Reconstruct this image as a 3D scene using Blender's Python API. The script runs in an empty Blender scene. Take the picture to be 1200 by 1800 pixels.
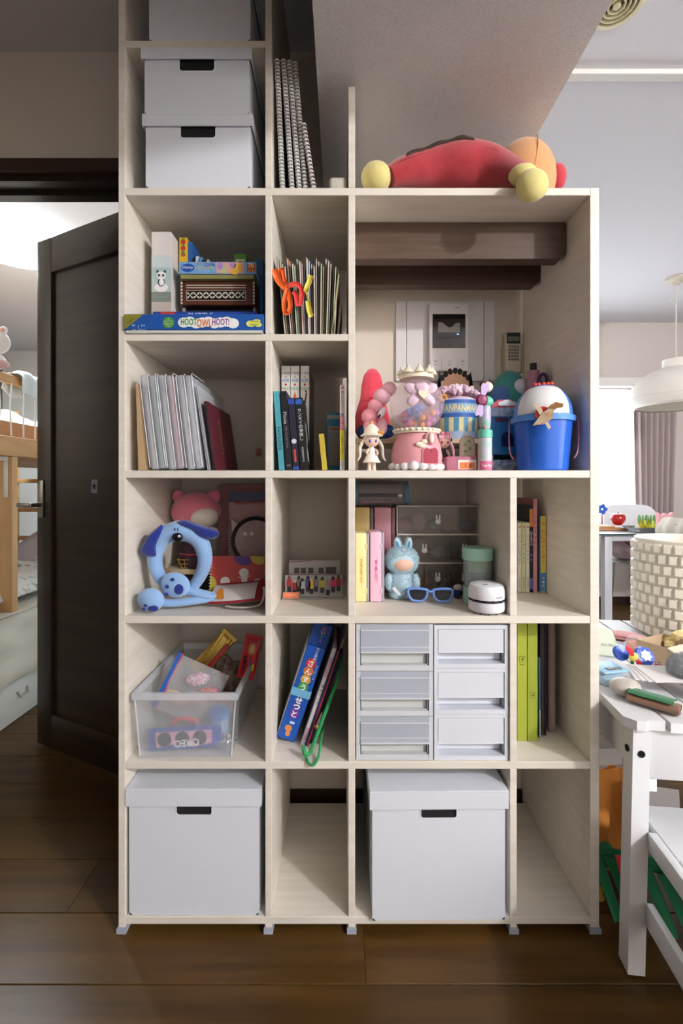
import bpy, bmesh, math, random
from math import sin, cos, pi, radians, sqrt, atan2
from mathutils import Vector, Matrix, noise as mnoise

random.seed(7)
SC = bpy.context.scene
COL = SC.collection

# ------------------------------------------------------------------ camera, light, exposure
CZ, FOC = 1.03, 800.0          # lens height, focal length in pixels of the 1200 wide frame
F = 1.043                      # distance to the front edge of the bookshelf
B = 1.415                      # back edge of the bookshelf
WY = 1.445                     # wall behind it
cam = bpy.data.cameras.new('camera')
cam.sensor_fit = 'HORIZONTAL'; cam.sensor_width = 24.0; cam.lens = 16.0
cam.shift_y = -50.0 / 1200.0
cam.clip_start = 0.02
camo = bpy.data.objects.new('camera', cam); COL.objects.link(camo)
camo.location = (0, 0, CZ); camo.rotation_euler = (pi / 2, 0, 0)
SC.camera = camo

w = bpy.data.worlds.new('daylight'); SC.world = w; w.use_nodes = True
w.node_tree.nodes['Background'].inputs[0].default_value = (0.80, 0.89, 1.0, 1)
w.node_tree.nodes['Background'].inputs[1].default_value = 2.5


def light(name, kind, loc, power, color=(1, 1, 1), rot=(0, 0, 0), **kw):
    d = bpy.data.lights.new(name, kind); d.energy = power; d.color = color
    for k, v in kw.items(): setattr(d, k, v)
    o = bpy.data.objects.new(name, d); COL.objects.link(o)
    o.location = loc; o.rotation_euler = rot
    return o


light('ceiling_lamp_light', 'POINT', (2.40, -1.30, 2.31), 235, (0.97, 0.98, 1.0), shadow_soft_size=0.07)
light('balcony_daylight', 'AREA', (1.55, 4.06, 1.30), 52, (0.93, 0.96, 1.0), (-pi / 2, 0, 0), shape='RECTANGLE', size=1.95, size_y=1.15)
light('bedroom_lamp_light', 'AREA', (-1.80, 2.50, 2.285), 75, (0.86, 0.95, 1.0), (0, 0, 0), shape='DISK', size=0.44)
light('rear_fill', 'AREA', (0.7, -1.90, 1.15), 4.5, (0.93, 0.96, 1.0), (pi / 2, 0, 0), shape='RECTANGLE', size=1.7, size_y=1.2)  # unseen fill added behind the camera for the cubbies; no window there
light('side_fill', 'AREA', (2.9, -0.3, 1.30), 16, (0.90, 0.95, 1.0), (0, pi / 2, 0), shape='RECTANGLE', size=1.3, size_y=1.4)  # added fill from the right that lifts the soffit; no window there

vs = SC.view_settings
vs.view_transform = 'Standard'; vs.look = 'None'; vs.gamma = 1.0; vs.use_curve_mapping = False
vs.exposure = 0.0


# ------------------------------------------------------------------ helpers
def X(px, Y=F): return (px - 600.0) / FOC * Y
def Z(py, Y=F): return CZ - (py - 850.0) / FOC * Y


def lin(c):
    if isinstance(c, str):
        c = c.lstrip('#'); c = tuple(int(c[i:i + 2], 16) / 255 for i in (0, 2, 4))
    return tuple((x / 12.92 if x <= 0.04045 else ((x + 0.055) / 1.055) ** 2.4) for x in c)


MATS = {}


def mat(name, col='#ffffff', rough=0.5, metal=0.0, alpha=1.0, emit=0.0, bump=None, bstr=0.1, col2=None, scale=None,
        coat=0.0, spec=0.5, sheen=0.0, rand=0.0, trans=0.0, ior=1.45, detail=3.0, sub=0.0):
    """col2+scale: noise mix of two colours (scale may be a 3-tuple); bump: noise scale of a fine relief"""
    if name in MATS: return MATS[name]
    m = bpy.data.materials.new(name); m.use_nodes = True
    nt = m.node_tree; b = nt.nodes['Principled BSDF']
    c = lin(col)
    b.inputs['Base Color'].default_value = (*c, 1)
    b.inputs['Roughness'].default_value = rough
    b.inputs['Metallic'].default_value = metal
    b.inputs['Alpha'].default_value = alpha
    b.inputs['Specular IOR Level'].default_value = spec
    b.inputs['IOR'].default_value = ior
    if coat: b.inputs['Coat Weight'].default_value = coat; b.inputs['Coat Roughness'].default_value = 0.12
    if sheen: b.inputs['Sheen Weight'].default_value = sheen; b.inputs['Sheen Roughness'].default_value = 0.5
    if trans: b.inputs['Transmission Weight'].default_value = trans
    if sub:
        b.inputs['Subsurface Weight'].default_value = sub; b.inputs['Subsurface Radius'].default_value = (0.02, 0.015, 0.012)
        b.inputs['Subsurface Scale'].default_value = 0.3
    if emit:
        b.inputs['Emission Color'].default_value = (*c, 1); b.inputs['Emission Strength'].default_value = emit
    tc = nt.nodes.new('ShaderNodeTexCoord')
    last = None
    if col2 is not None:
        mp = nt.nodes.new('ShaderNodeMapping')
        sx = scale if isinstance(scale, (tuple, list)) else (scale or 10,) * 3
        mp.inputs['Scale'].default_value = sx
        nz = nt.nodes.new('ShaderNodeTexNoise'); nz.inputs['Scale'].default_value = 1.0; nz.inputs['Detail'].default_value = detail
        rp = nt.nodes.new('ShaderNodeValToRGB')
        rp.color_ramp.elements[0].position = 0.32; rp.color_ramp.elements[1].position = 0.68
        rp.color_ramp.elements[0].color = (*c, 1); rp.color_ramp.elements[1].color = (*lin(col2), 1)
        nt.links.new(tc.outputs['Object'], mp.inputs['Vector']); nt.links.new(mp.outputs[0], nz.inputs['Vector'])
        nt.links.new(nz.outputs[0], rp.inputs[0]); last = rp.outputs[0]
        if rand:
            oi = nt.nodes.new('ShaderNodeObjectInfo')
            ad = nt.nodes.new('ShaderNodeVectorMath'); ad.operation = 'MULTIPLY_ADD'
            cb = nt.nodes.new('ShaderNodeCombineXYZ')
            nt.links.new(oi.outputs['Random'], cb.inputs[0]); nt.links.new(oi.outputs['Random'], cb.inputs[1])
            ad.inputs[1].default_value = (37, 51, 11)
            nt.links.new(cb.outputs[0], ad.inputs[0]); nt.links.new(mp.outputs[0], ad.inputs[2])
            nt.links.new(ad.outputs[0], nz.inputs['Vector'])
            hs = nt.nodes.new('ShaderNodeHueSaturation')
            mr = nt.nodes.new('ShaderNodeMapRange'); mr.inputs[3].default_value = 1 - rand; mr.inputs[4].default_value = 1 + rand
            nt.links.new(oi.outputs['Random'], mr.inputs[0]); nt.links.new(mr.outputs[0], hs.inputs['Value'])
            nt.links.new(last, hs.inputs['Color']); last = hs.outputs[0]
        nt.links.new(last, b.inputs['Base Color'])
    if bump:
        nb = nt.nodes.new('ShaderNodeTexNoise')
        mp2 = nt.nodes.new('ShaderNodeMapping')
        mp2.inputs['Scale'].default_value = bump if isinstance(bump, (tuple, list)) else (bump,) * 3
        nb.inputs['Scale'].default_value = 1.0; nb.inputs['Detail'].default_value = 4
        bp = nt.nodes.new('ShaderNodeBump'); bp.inputs['Strength'].default_value = bstr; bp.inputs['Distance'].default_value = 0.004
        nt.links.new(tc.outputs['Object'], mp2.inputs['Vector']); nt.links.new(mp2.outputs[0], nb.inputs['Vector'])
        nt.links.new(nb.outputs[0], bp.inputs['Height']); nt.links.new(bp.outputs[0], b.inputs['Normal'])
    MATS[name] = m
    return m


def flat(col, rough=0.55, **kw):
    return mat('paint_%s_%d' % (col.lstrip('#'), int(rough * 100)), col, rough, **kw)


class MB:
    """collects shapes and links them as ONE mesh object"""
    def __init__(s): s.v = []; s.f = []

    def add(s, vs, fs, M=None):
        o = len(s.v)
        s.v += [tuple(M @ Vector(v)) if M is not None else tuple(v) for v in vs]
        s.f += [tuple(i + o for i in f) for f in fs]
        return s

    def box(s, x0, x1, y0, y1, z0, z1, M=None):
        v = [(x, y, z) for z in (z0, z1) for y in (y0, y1) for x in (x0, x1)]
        return s.add(v, [(0, 2, 3, 1), (4, 5, 7, 6), (0, 1, 5, 4), (2, 6, 7, 3), (0, 4, 6, 2), (1, 3, 7, 5)], M)

    def rbox(s, x0, x1, y0, y1, z0, z1, r=0.003, seg=2, M=None):
        bm = bmesh.new(); bmesh.ops.create_cube(bm, size=1)
        for v in bm.verts:
            v.co = ((x0 + x1) / 2 + v.co.x * (x1 - x0), (y0 + y1) / 2 + v.co.y * (y1 - y0), (z0 + z1) / 2 + v.co.z * (z1 - z0))
        r = min(r, 0.49 * min(abs(x1 - x0), abs(y1 - y0), abs(z1 - z0)))
        bmesh.ops.bevel(bm, geom=bm.edges[:], offset=r, segments=seg, affect='EDGES', profile=0.5)
        s.bm(bm, M); return s

    def bm(s, bm, M=None):
        bm.verts.index_update()
        s.add([v.co[:] for v in bm.verts], [[v.index for v in f.verts] for f in bm.faces], M); bm.free(); return s

    def prism(s, pts, a0, a1, plane='xz', M=None):
        """polygon extruded along the remaining axis from a0 to a1"""
        n = len(pts)
        g = {'xz': lambda p, a: (p[0], a, p[1]), 'xy': lambda p, a: (p[0], p[1], a), 'yz': lambda p, a: (a, p[0], p[1])}[plane]
        v = [g(p, a0) for p in pts] + [g(p, a1) for p in pts]
        f = [tuple(range(n)), tuple(range(2 * n - 1, n - 1, -1))]
        f += [(i + n, (i + 1) % n + n, (i + 1) % n, i) for i in range(n)]
        bm = bmesh.new(); vs = [bm.verts.new(c) for c in v]
        for q in f: bm.faces.new([vs[i] for i in q])
        bmesh.ops.recalc_face_normals(bm, faces=bm.faces[:])
        if n > 4: bmesh.ops.triangulate(bm, faces=[fc for fc in bm.faces if len(fc.verts) > 4])
        s.bm(bm, M); return s

    def lathe(s, prof, n=32, c=(0, 0, 0), M=None, a0=0.0, a1=2 * pi, cap=True):
        full = abs(a1 - a0 - 2 * pi) < 1e-6
        k = n if full else n + 1
        v = []
        for (r, z) in prof:
            for i in range(k):
                a = a0 + (a1 - a0) * i / n
                v.append((c[0] + r * cos(a), c[1] + r * sin(a), c[2] + z))
        f = []
        for j in range(len(prof) - 1):
            for i in range(n):
                i2 = (i + 1) % k
                f.append((j * k + i, j * k + i2, (j + 1) * k + i2, (j + 1) * k + i))
        if cap and full:
            if prof[0][0] > 1e-5: f.append(tuple(range(k - 1, -1, -1)))
            if prof[-1][0] > 1e-5: f.append(tuple((len(prof) - 1) * k + i for i in range(k)))
        return s.add(v, f, M)

    def cyl(s, c, r, h, n=24, axis='z', r2=None):
        R = {'z': Matrix(), 'x': Matrix.Rotation(pi / 2, 4, 'Y'), 'y': Matrix.Rotation(-pi / 2, 4, 'X')}[axis]
        return s.lathe([(r, 0), (r if r2 is None else r2, h)], n, M=Matrix.Translation(c) @ R)

    def tube(s, pts, r, n=8, closed=False, flatten=1.0):
        P = [Vector(p) for p in pts]; k = len(P); v = []; f = []
        rr = r if isinstance(r, (list, tuple)) else [r] * k
        up = None
        for i in range(k):
            a = P[(i - 1) % k] if (closed or i > 0) else P[i]
            b = P[(i + 1) % k] if (closed or i < k - 1) else P[i]
            t = (b - a).normalized() if (b - a).length > 1e-9 else Vector((0, 0, 1))
            if up is None: up = Vector((0, 0, 1)) if abs(t.z) < 0.9 else Vector((1, 0, 0))
            u = t.cross(up)
            if u.length < 1e-6: u = t.orthogonal()
            u.normalize(); w_ = u.cross(t).normalized(); up = w_
            for j in range(n):
                q = 2 * pi * j / n
                v.append(tuple(P[i] + u * (rr[i] * cos(q)) + w_ * (rr[i] * flatten * sin(q))))
        for i in range(k if closed else k - 1):
            for j in range(n):
                a, b = i * n + j, i * n + (j + 1) % n
                c, d = ((i + 1) % k) * n + (j + 1) % n, ((i + 1) % k) * n + j
                f.append((a, b, c, d))
        if not closed:
            f.append(tuple(range(n - 1, -1, -1))); f.append(tuple((k - 1) * n + j for j in range(n)))
        return s.add(v, f)

    def ball(s, c, r, n=20, m=12, M=None, nz=0.0, nsc=20.0, pw=1.0):
        if not isinstance(r, (tuple, list)): r = (r, r, r)
        v = [(0, 0, -1)]
        for j in range(1, m):
            t = -pi / 2 + pi * j / m
            for i in range(n):
                a = 2 * pi * i / n
                v.append((cos(t) * cos(a), cos(t) * sin(a), sin(t)))
        v.append((0, 0, 1))
        def sp(q): return math.copysign(abs(q) ** pw, q)
        out = []
        for q in v:
            p = Vector((sp(q[0]) * r[0], sp(q[1]) * r[1], sp(q[2]) * r[2]))
            if nz: p += Vector(q) * (mnoise.noise((p + Vector(c)) * nsc) * nz)
            out.append(p)
        if M is not None: out = [M @ p for p in out]
        out = [tuple(p + Vector(c)) for p in out]
        f = [(0, 1 + (i + 1) % n, 1 + i) for i in range(n)]
        for j in range(m - 2):
            for i in range(n):
                a = 1 + j * n + i; b = 1 + j * n + (i + 1) % n
                f.append((a, b, b + n, a + n))
        t0 = 1 + (m - 2) * n
        f += [(t0 + i, t0 + (i + 1) % n, len(v) - 1) for i in range(n)]
        return s.add(out, f)

    def grid(s, fn, nu, nv, thick=0.0):
        """fn(u,v) -> point, u,v in 0..1; thick gives the sheet a second side along its normal"""
        p = [[Vector(fn(i / nu, j / nv)) for j in range(nv + 1)] for i in range(nu + 1)]
        v = [tuple(q) for r in p for q in r]; k = nv + 1
        f = [(i * k + j, (i + 1) * k + j, (i + 1) * k + j + 1, i * k + j + 1) for i in range(nu) for j in range(nv)]
        if thick:
            o = len(v)
            for i in range(nu + 1):
                for j in range(nv + 1):
                    du = p[min(i + 1, nu)][j] - p[max(i - 1, 0)][j]; dv = p[i][min(j + 1, nv)] - p[i][max(j - 1, 0)]
                    nn = du.cross(dv); nn = nn.normalized() if nn.length > 1e-12 else Vector((0, 0, 1))
                    v.append(tuple(p[i][j] - nn * thick))
            f2 = [tuple(reversed([q + o for q in t])) for t in f]
            rim = [i * k for i in range(nu + 1)] + [nu * k + j for j in range(1, nv + 1)] + [i * k + nv for i in range(nu - 1, -1, -1)] + [j for j in range(nv - 1, 0, -1)]
            f3 = [(rim[q], rim[q] + o, rim[(q + 1) % len(rim)] + o, rim[(q + 1) % len(rim)]) for q in range(len(rim))]
            f = f + f2 + f3
        return s.add(v, f)

    def xf(s, M): s.v = [tuple(M @ Vector(v)) for v in s.v]; return s

    def obj(s, name, m, parent=None, smooth=True, ang=38):
        me = bpy.data.meshes.new(name); me.from_pydata(s.v, [], s.f); me.update()
        bm = bmesh.new(); bm.from_mesh(me); bmesh.ops.recalc_face_normals(bm, faces=bm.faces[:]); bm.to_mesh(me); bm.free()
        if smooth:
            me.polygons.foreach_set('use_smooth', [True] * len(me.polygons))
            me.set_sharp_from_angle(angle=radians(ang))
        me.materials.append(flat(m) if isinstance(m, str) else m)
        o = bpy.data.objects.new(name, me); COL.objects.link(o)
        if parent is not None: o.parent = parent
        return o


def tag(o, label=None, cat=None, group=None, kind=None):
    if label: o['label'] = label
    if cat: o['category'] = cat
    if group: o['group'] = group
    if kind: o['kind'] = kind
    return o


def thing(name, label, cat, loc=(0, 0, 0), rz=0.0, group=None, ry=0.0, rx=0.0):
    o = bpy.data.objects.new(name, None); COL.objects.link(o); o.empty_display_size = 0.05
    o.location = loc; o.rotation_euler = (rx, ry, rz)
    return tag(o, label, cat, group)


def struct(name, mb, m, parent=None, smooth=False):
    o = mb.obj(name, m, parent, smooth)
    if parent is None: o['kind'] = 'structure'
    return o


def inst(o, parent, loc=(0, 0, 0), rot=(0, 0, 0), scale=(1, 1, 1)):
    """a copy that shares its mesh"""
    c = o.copy(); COL.objects.link(c); c.parent = parent; c.location = loc; c.rotation_euler = rot; c.scale = scale
    return c


def copy_tree(o, parent=None):
    c = o.copy(); COL.objects.link(c); c.parent = parent
    for ch in list(o.children): copy_tree(ch, c)
    return c


TXT = {}


def glyphs(s, bold=0.0, sp=1.0):
    k = (s, bold, sp)
    if k not in TXT:
        c = bpy.data.curves.new('t', 'FONT'); c.body = s; c.resolution_u = 2; c.offset = bold; c.space_character = sp
        o = bpy.data.objects.new('t', c)
        me = bpy.data.meshes.new_from_object(o)
        v = [(q.co.x, q.co.y) for q in me.vertices]; f = [tuple(p.vertices) for p in me.polygons]
        bpy.data.objects.remove(o); bpy.data.curves.remove(c); bpy.data.meshes.remove(me)
        if not v: v = [(0, 0)]
        x0 = min(q[0] for q in v); x1 = max(q[0] for q in v); y0 = min(q[1] for q in v); y1 = max(q[1] for q in v)
        TXT[k] = ([(q[0] - (x0 + x1) / 2, q[1] - (y0 + y1) / 2) for q in v], f, max(x1 - x0, 1e-4), max(y1 - y0, 1e-4))
    return TXT[k]


FR = (Vector((1, 0, 0)), Vector((0, 0, 1)))      # a face that looks at the camera
UPF = (Vector((1, 0, 0)), Vector((0, 1, 0)))     # a face that looks up


def text(s, parent, m, c, w=None, h=None, uv=FR, rot=0.0, name='lettering', bold=0.0, lift=0.0004, stack=False, sp=1.0, stretch=False):
    """flat print centred on c in the frame uv, fitted into w by h; stack: characters one below the other"""
    u, v = uv; n = u.cross(v)
    u2 = u * cos(rot) + v * sin(rot); v2 = v * cos(rot) - u * sin(rot)
    mb = MB(); c = Vector(c)
    if stack:
        step = h / len(s)
        for i, ch in enumerate(s):
            if ch == ' ': continue
            vs_, fs_, ww, hh = glyphs(ch, bold)
            k = min((w or 9) / ww, step * 0.92 / hh)
            cc = c + v2 * (h / 2 - step * (i + .5))
            mb.add([tuple(cc + u2 * (p[0] * k) + v2 * (p[1] * k) + n * lift) for p in vs_], fs_)
    else:
        vs_, fs_, ww, hh = glyphs(s, bold, sp)
        kx = w / ww if w else None; ky = h / hh if h else None
        if stretch: pass
        elif kx is None: kx = ky
        elif ky is None: ky = kx
        else: kx = ky = min(kx, ky)
        mb.add([tuple(c + u2 * (p[0] * kx) + v2 * (p[1] * ky) + n * lift) for p in vs_], fs_)
    o = mb.obj(name, m, parent, smooth=False)
    return o


def circ(n=20, rx=1.0, ry=None, c=(0, 0), a0=0.0):
    ry = rx if ry is None else ry
    return [(c[0] + rx * cos(a0 + 2 * pi * i / n), c[1] + ry * sin(a0 + 2 * pi * i / n)) for i in range(n)]


def rrect(w, h, r, n=4, c=(0, 0)):
    o = []
    for (sx, sy, a) in ((1, 1, 0), (-1, 1, pi / 2), (-1, -1, pi), (1, -1, 1.5 * pi)):
        for i in range(n + 1):
            t = a + pi / 2 * i / n
            o.append((c[0] + sx * (w / 2 - r) + r * cos(t), c[1] + sy * (h / 2 - r) + r * sin(t)))
    return o


def star(n=5, r=1.0, q=0.45, a0=pi / 2, c=(0, 0)):
    return [(c[0] + (r if i % 2 == 0 else r * q) * cos(a0 + pi * i / n), c[1] + (r if i % 2 == 0 else r * q) * sin(a0 + pi * i / n)) for i in range(2 * n)]


def heart(r=1.0, n=28, c=(0, 0)):
    o = []
    for i in range(n):
        t = 2 * pi * i / n
        o.append((c[0] + r * 16 * sin(t) ** 3 / 17, c[1] + r * (13 * cos(t) - 5 * cos(2 * t) - 2 * cos(3 * t) - cos(4 * t)) / 17))
    return o


def decal(parent, m, polys, c=(0, 0, 0), uv=FR, rot=0.0, t=0.0003, name='print', lift=0.0):
    """flat printed shapes: list of 2-D outlines in the frame uv around c"""
    u, v = uv; n = u.cross(v); c = Vector(c)
    u2 = u * cos(rot) + v * sin(rot); v2 = v * cos(rot) - u * sin(rot)
    R = Matrix(((u2.x, v2.x, n.x, c.x), (u2.y, v2.y, n.y, c.y), (u2.z, v2.z, n.z, c.z), (0, 0, 0, 1)))
    mb = MB()
    for i, p in enumerate(polys): mb.prism(p, lift, lift + t + i * .00006, 'xy', R)
    return mb.obj(name, m, parent, smooth=False)


def along(pts, n):
    """n+1 points on a Catmull-Rom curve through pts"""
    P = [Vector(p) for p in pts]; P = [P[0]] + P + [P[-1]]; out = []
    segs = len(P) - 3
    for i in range(n + 1):
        t = i / n * segs; k = min(int(t), segs - 1); t -= k
        a, b, c, d = P[k], P[k + 1], P[k + 2], P[k + 3]
        out.append(0.5 * ((2 * b) + (c - a) * t + (2 * a - 5 * b + 4 * c - d) * t * t + (3 * b - a - 3 * c + d) * t ** 3))
    return out


# ------------------------------------------------------------------ surfaces
M_birch = mat('pale_birch_board', '#ece5da', 0.5, col2='#e2dacd', scale=(3, 9, 60), rand=0.02)
M_birchh = mat('pale_birch_shelf', '#ece5da', 0.5, col2='#e2dacd', scale=(4, 55, 9), rand=0.02)
M_wall = mat('wallpaper_offwhite', '#e2d8cb', 0.85, bump=420, bstr=0.25)
M_wallw = mat('wallpaper_white', '#eef0ef', 0.85, bump=420, bstr=0.2)
M_wallr = mat('wallpaper_greige', '#d5ccc5', 0.85, bump=420, bstr=0.2)
M_wallb = mat('wall_brown_paper', '#7d7268', 0.85, bump=300, bstr=0.2)
M_soff = mat('wallpaper_woven', '#e9e7e8', 0.85, bump=(260, 460, 260), bstr=1.0, col2='#dbd8d8', scale=(260, 420, 200))
M_ceil = mat('ceiling_paper', '#dcdce2', 0.9, bump=300, bstr=0.15)
M_floor = mat('floor_plank_dark_brown', '#5c411c', 0.34, col2='#462f12', scale=(2.2, 26, 10), rand=0.10, spec=0.3, bump=(3, 40, 10), bstr=0.04)
M_sub = mat('floor_groove_black', '#120c07', 0.8)
M_base = mat('baseboard_dark_brown', '#2c1a10', 0.45)
M_door = mat('door_dark_walnut', '#3a2d21', 0.42, col2='#271c13', scale=(1.6, 20, 26), bump=(2, 20, 60), bstr=0.05)
M_doorv = mat('door_dark_walnut_upright', '#3b3026', 0.42, col2='#2b2118', scale=(30, 20, 1.6))
M_white = mat('white_plastic', '#eceef1', 0.4)
M_card = mat('white_card', '#e1e5ee', 0.6)
M_black = mat('black_void', '#060606', 0.8)
M_steel = mat('brushed_nickel', '#a39f98', 0.32, metal=1.0)

# ------------------------------------------------------------------ the room
floor = bpy.data.objects.new('floor', None); COL.objects.link(floor); floor['kind'] = 'structure'
MB().box(-3.6, 3.3, -2.0, 5.0, -0.06, -0.012).obj('subfloor', M_sub, floor, False)
PW = 0.1562
pl_ = MB().rbox(0, 1.8, 0.0007, PW - 0.0007, -0.012, 0.0, 0.0012, 1).obj('plank', M_floor, floor, False)
first = True
for k in range(-18, 26):
    y = 0.936 + k * PW
    if y > 4.8: break
    off = (k * 0.71) % 1.8
    for j in range(4):
        x = -3.55 - off + j * 1.8
        if first: pl_.location = (x, y, 0); first = False
        else: inst(pl_, floor, (x, y, 0))

ZC = 2.40
struct('ceiling', MB().box(-3.6, 3.3, -2.0, 5.0, ZC, ZC + 0.06), M_ceil)
struct('ceiling_soffit', MB().box(-0.056, 0.520, -1.95, WY - 0.001, 1.958, ZC - 0.001), M_soff)
# wall behind the shelf, with the bedroom door opening
DX0, DX1, DZ = -1.36, -0.53, 1.99
wb = MB().box(DX1, 0.600, WY, WY + 0.10, 0, 1.71).box(DX1, 0.520, WY, WY + 0.10, 1.71, ZC)
wb.box(DX0, DX1, WY, WY + 0.10, DZ + 0.02, ZC).box(-3.5, DX0, WY, WY + 0.10, 0, ZC)
struct('wall_back', wb, M_wall)
struct('wall_bedroom_side', MB().box(-0.40, -0.33, WY + 0.1, 4.75, 0, ZC), M_wallw)
struct('wall_bedroom_far', MB().box(-3.5, -0.40, 4.7, 4.76, 0, ZC), M_wallw)
struct('wall_left', MB().box(-3.56, -3.5, -1.95, 4.76, 0, ZC), M_wallb)
struct('wall_behind', MB().box(-3.5, 3.2, -2.0, -1.95, 0, ZC), mat('wall_plain_paper', '#e6ddd2', .85))
struct('wall_right', MB().box(3.2, 3.26, -1.95, 4.0, 0, ZC), M_wallr)
struct('baseboard_back', MB().box(-0.505, 0.572, WY - 0.009, WY - 0.0005, 0.001, 0.062), M_base)
# door casing
tr = MB().box(DX0 - 0.06, DX1 + 0.0, WY - 0.022, WY - 0.0005, DZ + 0.018, DZ + 0.058)
struct('trim_1', tr, mat('casing_dark_brown', '#3a2a20', 0.4))
struct('trim_2', MB().box(DX0, DX1, WY, WY + 0.099, DZ, DZ + 0.019).box(DX0, DX1, WY + 0.05, WY + 0.085, DZ - 0.014, DZ - 0.0005), mat('jamb_dark_brown', '#2e2622', 0.4))
# far wall of the living room with a balcony window
FY = 3.87
wx0, wx1, wz0, wz1 = 0.62, 2.56, 0.70, 1.86
fw = MB().box(-0.33, wx0, FY, FY + 0.1, 0, ZC).box(wx1, 3.2, FY, FY + 0.1, 0, ZC)
fw.box(wx0, wx1, FY, FY + 0.1, wz1, ZC).box(wx0, wx1, FY, FY + 0.1, 0, wz0)
struct('wall_far', fw, M_wallr)
win = thing('window_1', 'tall balcony window behind sheer white curtains', None); win['kind'] = 'structure'; del_ = None
wf = MB()
for a, b in ((wx0, wx0 + .05), (wx1 - .05, wx1), ((wx0 + wx1) / 2 - .03, (wx0 + wx1) / 2 + .03)): wf.box(a, b, FY + .03, FY + .07, wz0, wz1)
wf.box(wx0, wx1, FY + .03, FY + .07, wz0, wz0 + .05).box(wx0, wx1, FY + .03, FY + .07, wz1 - .05, wz1)
wf.obj('window_frame', flat('#c9ccd0', .4), win, False)
for a, b in ((wx0 + .05, (wx0 + wx1) / 2 - .03), ((wx0 + wx1) / 2 + .03, wx1 - .05)):
    MB().box(a, b, FY + .048, FY + .052, wz0 + .05, wz1 - .05).obj('pane', mat('window_glass', '#f4fbff', 0.02, alpha=0.12), win, False)
struct('trim_3', MB().rbox(wx0 - .3, 3.15, FY - 0.07, FY - 0.0005, 1.845, 1.918, .004), flat('#e8e4e0', .5))          # curtain box
struct('trim_4', MB().rbox(0.525, 3.19, 1.50, 1.532, ZC - 0.018, ZC - 0.0005, .003), flat('#d9d8d2', .5))                 # ceiling batten
struct('baseboard_far', MB().box(-0.32, 3.19, FY - 0.012, FY - 0.0005, 0.001, 0.07), M_base)

# bedroom door, standing open into the bedroom
hx, hy = -0.535, 1.468
dl = sqrt(0.66 ** 2 + 0.32 ** 2)
door = bpy.data.objects.new('door_1', None); COL.objects.link(door); door['kind'] = 'structure'
door['label'] = 'dark brown wooden door with recessed panel, standing ajar'
door.location = (hx, hy, 0); door.rotation_euler = (0, 0, atan2(0.32, -0.66))
zt = 1.978
MB().rbox(dl - 0.086, dl, -0.036, 0.0, 0.012, zt, .002).obj('stile', M_doorv, door)
MB().rbox(0.0, 0.086, -0.036, 0.0, 0.012, zt, .002).obj('stile', M_doorv, door)
MB().rbox(0.0865, dl - 0.0865, -0.036, -0.0006, zt - 0.135, zt - .0005, .002).obj('top_rail', M_door, door)
MB().rbox(0.0865, dl - 0.0865, -0.036, -0.0006, 0.012, 0.14, .002).obj('bottom_rail', M_door, door)
MB().box(0.0865, dl - 0.0865, -0.030, -0.013, 0.14, zt - 0.135).obj('panel', M_door, door, False)
hz = Z(887, 1.78)
hp = MB().rbox(dl - 0.047, dl - 0.014, 0.0004, 0.007, hz - 0.05, hz + 0.095, .002).obj('handle_plate', M_steel, door)
lv = MB().cyl((dl - 0.030, 0.006, hz), 0.009, 0.042, 16, 'y')
lv.rbox(dl - 0.040, dl + 0.052, 0.038, 0.050, hz - 0.010, hz + 0.008, .005, 3)
lv.obj('lever', M_steel, hp)
MB().box(dl - 0.034, dl - 0.0335, 0, .001, 0, 0)
st = thing('star_sticker', 'small pale lilac card with a dark star stuck on the door panel', 'sticker')
st.parent = None
Rdoor = Matrix.Translation(door.location) @ Matrix.Rotation(door.rotation_euler.z, 4, 'Z')
su = (Rdoor.to_3x3() @ Vector((-1, 0, 0)), Vector((0, 0, 1)))
t_ = None
# point of the panel seen at px 166
for i in range(1000):
    q = Rdoor @ Vector((0.1 + i * 0.0006, -0.0125, 0))
    if q.x / q.y * 800 + 600 < 166: t_ = q; break
t_.z = CZ - (855 - 850) / 800 * t_.y
st.location = t_
decal(st, flat('#a99fb4', .6), [rrect(0.033, 0.050, .003)], (0, 0, 0), su, rot=-0.05, t=.0006, name='card')
decal(st, flat('#33262c', .6), [star(5, .0145, .45)], (0, 0, 0), su, t=.0004, lift=.0007, name='star_print')

# ------------------------------------------------------------------ the bookshelf
shelf = thing('cubby_bookshelf', 'tall pale birch bookshelf with open cubbies and a narrow tower', 'bookshelf', (0, 0, 0))
xL0, xL1 = X(208), X(220)
xA0, xA1 = X(466), X(477.5)
xB0, xB1 = X(612), X(624)
xC0, xC1 = X(896), X(908)
xR0, xR1 = X(1037), X(1053)
S_ = {'top': (343, 330), 's1': (599, 587), 's2': (840, 827), 's3': (1096, 1083), 's4': (1352, 1339), 'base': (1625, 1612)}
SZ = {k: (Z(a), Z(b)) for k, (a, b) in S_.items()}       # (underside, upper side)


def board(name, x0, x1, z0, z1, m, y0=F, y1=B):
    return MB().rbox(x0, x1, y0, y1, z0, z1, 0.0008, 1).obj(name, m, shelf, False)


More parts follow.
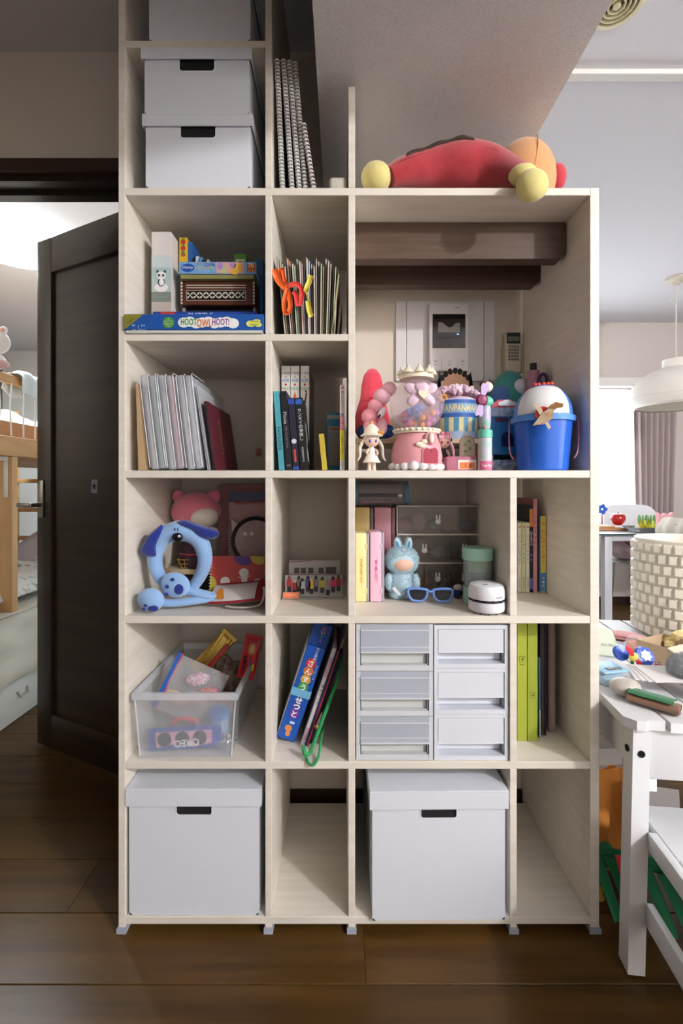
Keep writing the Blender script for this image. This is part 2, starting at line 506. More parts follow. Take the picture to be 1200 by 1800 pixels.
board('side_panel', xL0, xL1, 0.012, 2.37, M_birch)
board('side_panel', xR0, xR1, 0.012, SZ['top'][1], M_birch, F, WY - 0.010)
for k, x1 in (('top', xR0), ('s1', xB0), ('s2', xR0), ('s3', xR0), ('s4', xR0), ('base', xR0)):
    board('shelf_board', xL1, x1, SZ[k][0], SZ[k][1], M_birchh, F + 0.0004)
e = 0.0002
rows = [('top', 's1'), ('s1', 's2'), ('s2', 's3'), ('s3', 's4'), ('s4', 'base')]
for a, b in rows:
    board('divider', xA0, xA1, SZ[b][1] + e, SZ[a][0] - e, M_birch)
for a, b in [('top', 's2')] + rows[2:]:
    board('divider', xB0, xB1, SZ[b][1] + e, SZ[a][0] - e, M_birch)
for a, b in rows[2:]:
    board('divider', xC0, xC1, SZ[b][1] + e, SZ[a][0] - e, M_birch)
for a, b in ((xA0, xA1), (xB0, xB1), (xC0, xC1)):
    board('foot', a, b, 0.012, SZ['base'][0] - e, M_birch)
board('divider', xA0, xA1, SZ['top'][1] + e, 2.37, M_birch)                     # tower side
board('upright', xB0, xB1, SZ['top'][1] + e, Z(152), M_birch)                   # board standing up past the top
board('shelf_board', xL1, xA0, Z(83), Z(71), M_birchh, F + .0004)
M_felt = mat('felt_pad_grey', '#a3aab8', 0.9)
for a, b in ((xL0, xL1), (xA0, xA1), (xB0, xB1), (xC0, xC1), (xR0, xR1)):
    for y in (F - 0.004, B - 0.05):
        MB().box(a - .003, b + .003, y, y + .05, 0.0006, 0.0118).obj('felt_pad', M_felt, shelf, False)

# dark beams under the top of the wide bay
M_beam = mat('stained_beam_wood', '#5f4b3d', 0.5, col2='#4a382c', scale=(5, 40, 60), bump=(4, 30, 90), bstr=0.1)
for i, (y, lab) in enumerate(((1.15, 'front dark stained beam under the top board of the wide bay'), (1.30, 'rear dark stained beam half hidden behind another beam'))):
    z1 = SZ['top'][0] - 0.001; z0 = Z(455, 1.15); xe = xR0 - 0.004
    p = [(xB1 + .001, z0), (xe - .012, z0), (xe, z0 + .012), (xe, z1), (xB1 + .001, z1)]
    tag(MB().prism(p, y, y + .035).obj('wooden_beam', M_beam, None, False), lab, 'beam', 'beams in the wide bay')

# ------------------------------------------------------------------ white card boxes with hand holes
M_boxshade = mat('box_inner_shade', '#17171a', 0.8)


def card_box(label, x0, x1, z0, z1, lid_h, y0, depth, hole_px, lid_over=0.006, group='white card storage boxes'):
    cx = (x0 + x1) / 2; w_ = x1 - x0; h = z1 - z0
    t = thing('storage_box', label, 'storage box', (cx, y0, z0), group=group)
    hw, hh = hole_px
    zl = h - lid_h                                       # lower edge of the lid
    th = 0.0025
    # front panel with a real cut-out under the lid
    p = [(-w_ / 2, 0), (w_ / 2, 0), (w_ / 2, h - .004), (hw / 2, h - .004), (hw / 2, zl - hh + .006)]
    for i in range(1, 5): a = i / 5 * pi / 2; p.append((hw / 2 - .006 + .006 * cos(a), zl - hh + .006 - .006 * sin(a)))
    p += [(hw / 2 - .006, zl - hh), (-hw / 2 + .006, zl - hh)]
    for i in range(1, 5): a = i / 5 * pi / 2; p.append((-hw / 2 + .006 - .006 * sin(a), zl - hh + .006 - .006 * cos(a)))
    p += [(-hw / 2, zl - hh + .006), (-hw / 2, h - .004), (-w_ / 2, h - .004)]
    b = MB().prism(p, 0, th)
    b.box(-w_ / 2, -w_ / 2 + th, th, depth, 0, h - .004).box(w_ / 2 - th, w_ / 2, th, depth, 0, h - .004)
    b.box(-w_ / 2 + th, w_ / 2 - th, depth - th, depth, 0, h - .004).box(-w_ / 2 + th, w_ / 2 - th, th, depth - th, 0.0005, th)
    b.obj('box_body', M_card, t, False)
    MB().box(-w_ / 2 + .004, w_ / 2 - .004, th + .0015, depth - .004, th + .001, h - .008).obj('contents', M_boxshade, t, False)  # near-black block, painted stand-in for the shade behind the hand hole
    o = lid_over
    l = MB().rbox(-w_ / 2 - o, w_ / 2 + o, -o, depth + o, h - .003, h, .0008, 1)
    l.box(-w_ / 2 - o, w_ / 2 + o, -o, -o + th, zl, h - .003).box(-w_ / 2 - o, w_ / 2 + o, depth + o - th, depth + o, zl, h - .003)
    l.box(-w_ / 2 - o, -w_ / 2 - o + th, -o + th, depth + o - th, zl, h - .003).box(w_ / 2 + o - th, w_ / 2 + o, -o + th, depth + o - th, zl, h - .003)
    l.obj('lid', M_card, t, False)
    # punched edge of the hand hole
    r = MB()
    r.tube([(-hw / 2, -.0004, zl), (-hw / 2, -.0004, zl - hh + .005), (-hw / 2 + .005, -.0004, zl - hh), (hw / 2 - .005, -.0004, zl - hh), (hw / 2, -.0004, zl - hh + .005), (hw / 2, -.0004, zl)], .0008, 6)
    r.obj('hand_hole_edge', flat('#f3f3f5', .5), t)
    for sx in (-1, 1):
        MB().prism([(sx * (w_ / 2 - .001), .0005), (sx * (w_ / 2 - .008), .0005), (sx * (w_ / 2 - .001), .006)], -.0006, -.0001).obj('corner_slit', flat('#3a3a3e', .7), t, False)
    return t


yb = F + 0.004
card_box('large white card box at the bottom of the shelf beneath the snack tub', X(227, yb), X(455, yb), SZ['base'][1] + .001, Z(1384, yb), .040, yb, .335, (.0815, .024))
card_box('large white card box at the bottom of the shelf beneath the drawer units', X(654, F - .008), X(888, F - .008), SZ['base'][1] + .001, Z(1388, F - .008), .041, F - .008, .345, (.0815, .024)).rotation_euler.z = 0.012
zt0 = SZ['top'][1] + .0005
b1h = Z(203, yb) - zt0
card_box('lower white card box of the pair stacked in the tower', X(256, yb), X(440, yb), zt0, zt0 + b1h, .028, yb, .34, (.081, .024))
card_box('upper white card box of the pair stacked in the tower', X(254, yb), X(438, yb), zt0 + b1h + .0005, Z(84), .026, yb, .34, (.081, .024))
card_box('white card box on the topmost tower shelf, cut off by the picture edge', X(262, yb), X(440, yb), Z(71) + .0005, Z(71) + .155, .026, yb, .34, (.081, .024))

# ------------------------------------------------------------------ white play desk with joined bench
M_wpaint = mat('white_painted_wood', '#e9eaec', 0.38, bump=(8, 8, 60), bstr=0.03)
desk = thing('play_desk', 'low white painted wooden desk joined to a bench, beside the bookshelf', 'desk', (0.598, 0.951, 0), radians(-6.5))


def leg(x, y, dx=0.011):
    m = MB(); w_, d_, h = 0.034, 0.039, 0.5195
    m.add([(x, y, 0.004), (x + w_, y, 0.004), (x + w_, y + d_, 0.004), (x, y + d_, 0.004), (x + dx, y, h), (x + w_ + dx, y, h), (x + w_ + dx, y + d_, h), (x + dx, y + d_, h)],
          [(0, 3, 2, 1), (4, 5, 6, 7), (0, 1, 5, 4), (1, 2, 6, 5), (2, 3, 7, 6), (3, 0, 4, 7)])
    l = m.obj('leg', M_wpaint, desk, False)
    MB().cyl((x + w_ / 2, y + d_ / 2, 0.0005), 0.012, 0.0035, 16).obj('glide', flat('#d9d9d9', .5), l)
    return l


l1 = leg(0, 0); leg(0.72, 0); leg(0, 0.66); leg(0.72, 0.66)
M_bolt = mat('black_bolt', '#17181a', 0.35, metal=0.6)
bz = Z(1324, .951)
bl = MB().lathe([(0, 0), (.0072, 0), (.0072, .0015), (.0035, .0018), (.0033, .0006), (0, .0006)], 18, M=Matrix.Translation((0.0265, -0.0002, bz)) @ Matrix.Rotation(pi / 2, 4, 'X')).obj('bolt', M_bolt, l1)
MB().lathe([(0, 0), (.0072, 0), (.0072, .0015), (.0035, .0018), (.0033, .0006), (0, .0006)], 18, M=Matrix.Translation((0.0085, 0.021, bz)) @ Matrix.Rotation(-pi / 2, 4, 'Y')).obj('bolt', M_bolt, l1)
MB().rbox(0.046, 0.7285, 0.004, 0.020, 0.413, 0.5195, .002).obj('apron', M_wpaint, desk)
MB().rbox(0.010, 0.026, 0.040, 0.659, 0.431, 0.5195, .002).obj('apron', M_wpaint, desk)
MB().rbox(0.732, 0.748, 0.040, 0.659, 0.431, 0.5195, .002).obj('apron', M_wpaint, desk)
MB().rbox(0.040, 0.060, 0.006, 0.030, 0.386, 0.4125, .001).obj('cleat', M_wpaint, desk)
x = -0.006
for i in range(9):
    pw = 0.080
    # plank ends: chamfered outer corner on the first one, shallow step on each
    p = [(x + (.018 if i == 0 else 0), -0.012), (x + pw * .45, -0.012), (x + pw * .55, -0.006), (x + pw - .004, -0.006), (x + pw - .004, 0.72), (x, 0.72)]
    if i == 0: p.append((x, 0.006))
    MB().prism(p, 0.520, 0.5405, 'xy').obj('plank', M_wpaint, desk, False)
    x += pw + .003
# bench
MB().rbox(0.038, 0.056, -0.52, -0.0008, 0.268, 0.306, .002).obj('bench_rail', M_wpaint, desk)
MB().rbox(0.70, 0.718, -0.52, -0.0008, 0.268, 0.306, .002).obj('bench_rail', M_wpaint, desk)
for k in range(3):
    MB().rbox(0.0565, 0.6995, 0.085 - 0.155 * (k + 1), 0.085 - 0.155 * k - .003, 0.288, 0.307, .002).obj('seat_board', M_wpaint, desk)
MB().rbox(0.0345, 0.0495, -0.52, 0.0, 0.110, 0.158, .002).obj('stretcher', M_wpaint, desk)
MB().rbox(0.7055, 0.7195, -0.52, 0.0, 0.110, 0.158, .002).obj('stretcher', M_wpaint, desk)
for xx in (0.020, 0.702):
    MB().rbox(xx, xx + .034, -0.56, -0.5205, 0.001, 0.3075, .002).obj('leg', M_wpaint, desk)
TZ = 0.5412                                     # desk top

# relief pot
pot = thing('relief_pot', 'tall cream pot with a raised brick-like relief, standing on the white desk', 'pot', (1.125, 1.47, TZ))
M_pot = mat('cream_ceramic', '#ebe6d8', 0.35)
R_, H_ = 0.150, 0.312
MB().lathe([(0, 0.001), (R_ - .012, 0.001), (R_ - .004, .008), (R_, .03), (R_, H_ - .006), (R_ + .003, H_ - .002), (R_, H_), (R_ - .008, H_), (R_ - .012, H_ - .01), (R_ - .013, .012), (0, .012)], 72, cap=False).obj('pot_body', M_pot, pot)
rl = MB(); NR, NB = 9, 34
for r in range(NR):
    z0 = .012 + r * (H_ - .02) / NR; z1 = z0 + (H_ - .02) / NR * .93
    for b in range(NB):
        a = 2 * pi * (b + .5 * (r % 2)) / NB; da = pi / NB * .93
        vs_ = []
        for (aa, rr) in ((-da, R_ - .001), (-da * .45, R_ + .013), (da * .75, R_ + .011), (da, R_ - .001)):
            for zz in (z0, z1): vs_.append((rr * cos(a + aa), rr * sin(a + aa), zz if rr < R_ else (zz + (.004 if zz == z0 else -.003))))
        rl.add(vs_, [(0, 2, 3, 1), (2, 4, 5, 3), (4, 6, 7, 5), (0, 6, 4, 2), (1, 3, 5, 7)])
tag(rl.obj('block_relief', M_pot, pot, True, 25), kind='stuff')


def on_desk(px, py, z=TZ):
    Y = (CZ - z) * FOC / (py - 850.0)
    return Vector(((px - 600) / FOC * Y, Y, z))


# pale green greeting card propped on the desk edge
q = on_desk(1062, 1150)
g = thing('greeting_card', 'pale green printed card lying beside the clear tub on the desk', 'card', q, radians(-20))
MB().grid(lambda u, v: (u * .085 - .045, v * .15 - .03, .004 + .035 * v + .004 * sin(u * 3)), 6, 6, .0015).obj('sheet', flat('#dfe8d6', .7), g)
text('お手紙', g, '#8a8f80', (0.02, 0.02, .0172), .05, .02, (Vector((1, 0, 0)), Vector((0, .983, .18))), lift=.0045)
# pink cloth pouch
q = on_desk(1104, 1128)
g = thing('pink_pouch', 'dusty pink flat pouch lying behind the toys on the desk', 'pouch', q, radians(-30))
MB().ball((0, 0.01, .012), (.055, .028, .012), nz=.006, nsc=30, pw=.8).obj('pouch_body', mat('pink_felt', '#d99a9d', .9, sheen=.3), g)
MB().tube([(-.05, -.012, .016), (0, -.018, .017), (.05, -.012, .016)], .0014, 6).obj('zip', flat('#7a3b45', .5), g)
# kraft box
q = on_desk(1190, 1168)
g = thing('kraft_carton', 'small open kraft cardboard carton on the desk in front of the cream pot', 'carton', q, radians(24))
kb = mat('kraft_card', '#c2a98a', .8, bump=200, bstr=.1)
MB().box(-.045, .075, 0, .0025, 0, .05).box(-.045, .075, .0775, .08, 0, .05).box(-.045, -.0425, .0025, .0775, 0, .05).box(.0725, .075, .0025, .0775, 0, .05).box(-.0425, .0725, .0025, .0775, .0004, .0025).obj('carton_body', kb, g, False)
MB().grid(lambda u, v: (-.045 + .12 * u, -.045 * v, .05 - .018 * v), 2, 2, .002).obj('flap', mat('kraft_flap', '#e2d5c0', .8), g)
# clear capsule
q = on_desk(1121, 1152)
g = thing('toy_capsule', 'clear round toy capsule with an orange half, among the desk clutter', 'toy capsule', q)
M_clear = mat('clear_plastic', '#f2f8fa', 0.05, alpha=0.22, spec=0.8)
MB().ball((0, .01, .027), .027).obj('shell', M_clear, g)
MB().lathe([(0, -.02), (.014, -.018), (.022, -.006), (.0235, .004), (0, .006)], 20, (0, .01, .027), Matrix.Translation((0, 0, 0))).obj('filling', flat('#f0936a', .6), g)
MB().lathe([(.0268, -.002), (.029, -.002), (.029, .002), (.0268, .002)], 28, (0, .01, .027), cap=False).obj('seam_ring', M_clear, g)
# propeller toy
q = on_desk(1112, 1186)
g = thing('propeller_toy', 'blue toy with red propeller blades and a yellow hub on the desk', 'toy', q)
MB().tube([(.01, .03, .004), (.012, .02, .016), (.004, .012, .040)], .0042, 8).obj('handle', flat('#1f8a4c', .4), g)
MB().tube([(.012, .02, .0042), (.03, .03, .0042), (.05, .03, .0042)], .0040, 8).obj('base_bar', flat('#1f8a4c', .4), g)
MB().lathe([(0, -.006), (.019, -.006), (.021, 0), (.019, .008), (0, .010)], 24, M=Matrix.Translation((-.012, .03, .030)) @ Matrix.Rotation(radians(70), 4, 'X')).obj('motor_body', flat('#2456c8', .3), g)
MB().lathe([(0, -.006), (.022, -.006), (.025, 0), (.022, .008), (0, .010)], 24, M=Matrix.Translation((.036, .012, .026)) @ Matrix.Rotation(radians(60), 4, 'X')).obj('side_disc', flat('#2456c8', .3), g)
MB().prism(star(7, .015, .72), -.001, .002, 'xy', Matrix.Translation((.036, .004, .031)) @ Matrix.Rotation(radians(60), 4, 'X')).obj('side_star', flat('#eef2f6', .4), g, False)
hub = MB().ball((.004, .004, .028), (.012, .008, .012)).obj('hub', flat('#f2dd6a', .35), g)
for sgn, a in ((1, 2.2), (-1, 2.2)):
    d = Vector((cos(a) * sgn, -.004 * sgn, sin(a) * sgn)); o_ = Vector((.004, -.002, .028))
    MB().ball(o_ + d * .022, (.007, .0025, .016), M=Matrix.Rotation(-(a - pi / 2), 4, 'Y')).obj('blade', flat('#e23b44', .3), g)
# red ball
for o_ in list(g.children):
    if o_.name.split('.')[0] in ('motor_body', 'side_disc', 'side_star', 'hub', 'blade'): o_.location = (0, 0, .016)
q = on_desk(1163, 1196)
g = thing('red_ball_charm', 'small shiny red ball toy next to the blue propeller toy', 'toy', q)
MB().ball((0, .01, .0185), .018).obj('ball', mat('red_gloss', '#e0352e', .15, coat=.6), g)
MB().lathe([(.0045, 0), (.006, .002), (.0045, .004)], 14, (0, .01, .0365), cap=False).obj('loop', flat('#cfcfcf', .3), g)
# clear tub with light blue label
q = on_desk(1084, 1206)
g = thing('clear_tub', 'clear plastic tub with a light blue sticker lid, near the desk edge', 'tub', q, radians(12))
MB().rbox(-.034, .034, 0, .062, .0005, .030, .006, 3).obj('tub_body', M_clear, g)
lid = MB().rbox(-.036, .036, -.002, .064, .0305, .0365, .003, 2).obj('lid', mat('tub_lid', '#a9cfe2', .4, col2='#86b7d6', scale=180), g)
MB().rbox(-.033, .033, .001, .061, .001, .020, .004, 2, Matrix.Translation((0, 0, .001))).obj('contents', flat('#9cc6dd', .7), g)
decal(lid, flat('#15171a', .5), [rrect(.040, .014, .001)], (.002, .014, .0366), UPF, name='label_strip')
text('Thank', lid, flat('#f5f5f5', .5), (.002, .014, .0371), .032, .010, UPF, rot=pi, name='label_lettering')
# white stone
q = on_desk(1098, 1222)
tag(MB().ball((0, 0, .020), (.034, .028, .0195)).obj('white_pebble', mat('pebble', '#c4bbb2', .35), None), 'smooth off-white egg-shaped pebble at the desk edge', 'pebble').location = q
# papers
for k in range(4):
    q = on_desk(1160, 1232)
    o_ = MB().grid(lambda u, v: ((u - .5) * .125, v * .10, .010 * (1 - v) * (u) * .4 + .003 * sin(3 * u)), 6, 5, .0012).obj('envelope', flat('#eceae8', .7), None)
    o_.location = q + Vector((.010 * k + .030, .020 - .006 * k, .0300 + .0022 * k)); o_.rotation_euler = (0.0, 0, radians(-20 + 4 * k))
    tag(o_, ['lowest white envelope in the pile on the desk', 'white envelope second from the bottom of the desk pile', 'white envelope third from the bottom of the desk pile', 'topmost white envelope in the pile on the desk'][k], 'envelope', 'envelopes on the desk')
# felt roll
q = on_desk(1147, 1250)
g = thing('felt_roll', 'green and brown felt sheet loosely rolled at the front of the desk', 'felt sheet', q, radians(-46))
def roll(u, v):
    a = u * 3.6 * pi
    r = .006 + .011 * u
    return (v * .095 - .05, .02 + r * cos(a) * 1.45, .0125 + r * sin(a) * .66 + .0015 * mnoise.noise((v * 6, u * 9, 1)))
MB().grid(roll, 44, 3, .0016).obj('roll', mat('brown_felt', '#8d6a55', .95, sheen=.3), g)
MB().grid(lambda u, v: (v * .084 - .049, .02 + .0205 * cos(.10 * pi + u * .62 * pi) * 1.42, .0145 + .0175 * sin(.10 * pi + u * .62 * pi) * .76 + .0025 * mnoise.noise((v * 7, u * 6, 3))), 12, 3, .0014).obj('outer_layer', mat('green_felt_dark', '#1a6a3e', .95, sheen=.3), g)
# grey plush
q = on_desk(1228, 1228)
g = thing('grey_plush', 'grey fluffy plush toy at the picture edge, lying on the desk', 'plush toy', q)
def fuzz(mb, c, r, n, ln, wd, seed=1, M=None):
    rnd = random.Random(seed); c = Vector(c)
    for _ in range(n):
        z = rnd.uniform(-1, 1); a = rnd.uniform(0, 2 * pi); k = sqrt(1 - z * z)
        d = Vector((k * cos(a), k * sin(a), z))
        p = Vector((d.x * r[0], d.y * r[1], d.z * r[2]))
        nn = Vector((d.x / r[0], d.y / r[1], d.z / r[2])).normalized()
        if M is not None: p = M @ p; nn = M.to_3x3() @ nn
        p += c
        j = Vector((rnd.uniform(-.5, .5), rnd.uniform(-.5, .5), rnd.uniform(-.7, .3)))
        tip = p + (nn + j * .7).normalized() * ln * rnd.uniform(.6, 1.2)
        s1 = nn.orthogonal().normalized(); s2 = nn.cross(s1); b_ = rnd.uniform(0, 2 * pi)
        s1, s2 = s1 * cos(b_) + s2 * sin(b_), s2 * cos(b_) - s1 * sin(b_)
        p -= nn * .0008
        mb.add([tuple(p + s1 * wd), tuple(p - s1 * .5 * wd + s2 * wd * .8), tuple(p - s1 * .5 * wd - s2 * wd * .8), tuple(tip)], [(0, 1, 3), (1, 2, 3), (2, 0, 3)])
    return mb
M_gfur = mat('grey_fur', '#a9adb2', .95, sheen=.4, col2='#8f949a', scale=60)
MB().ball((.01, .03, .052), (.05, .05, .036), nz=.008, nsc=40).ball((.005, -.005, .014), (.032, .026, .0135), nz=.003, nsc=40).obj('plush_body', M_gfur, g)
tag(fuzz(fuzz(MB(), (.01, .03, .052), (.05, .05, .036), 3200, .006, .0006), (.005, -.005, .014), (.032, .026, .0135), 1200, .004, .0006).obj('fur', M_gfur, g, False), kind='stuff')
# yellow tissue
q = on_desk(1190, 1150)
g = thing('tissue_scrap', 'crumpled pale yellow tissue behind the kraft carton on the desk', 'tissue', q + Vector((.03, .0, .0)))
MB().ball((0, 0, .03), (.05, .03, .029), nz=.03, nsc=45).obj('crumple', flat('#ecd9a0', .8), g, False)

# ------------------------------------------------------------------ felt and paper crafts under the desk
M_grn = mat('green_craft_felt', '#1d7a4d', .9, sheen=.2)
M_org = mat('orange_craft_paper', '#d98a3a', .8)


def floor_at(px, py, z=0.0):
    Y = (CZ - z) * FOC / (py - 850.0)
    return Vector(((px - 600) / FOC * Y, Y, z))


g = thing('orange_paper_bag', 'crumpled orange paper bag on the floor under the desk', 'paper bag', floor_at(1080, 1545))
MB().grid(lambda u, v: ((u - .5) * .20 + .01 * sin(7 * v), .03 + .07 * v + .01 * sin(9 * u), .0015 + .23 * v + .012 * sin(6 * u)), 8, 8, .002).obj('bag_front', M_org, g, False)
MB().grid(lambda u, v: ((u - .5) * .20, .14 + .02 * sin(8 * u), .0015 + .2 * v), 8, 6, .002).obj('bag_back', M_org, g, False)
MB().grid(lambda u, v: ((u - .5) * .16 + .01, .102 + .012 * u, .228 + .045 * v), 3, 3, .001).obj('clear_window', mat('cellophane', '#e8e4e4', .1, alpha=.5), g)
g = thing('green_felt_costume', 'green felt leaf-fringe costume with a red ribbon lying under the desk', 'costume', floor_at(1130, 1610))
rnd = random.Random(3)
for k in range(11):
    x0 = -.10 + k * .034
    y0 = -.02 - .012 * k
    ln = .12 + .02 * rnd.random()
    def strip(u, v, x0=x0, y0=y0, ln=ln, k=k):
        wv = .030 * (1 - .25 * v)
        return (x0 + (u - .5) * wv + .030 * v, y0 + .055 - .055 * v + .004 * sin(4 * u + k), .115 - .112 * v ** 1.2 + .006 * sin(3 * v + k) * (1 - v) + .001)
    MB().grid(strip, 3, 6, .0022).obj('felt_strip', M_grn, g)
MB().grid(lambda u, v: (-.115 + .37 * u, .036 - .132 * u + .012 * sin(5 * u), .105 + .035 * v), 16, 3, .003).obj('waistband', M_grn, g)
MB().grid(lambda u, v: (-.075 + .018 * u + .02 * v, -.012 - .01 * v, .155 - .09 * v), 2, 5, .0015).obj('ribbon', flat('#c9332e', .5), g)
g = thing('green_felt_leaf', 'curled green felt leaf beside the bookshelf foot under the desk', 'felt leaf', floor_at(1064, 1570))
MB().grid(lambda u, v: (-.02 + .085 * u, .05 * (v - .5) * sin(pi * (u * .9 + .05)) + .02, .001 + .075 * sin(pi * (u * .8 + .1)) + .02 * v), 10, 4, .002).obj('leaf', M_grn, g)
MB().tube([(-.02, .02, .025), (.02, .02, .075), (.065, .02, .04)], .0016, 6).obj('leaf_rib', flat('#135c38', .8), g)
g = thing('white_paper_sheet', 'white drawing paper leaning on the green felt under the desk bench', 'paper', floor_at(1165, 1560))
MB().grid(lambda u, v: ((u - .5) * .14 + .03 * v, .03 + .05 * v, .115 + .10 * v - .02 * u), 4, 4, .001).obj('sheet', flat('#e5e2e6', .7), g)
g = thing('gold_bell', 'tiny gold bell hanging by the green felt leaf', 'bell', floor_at(1060, 1590) + Vector((0, .02, 0)))
MB().lathe([(0, .030), (.005, .030), (.009, .022), (.011, .008), (.014, .001), (.012, .001), (0, .012)], 18).obj('bell_body', mat('gold', '#c9a445', .3, metal=.9), g)
MB().tube([(0, 0, .030), (.003, 0, .036), (0, 0, .040), (-.003, 0, .036), (0, 0, .030)], .0008, 6).obj('loop', mat('gold'), g)

# ------------------------------------------------------------------ living room beyond
lamp = thing('pendant_lamp', 'white fabric dome pendant lamp hanging on a thin cord by the window', 'lamp', (X(1188, 3.04), 3.04, Z(716, 3.04)))
M_shade = mat('lamp_shade_fabric', '#ece7dd', .8, bump=300, bstr=.05)
sh = MB().lathe([(.235, .001), (.262, .012), (.277, .045), (.274, .085), (.255, .145), (.215, .195), (.160, .232), (.100, .256), (.080, .266), (.078, .318), (.075, .318), (.076, .262), (.098, .250), (.157, .226), (.21, .19), (.25, .143), (.268, .085), (.271, .045), (.257, .016), (.233, .005)], 48, cap=False).obj('lamp_shade', M_shade, lamp)
MB().lathe([(.2745, .060), (.2765, .064), (.2745, .068)], 48, cap=False).obj('shade_hoop', flat('#d9d3c8', .7), sh)
zc = ZC - lamp.location.z
MB().tube([(0, 0, .24), (0, 0, zc - .028)], .0042, 8).obj('cord', flat('#d8d4cc', .5), lamp)
MB().lathe([(.075, .318), (.02, .322), (.012, .318), (.012, .25), (.0, .25)], 24, cap=False).obj('shade_holder', flat('#cfcac0', .5), lamp)
MB().lathe([(0, zc - .040), (.022, zc - .040), (.026, zc - .030), (.055, zc - .024), (.066, zc - .012), (.068, zc - .001), (0, zc - .001)], 28).obj('canopy', flat('#cfc8b8', .45), lamp)
MB().tube(along([(.0, 0, zc - .05), (-.03, 0, zc - .09), (-.045, 0, zc - .13), (-.01, 0, zc - .17), (.03, 0, zc - .12), (.025, 0, zc - .06), (0, 0, zc - .04)], 24), .0028, 6).obj('cord_loop', flat('#d8d4cc', .5), lamp)

vent = thing('ceiling_vent', 'round cream ceiling air vent with concentric rings', 'vent', (0.783, 1.294, ZC))
M_vent = mat('vent_plastic', '#d5cca8', .45)
MB().lathe([(.076, -.0005), (.077, -.004), (.070, -.012), (.058, -.014), (.057, -.002)], 40, cap=False).obj('rim', M_vent, vent)
for r in (.046, .033, .020):
    MB().lathe([(r + .004, -.004), (r + .004, -.013), (r, -.015), (r - .0015, -.004)], 36, cap=False).obj('ring', M_vent, vent)
MB().lathe([(0, -.016), (.010, -.015), (.011, -.003), (0, -.003)], 20).obj('hub', M_vent, vent)
for a in range(4):
    MB().box(.010, .058, -.0012, .0012, -.010, -.003, Matrix.Rotation(a * pi / 2 + .3, 4, 'Z')).obj('spoke', M_vent, vent, False)
MB().lathe([(0, -.0015), (.057, -.0015), (.057, -.0006), (0, -.0006)], 32).obj('duct', flat('#6f6a58', .8), vent)

M_drape = mat('curtain_mauve_grey', '#b9aaa8', .85, sheen=.2)
dr = thing('drape', 'mauve-grey pleated curtain drawn aside at the window', 'curtain', (2.60, 3.775, 0.02))
def drp(u, v):
    z = v * 1.83
    w_ = .36 - .10 * (1 - v) * (1.0)
    return ((u - .5) * w_ + .03 * (1 - v) * -0.4, .028 * sin(u * 2 * pi * 7) * (1 - .2 * v), z)
MB().grid(drp, 84, 14, .002).obj('fabric', M_drape, dr)
MB().rbox(-.18, .18, -.012, .012, 1.795, 1.832, .002).obj('header_tape', M_drape, dr)
sheer = thing('sheer_curtain', 'sheer white net curtain covering the balcony window', 'curtain', (1.55, 3.83, 0.03))
m = bpy.data.materials.new('sheer_net'); m.use_nodes = True; nt = m.node_tree
for n in list(nt.nodes): nt.nodes.remove(n)
out = nt.nodes.new('ShaderNodeOutputMaterial'); mx = nt.nodes.new('ShaderNodeMixShader'); tr_ = nt.nodes.new('ShaderNodeBsdfTransparent'); tl = nt.nodes.new('ShaderNodeBsdfTranslucent')
mx.inputs[0].default_value = .45; nt.links.new(tr_.outputs[0], mx.inputs[1]); nt.links.new(tl.outputs[0], mx.inputs[2]); nt.links.new(mx.outputs[0], out.inputs[0])
tl.inputs[0].default_value = (.95, .95, .95, 1)
MB().grid(lambda u, v: ((u - .5) * 1.86, .012 * sin(u * 2 * pi * 22), v * 1.20 + .59), 180, 4).obj('net', m, sheer)
MB().tube([(-.93, 0, 1.80), (.93, 0, 1.80)], .006, 8).obj('rail', flat('#c8b8ae', .4), sheer)

# dining table
dt = thing('dining_table', 'white framed dining table with a glass top by the window', 'table', (1.652, 2.86, -.008))
M_frame = mat('white_steel', '#d7dae2', .35)
MB().rbox(-.30, 1.20, 0, .58, .712, .722, .003).obj('glass_top', mat('glass_top_white', '#eceef0', .12, coat=.5), dt)
MB().box(-.301, 1.201, -.001, .0, .7125, .7215).obj('glass_edge', flat('#3f5a58', .2), dt, False)
for x in (.02, 1.10):
    for y in (.03, .50):
        MB().rbox(x, x + .048, y, y + .048, .0085, .7115, .003).obj('leg', M_frame, dt)
MB().rbox(.0685, 1.0995, .03, .07, .672, .7115, .003).obj('frame_rail', M_frame, dt)
MB().rbox(.0685, 1.0995, .505, .545, .672, .7115, .003).obj('frame_rail', M_frame, dt)
TT = .7148


def on_tab(px, Y): return Vector((X(px, Y), Y, TT))


g = thing('cutting_board', 'wooden serving board under a red apple pot on the dining table', 'board', on_tab(1071, 3.02))
MB().rbox(-.13, .13, 0, .16, 0, .018, .006, 2).obj('board', mat('board_wood', '#b8875a', .5, col2='#a4744a', scale=(5, 60, 10)), g)
MB().rbox(-.125, .05, .02, .15, .0185, .032, .005, 2).obj('upper_slab', mat('board_wood2', '#cfa274', .5), g)
g = thing('apple_pot', 'glossy red apple-shaped pot on a wooden board on the dining table', 'pot', on_tab(1089, 3.07) + Vector((0, .02, .0325)))
ap = MB().lathe([(max(p.x, 0), max(p.z, 0)) for p in along([(0, 0, .002), (.018, 0, .0), (.032, 0, .010), (.043, 0, .030), (.046, 0, .050), (.040, 0, .068), (.026, 0, .077), (.010, 0, .074), (0, 0, .068)], 32)], 40).obj('apple_body', mat('red_enamel', '#b8141a', .12, coat=.8), g)
MB().tube([(0, 0, .068), (.002, 0, .080), (-.002, 0, .088)], .003, 8).obj('stalk', flat('#2a1a14', .5), g)
g = thing('blue_flower_ornament', 'small bright blue ornament at the end of the dining table', 'ornament', on_tab(1058, 3.2))
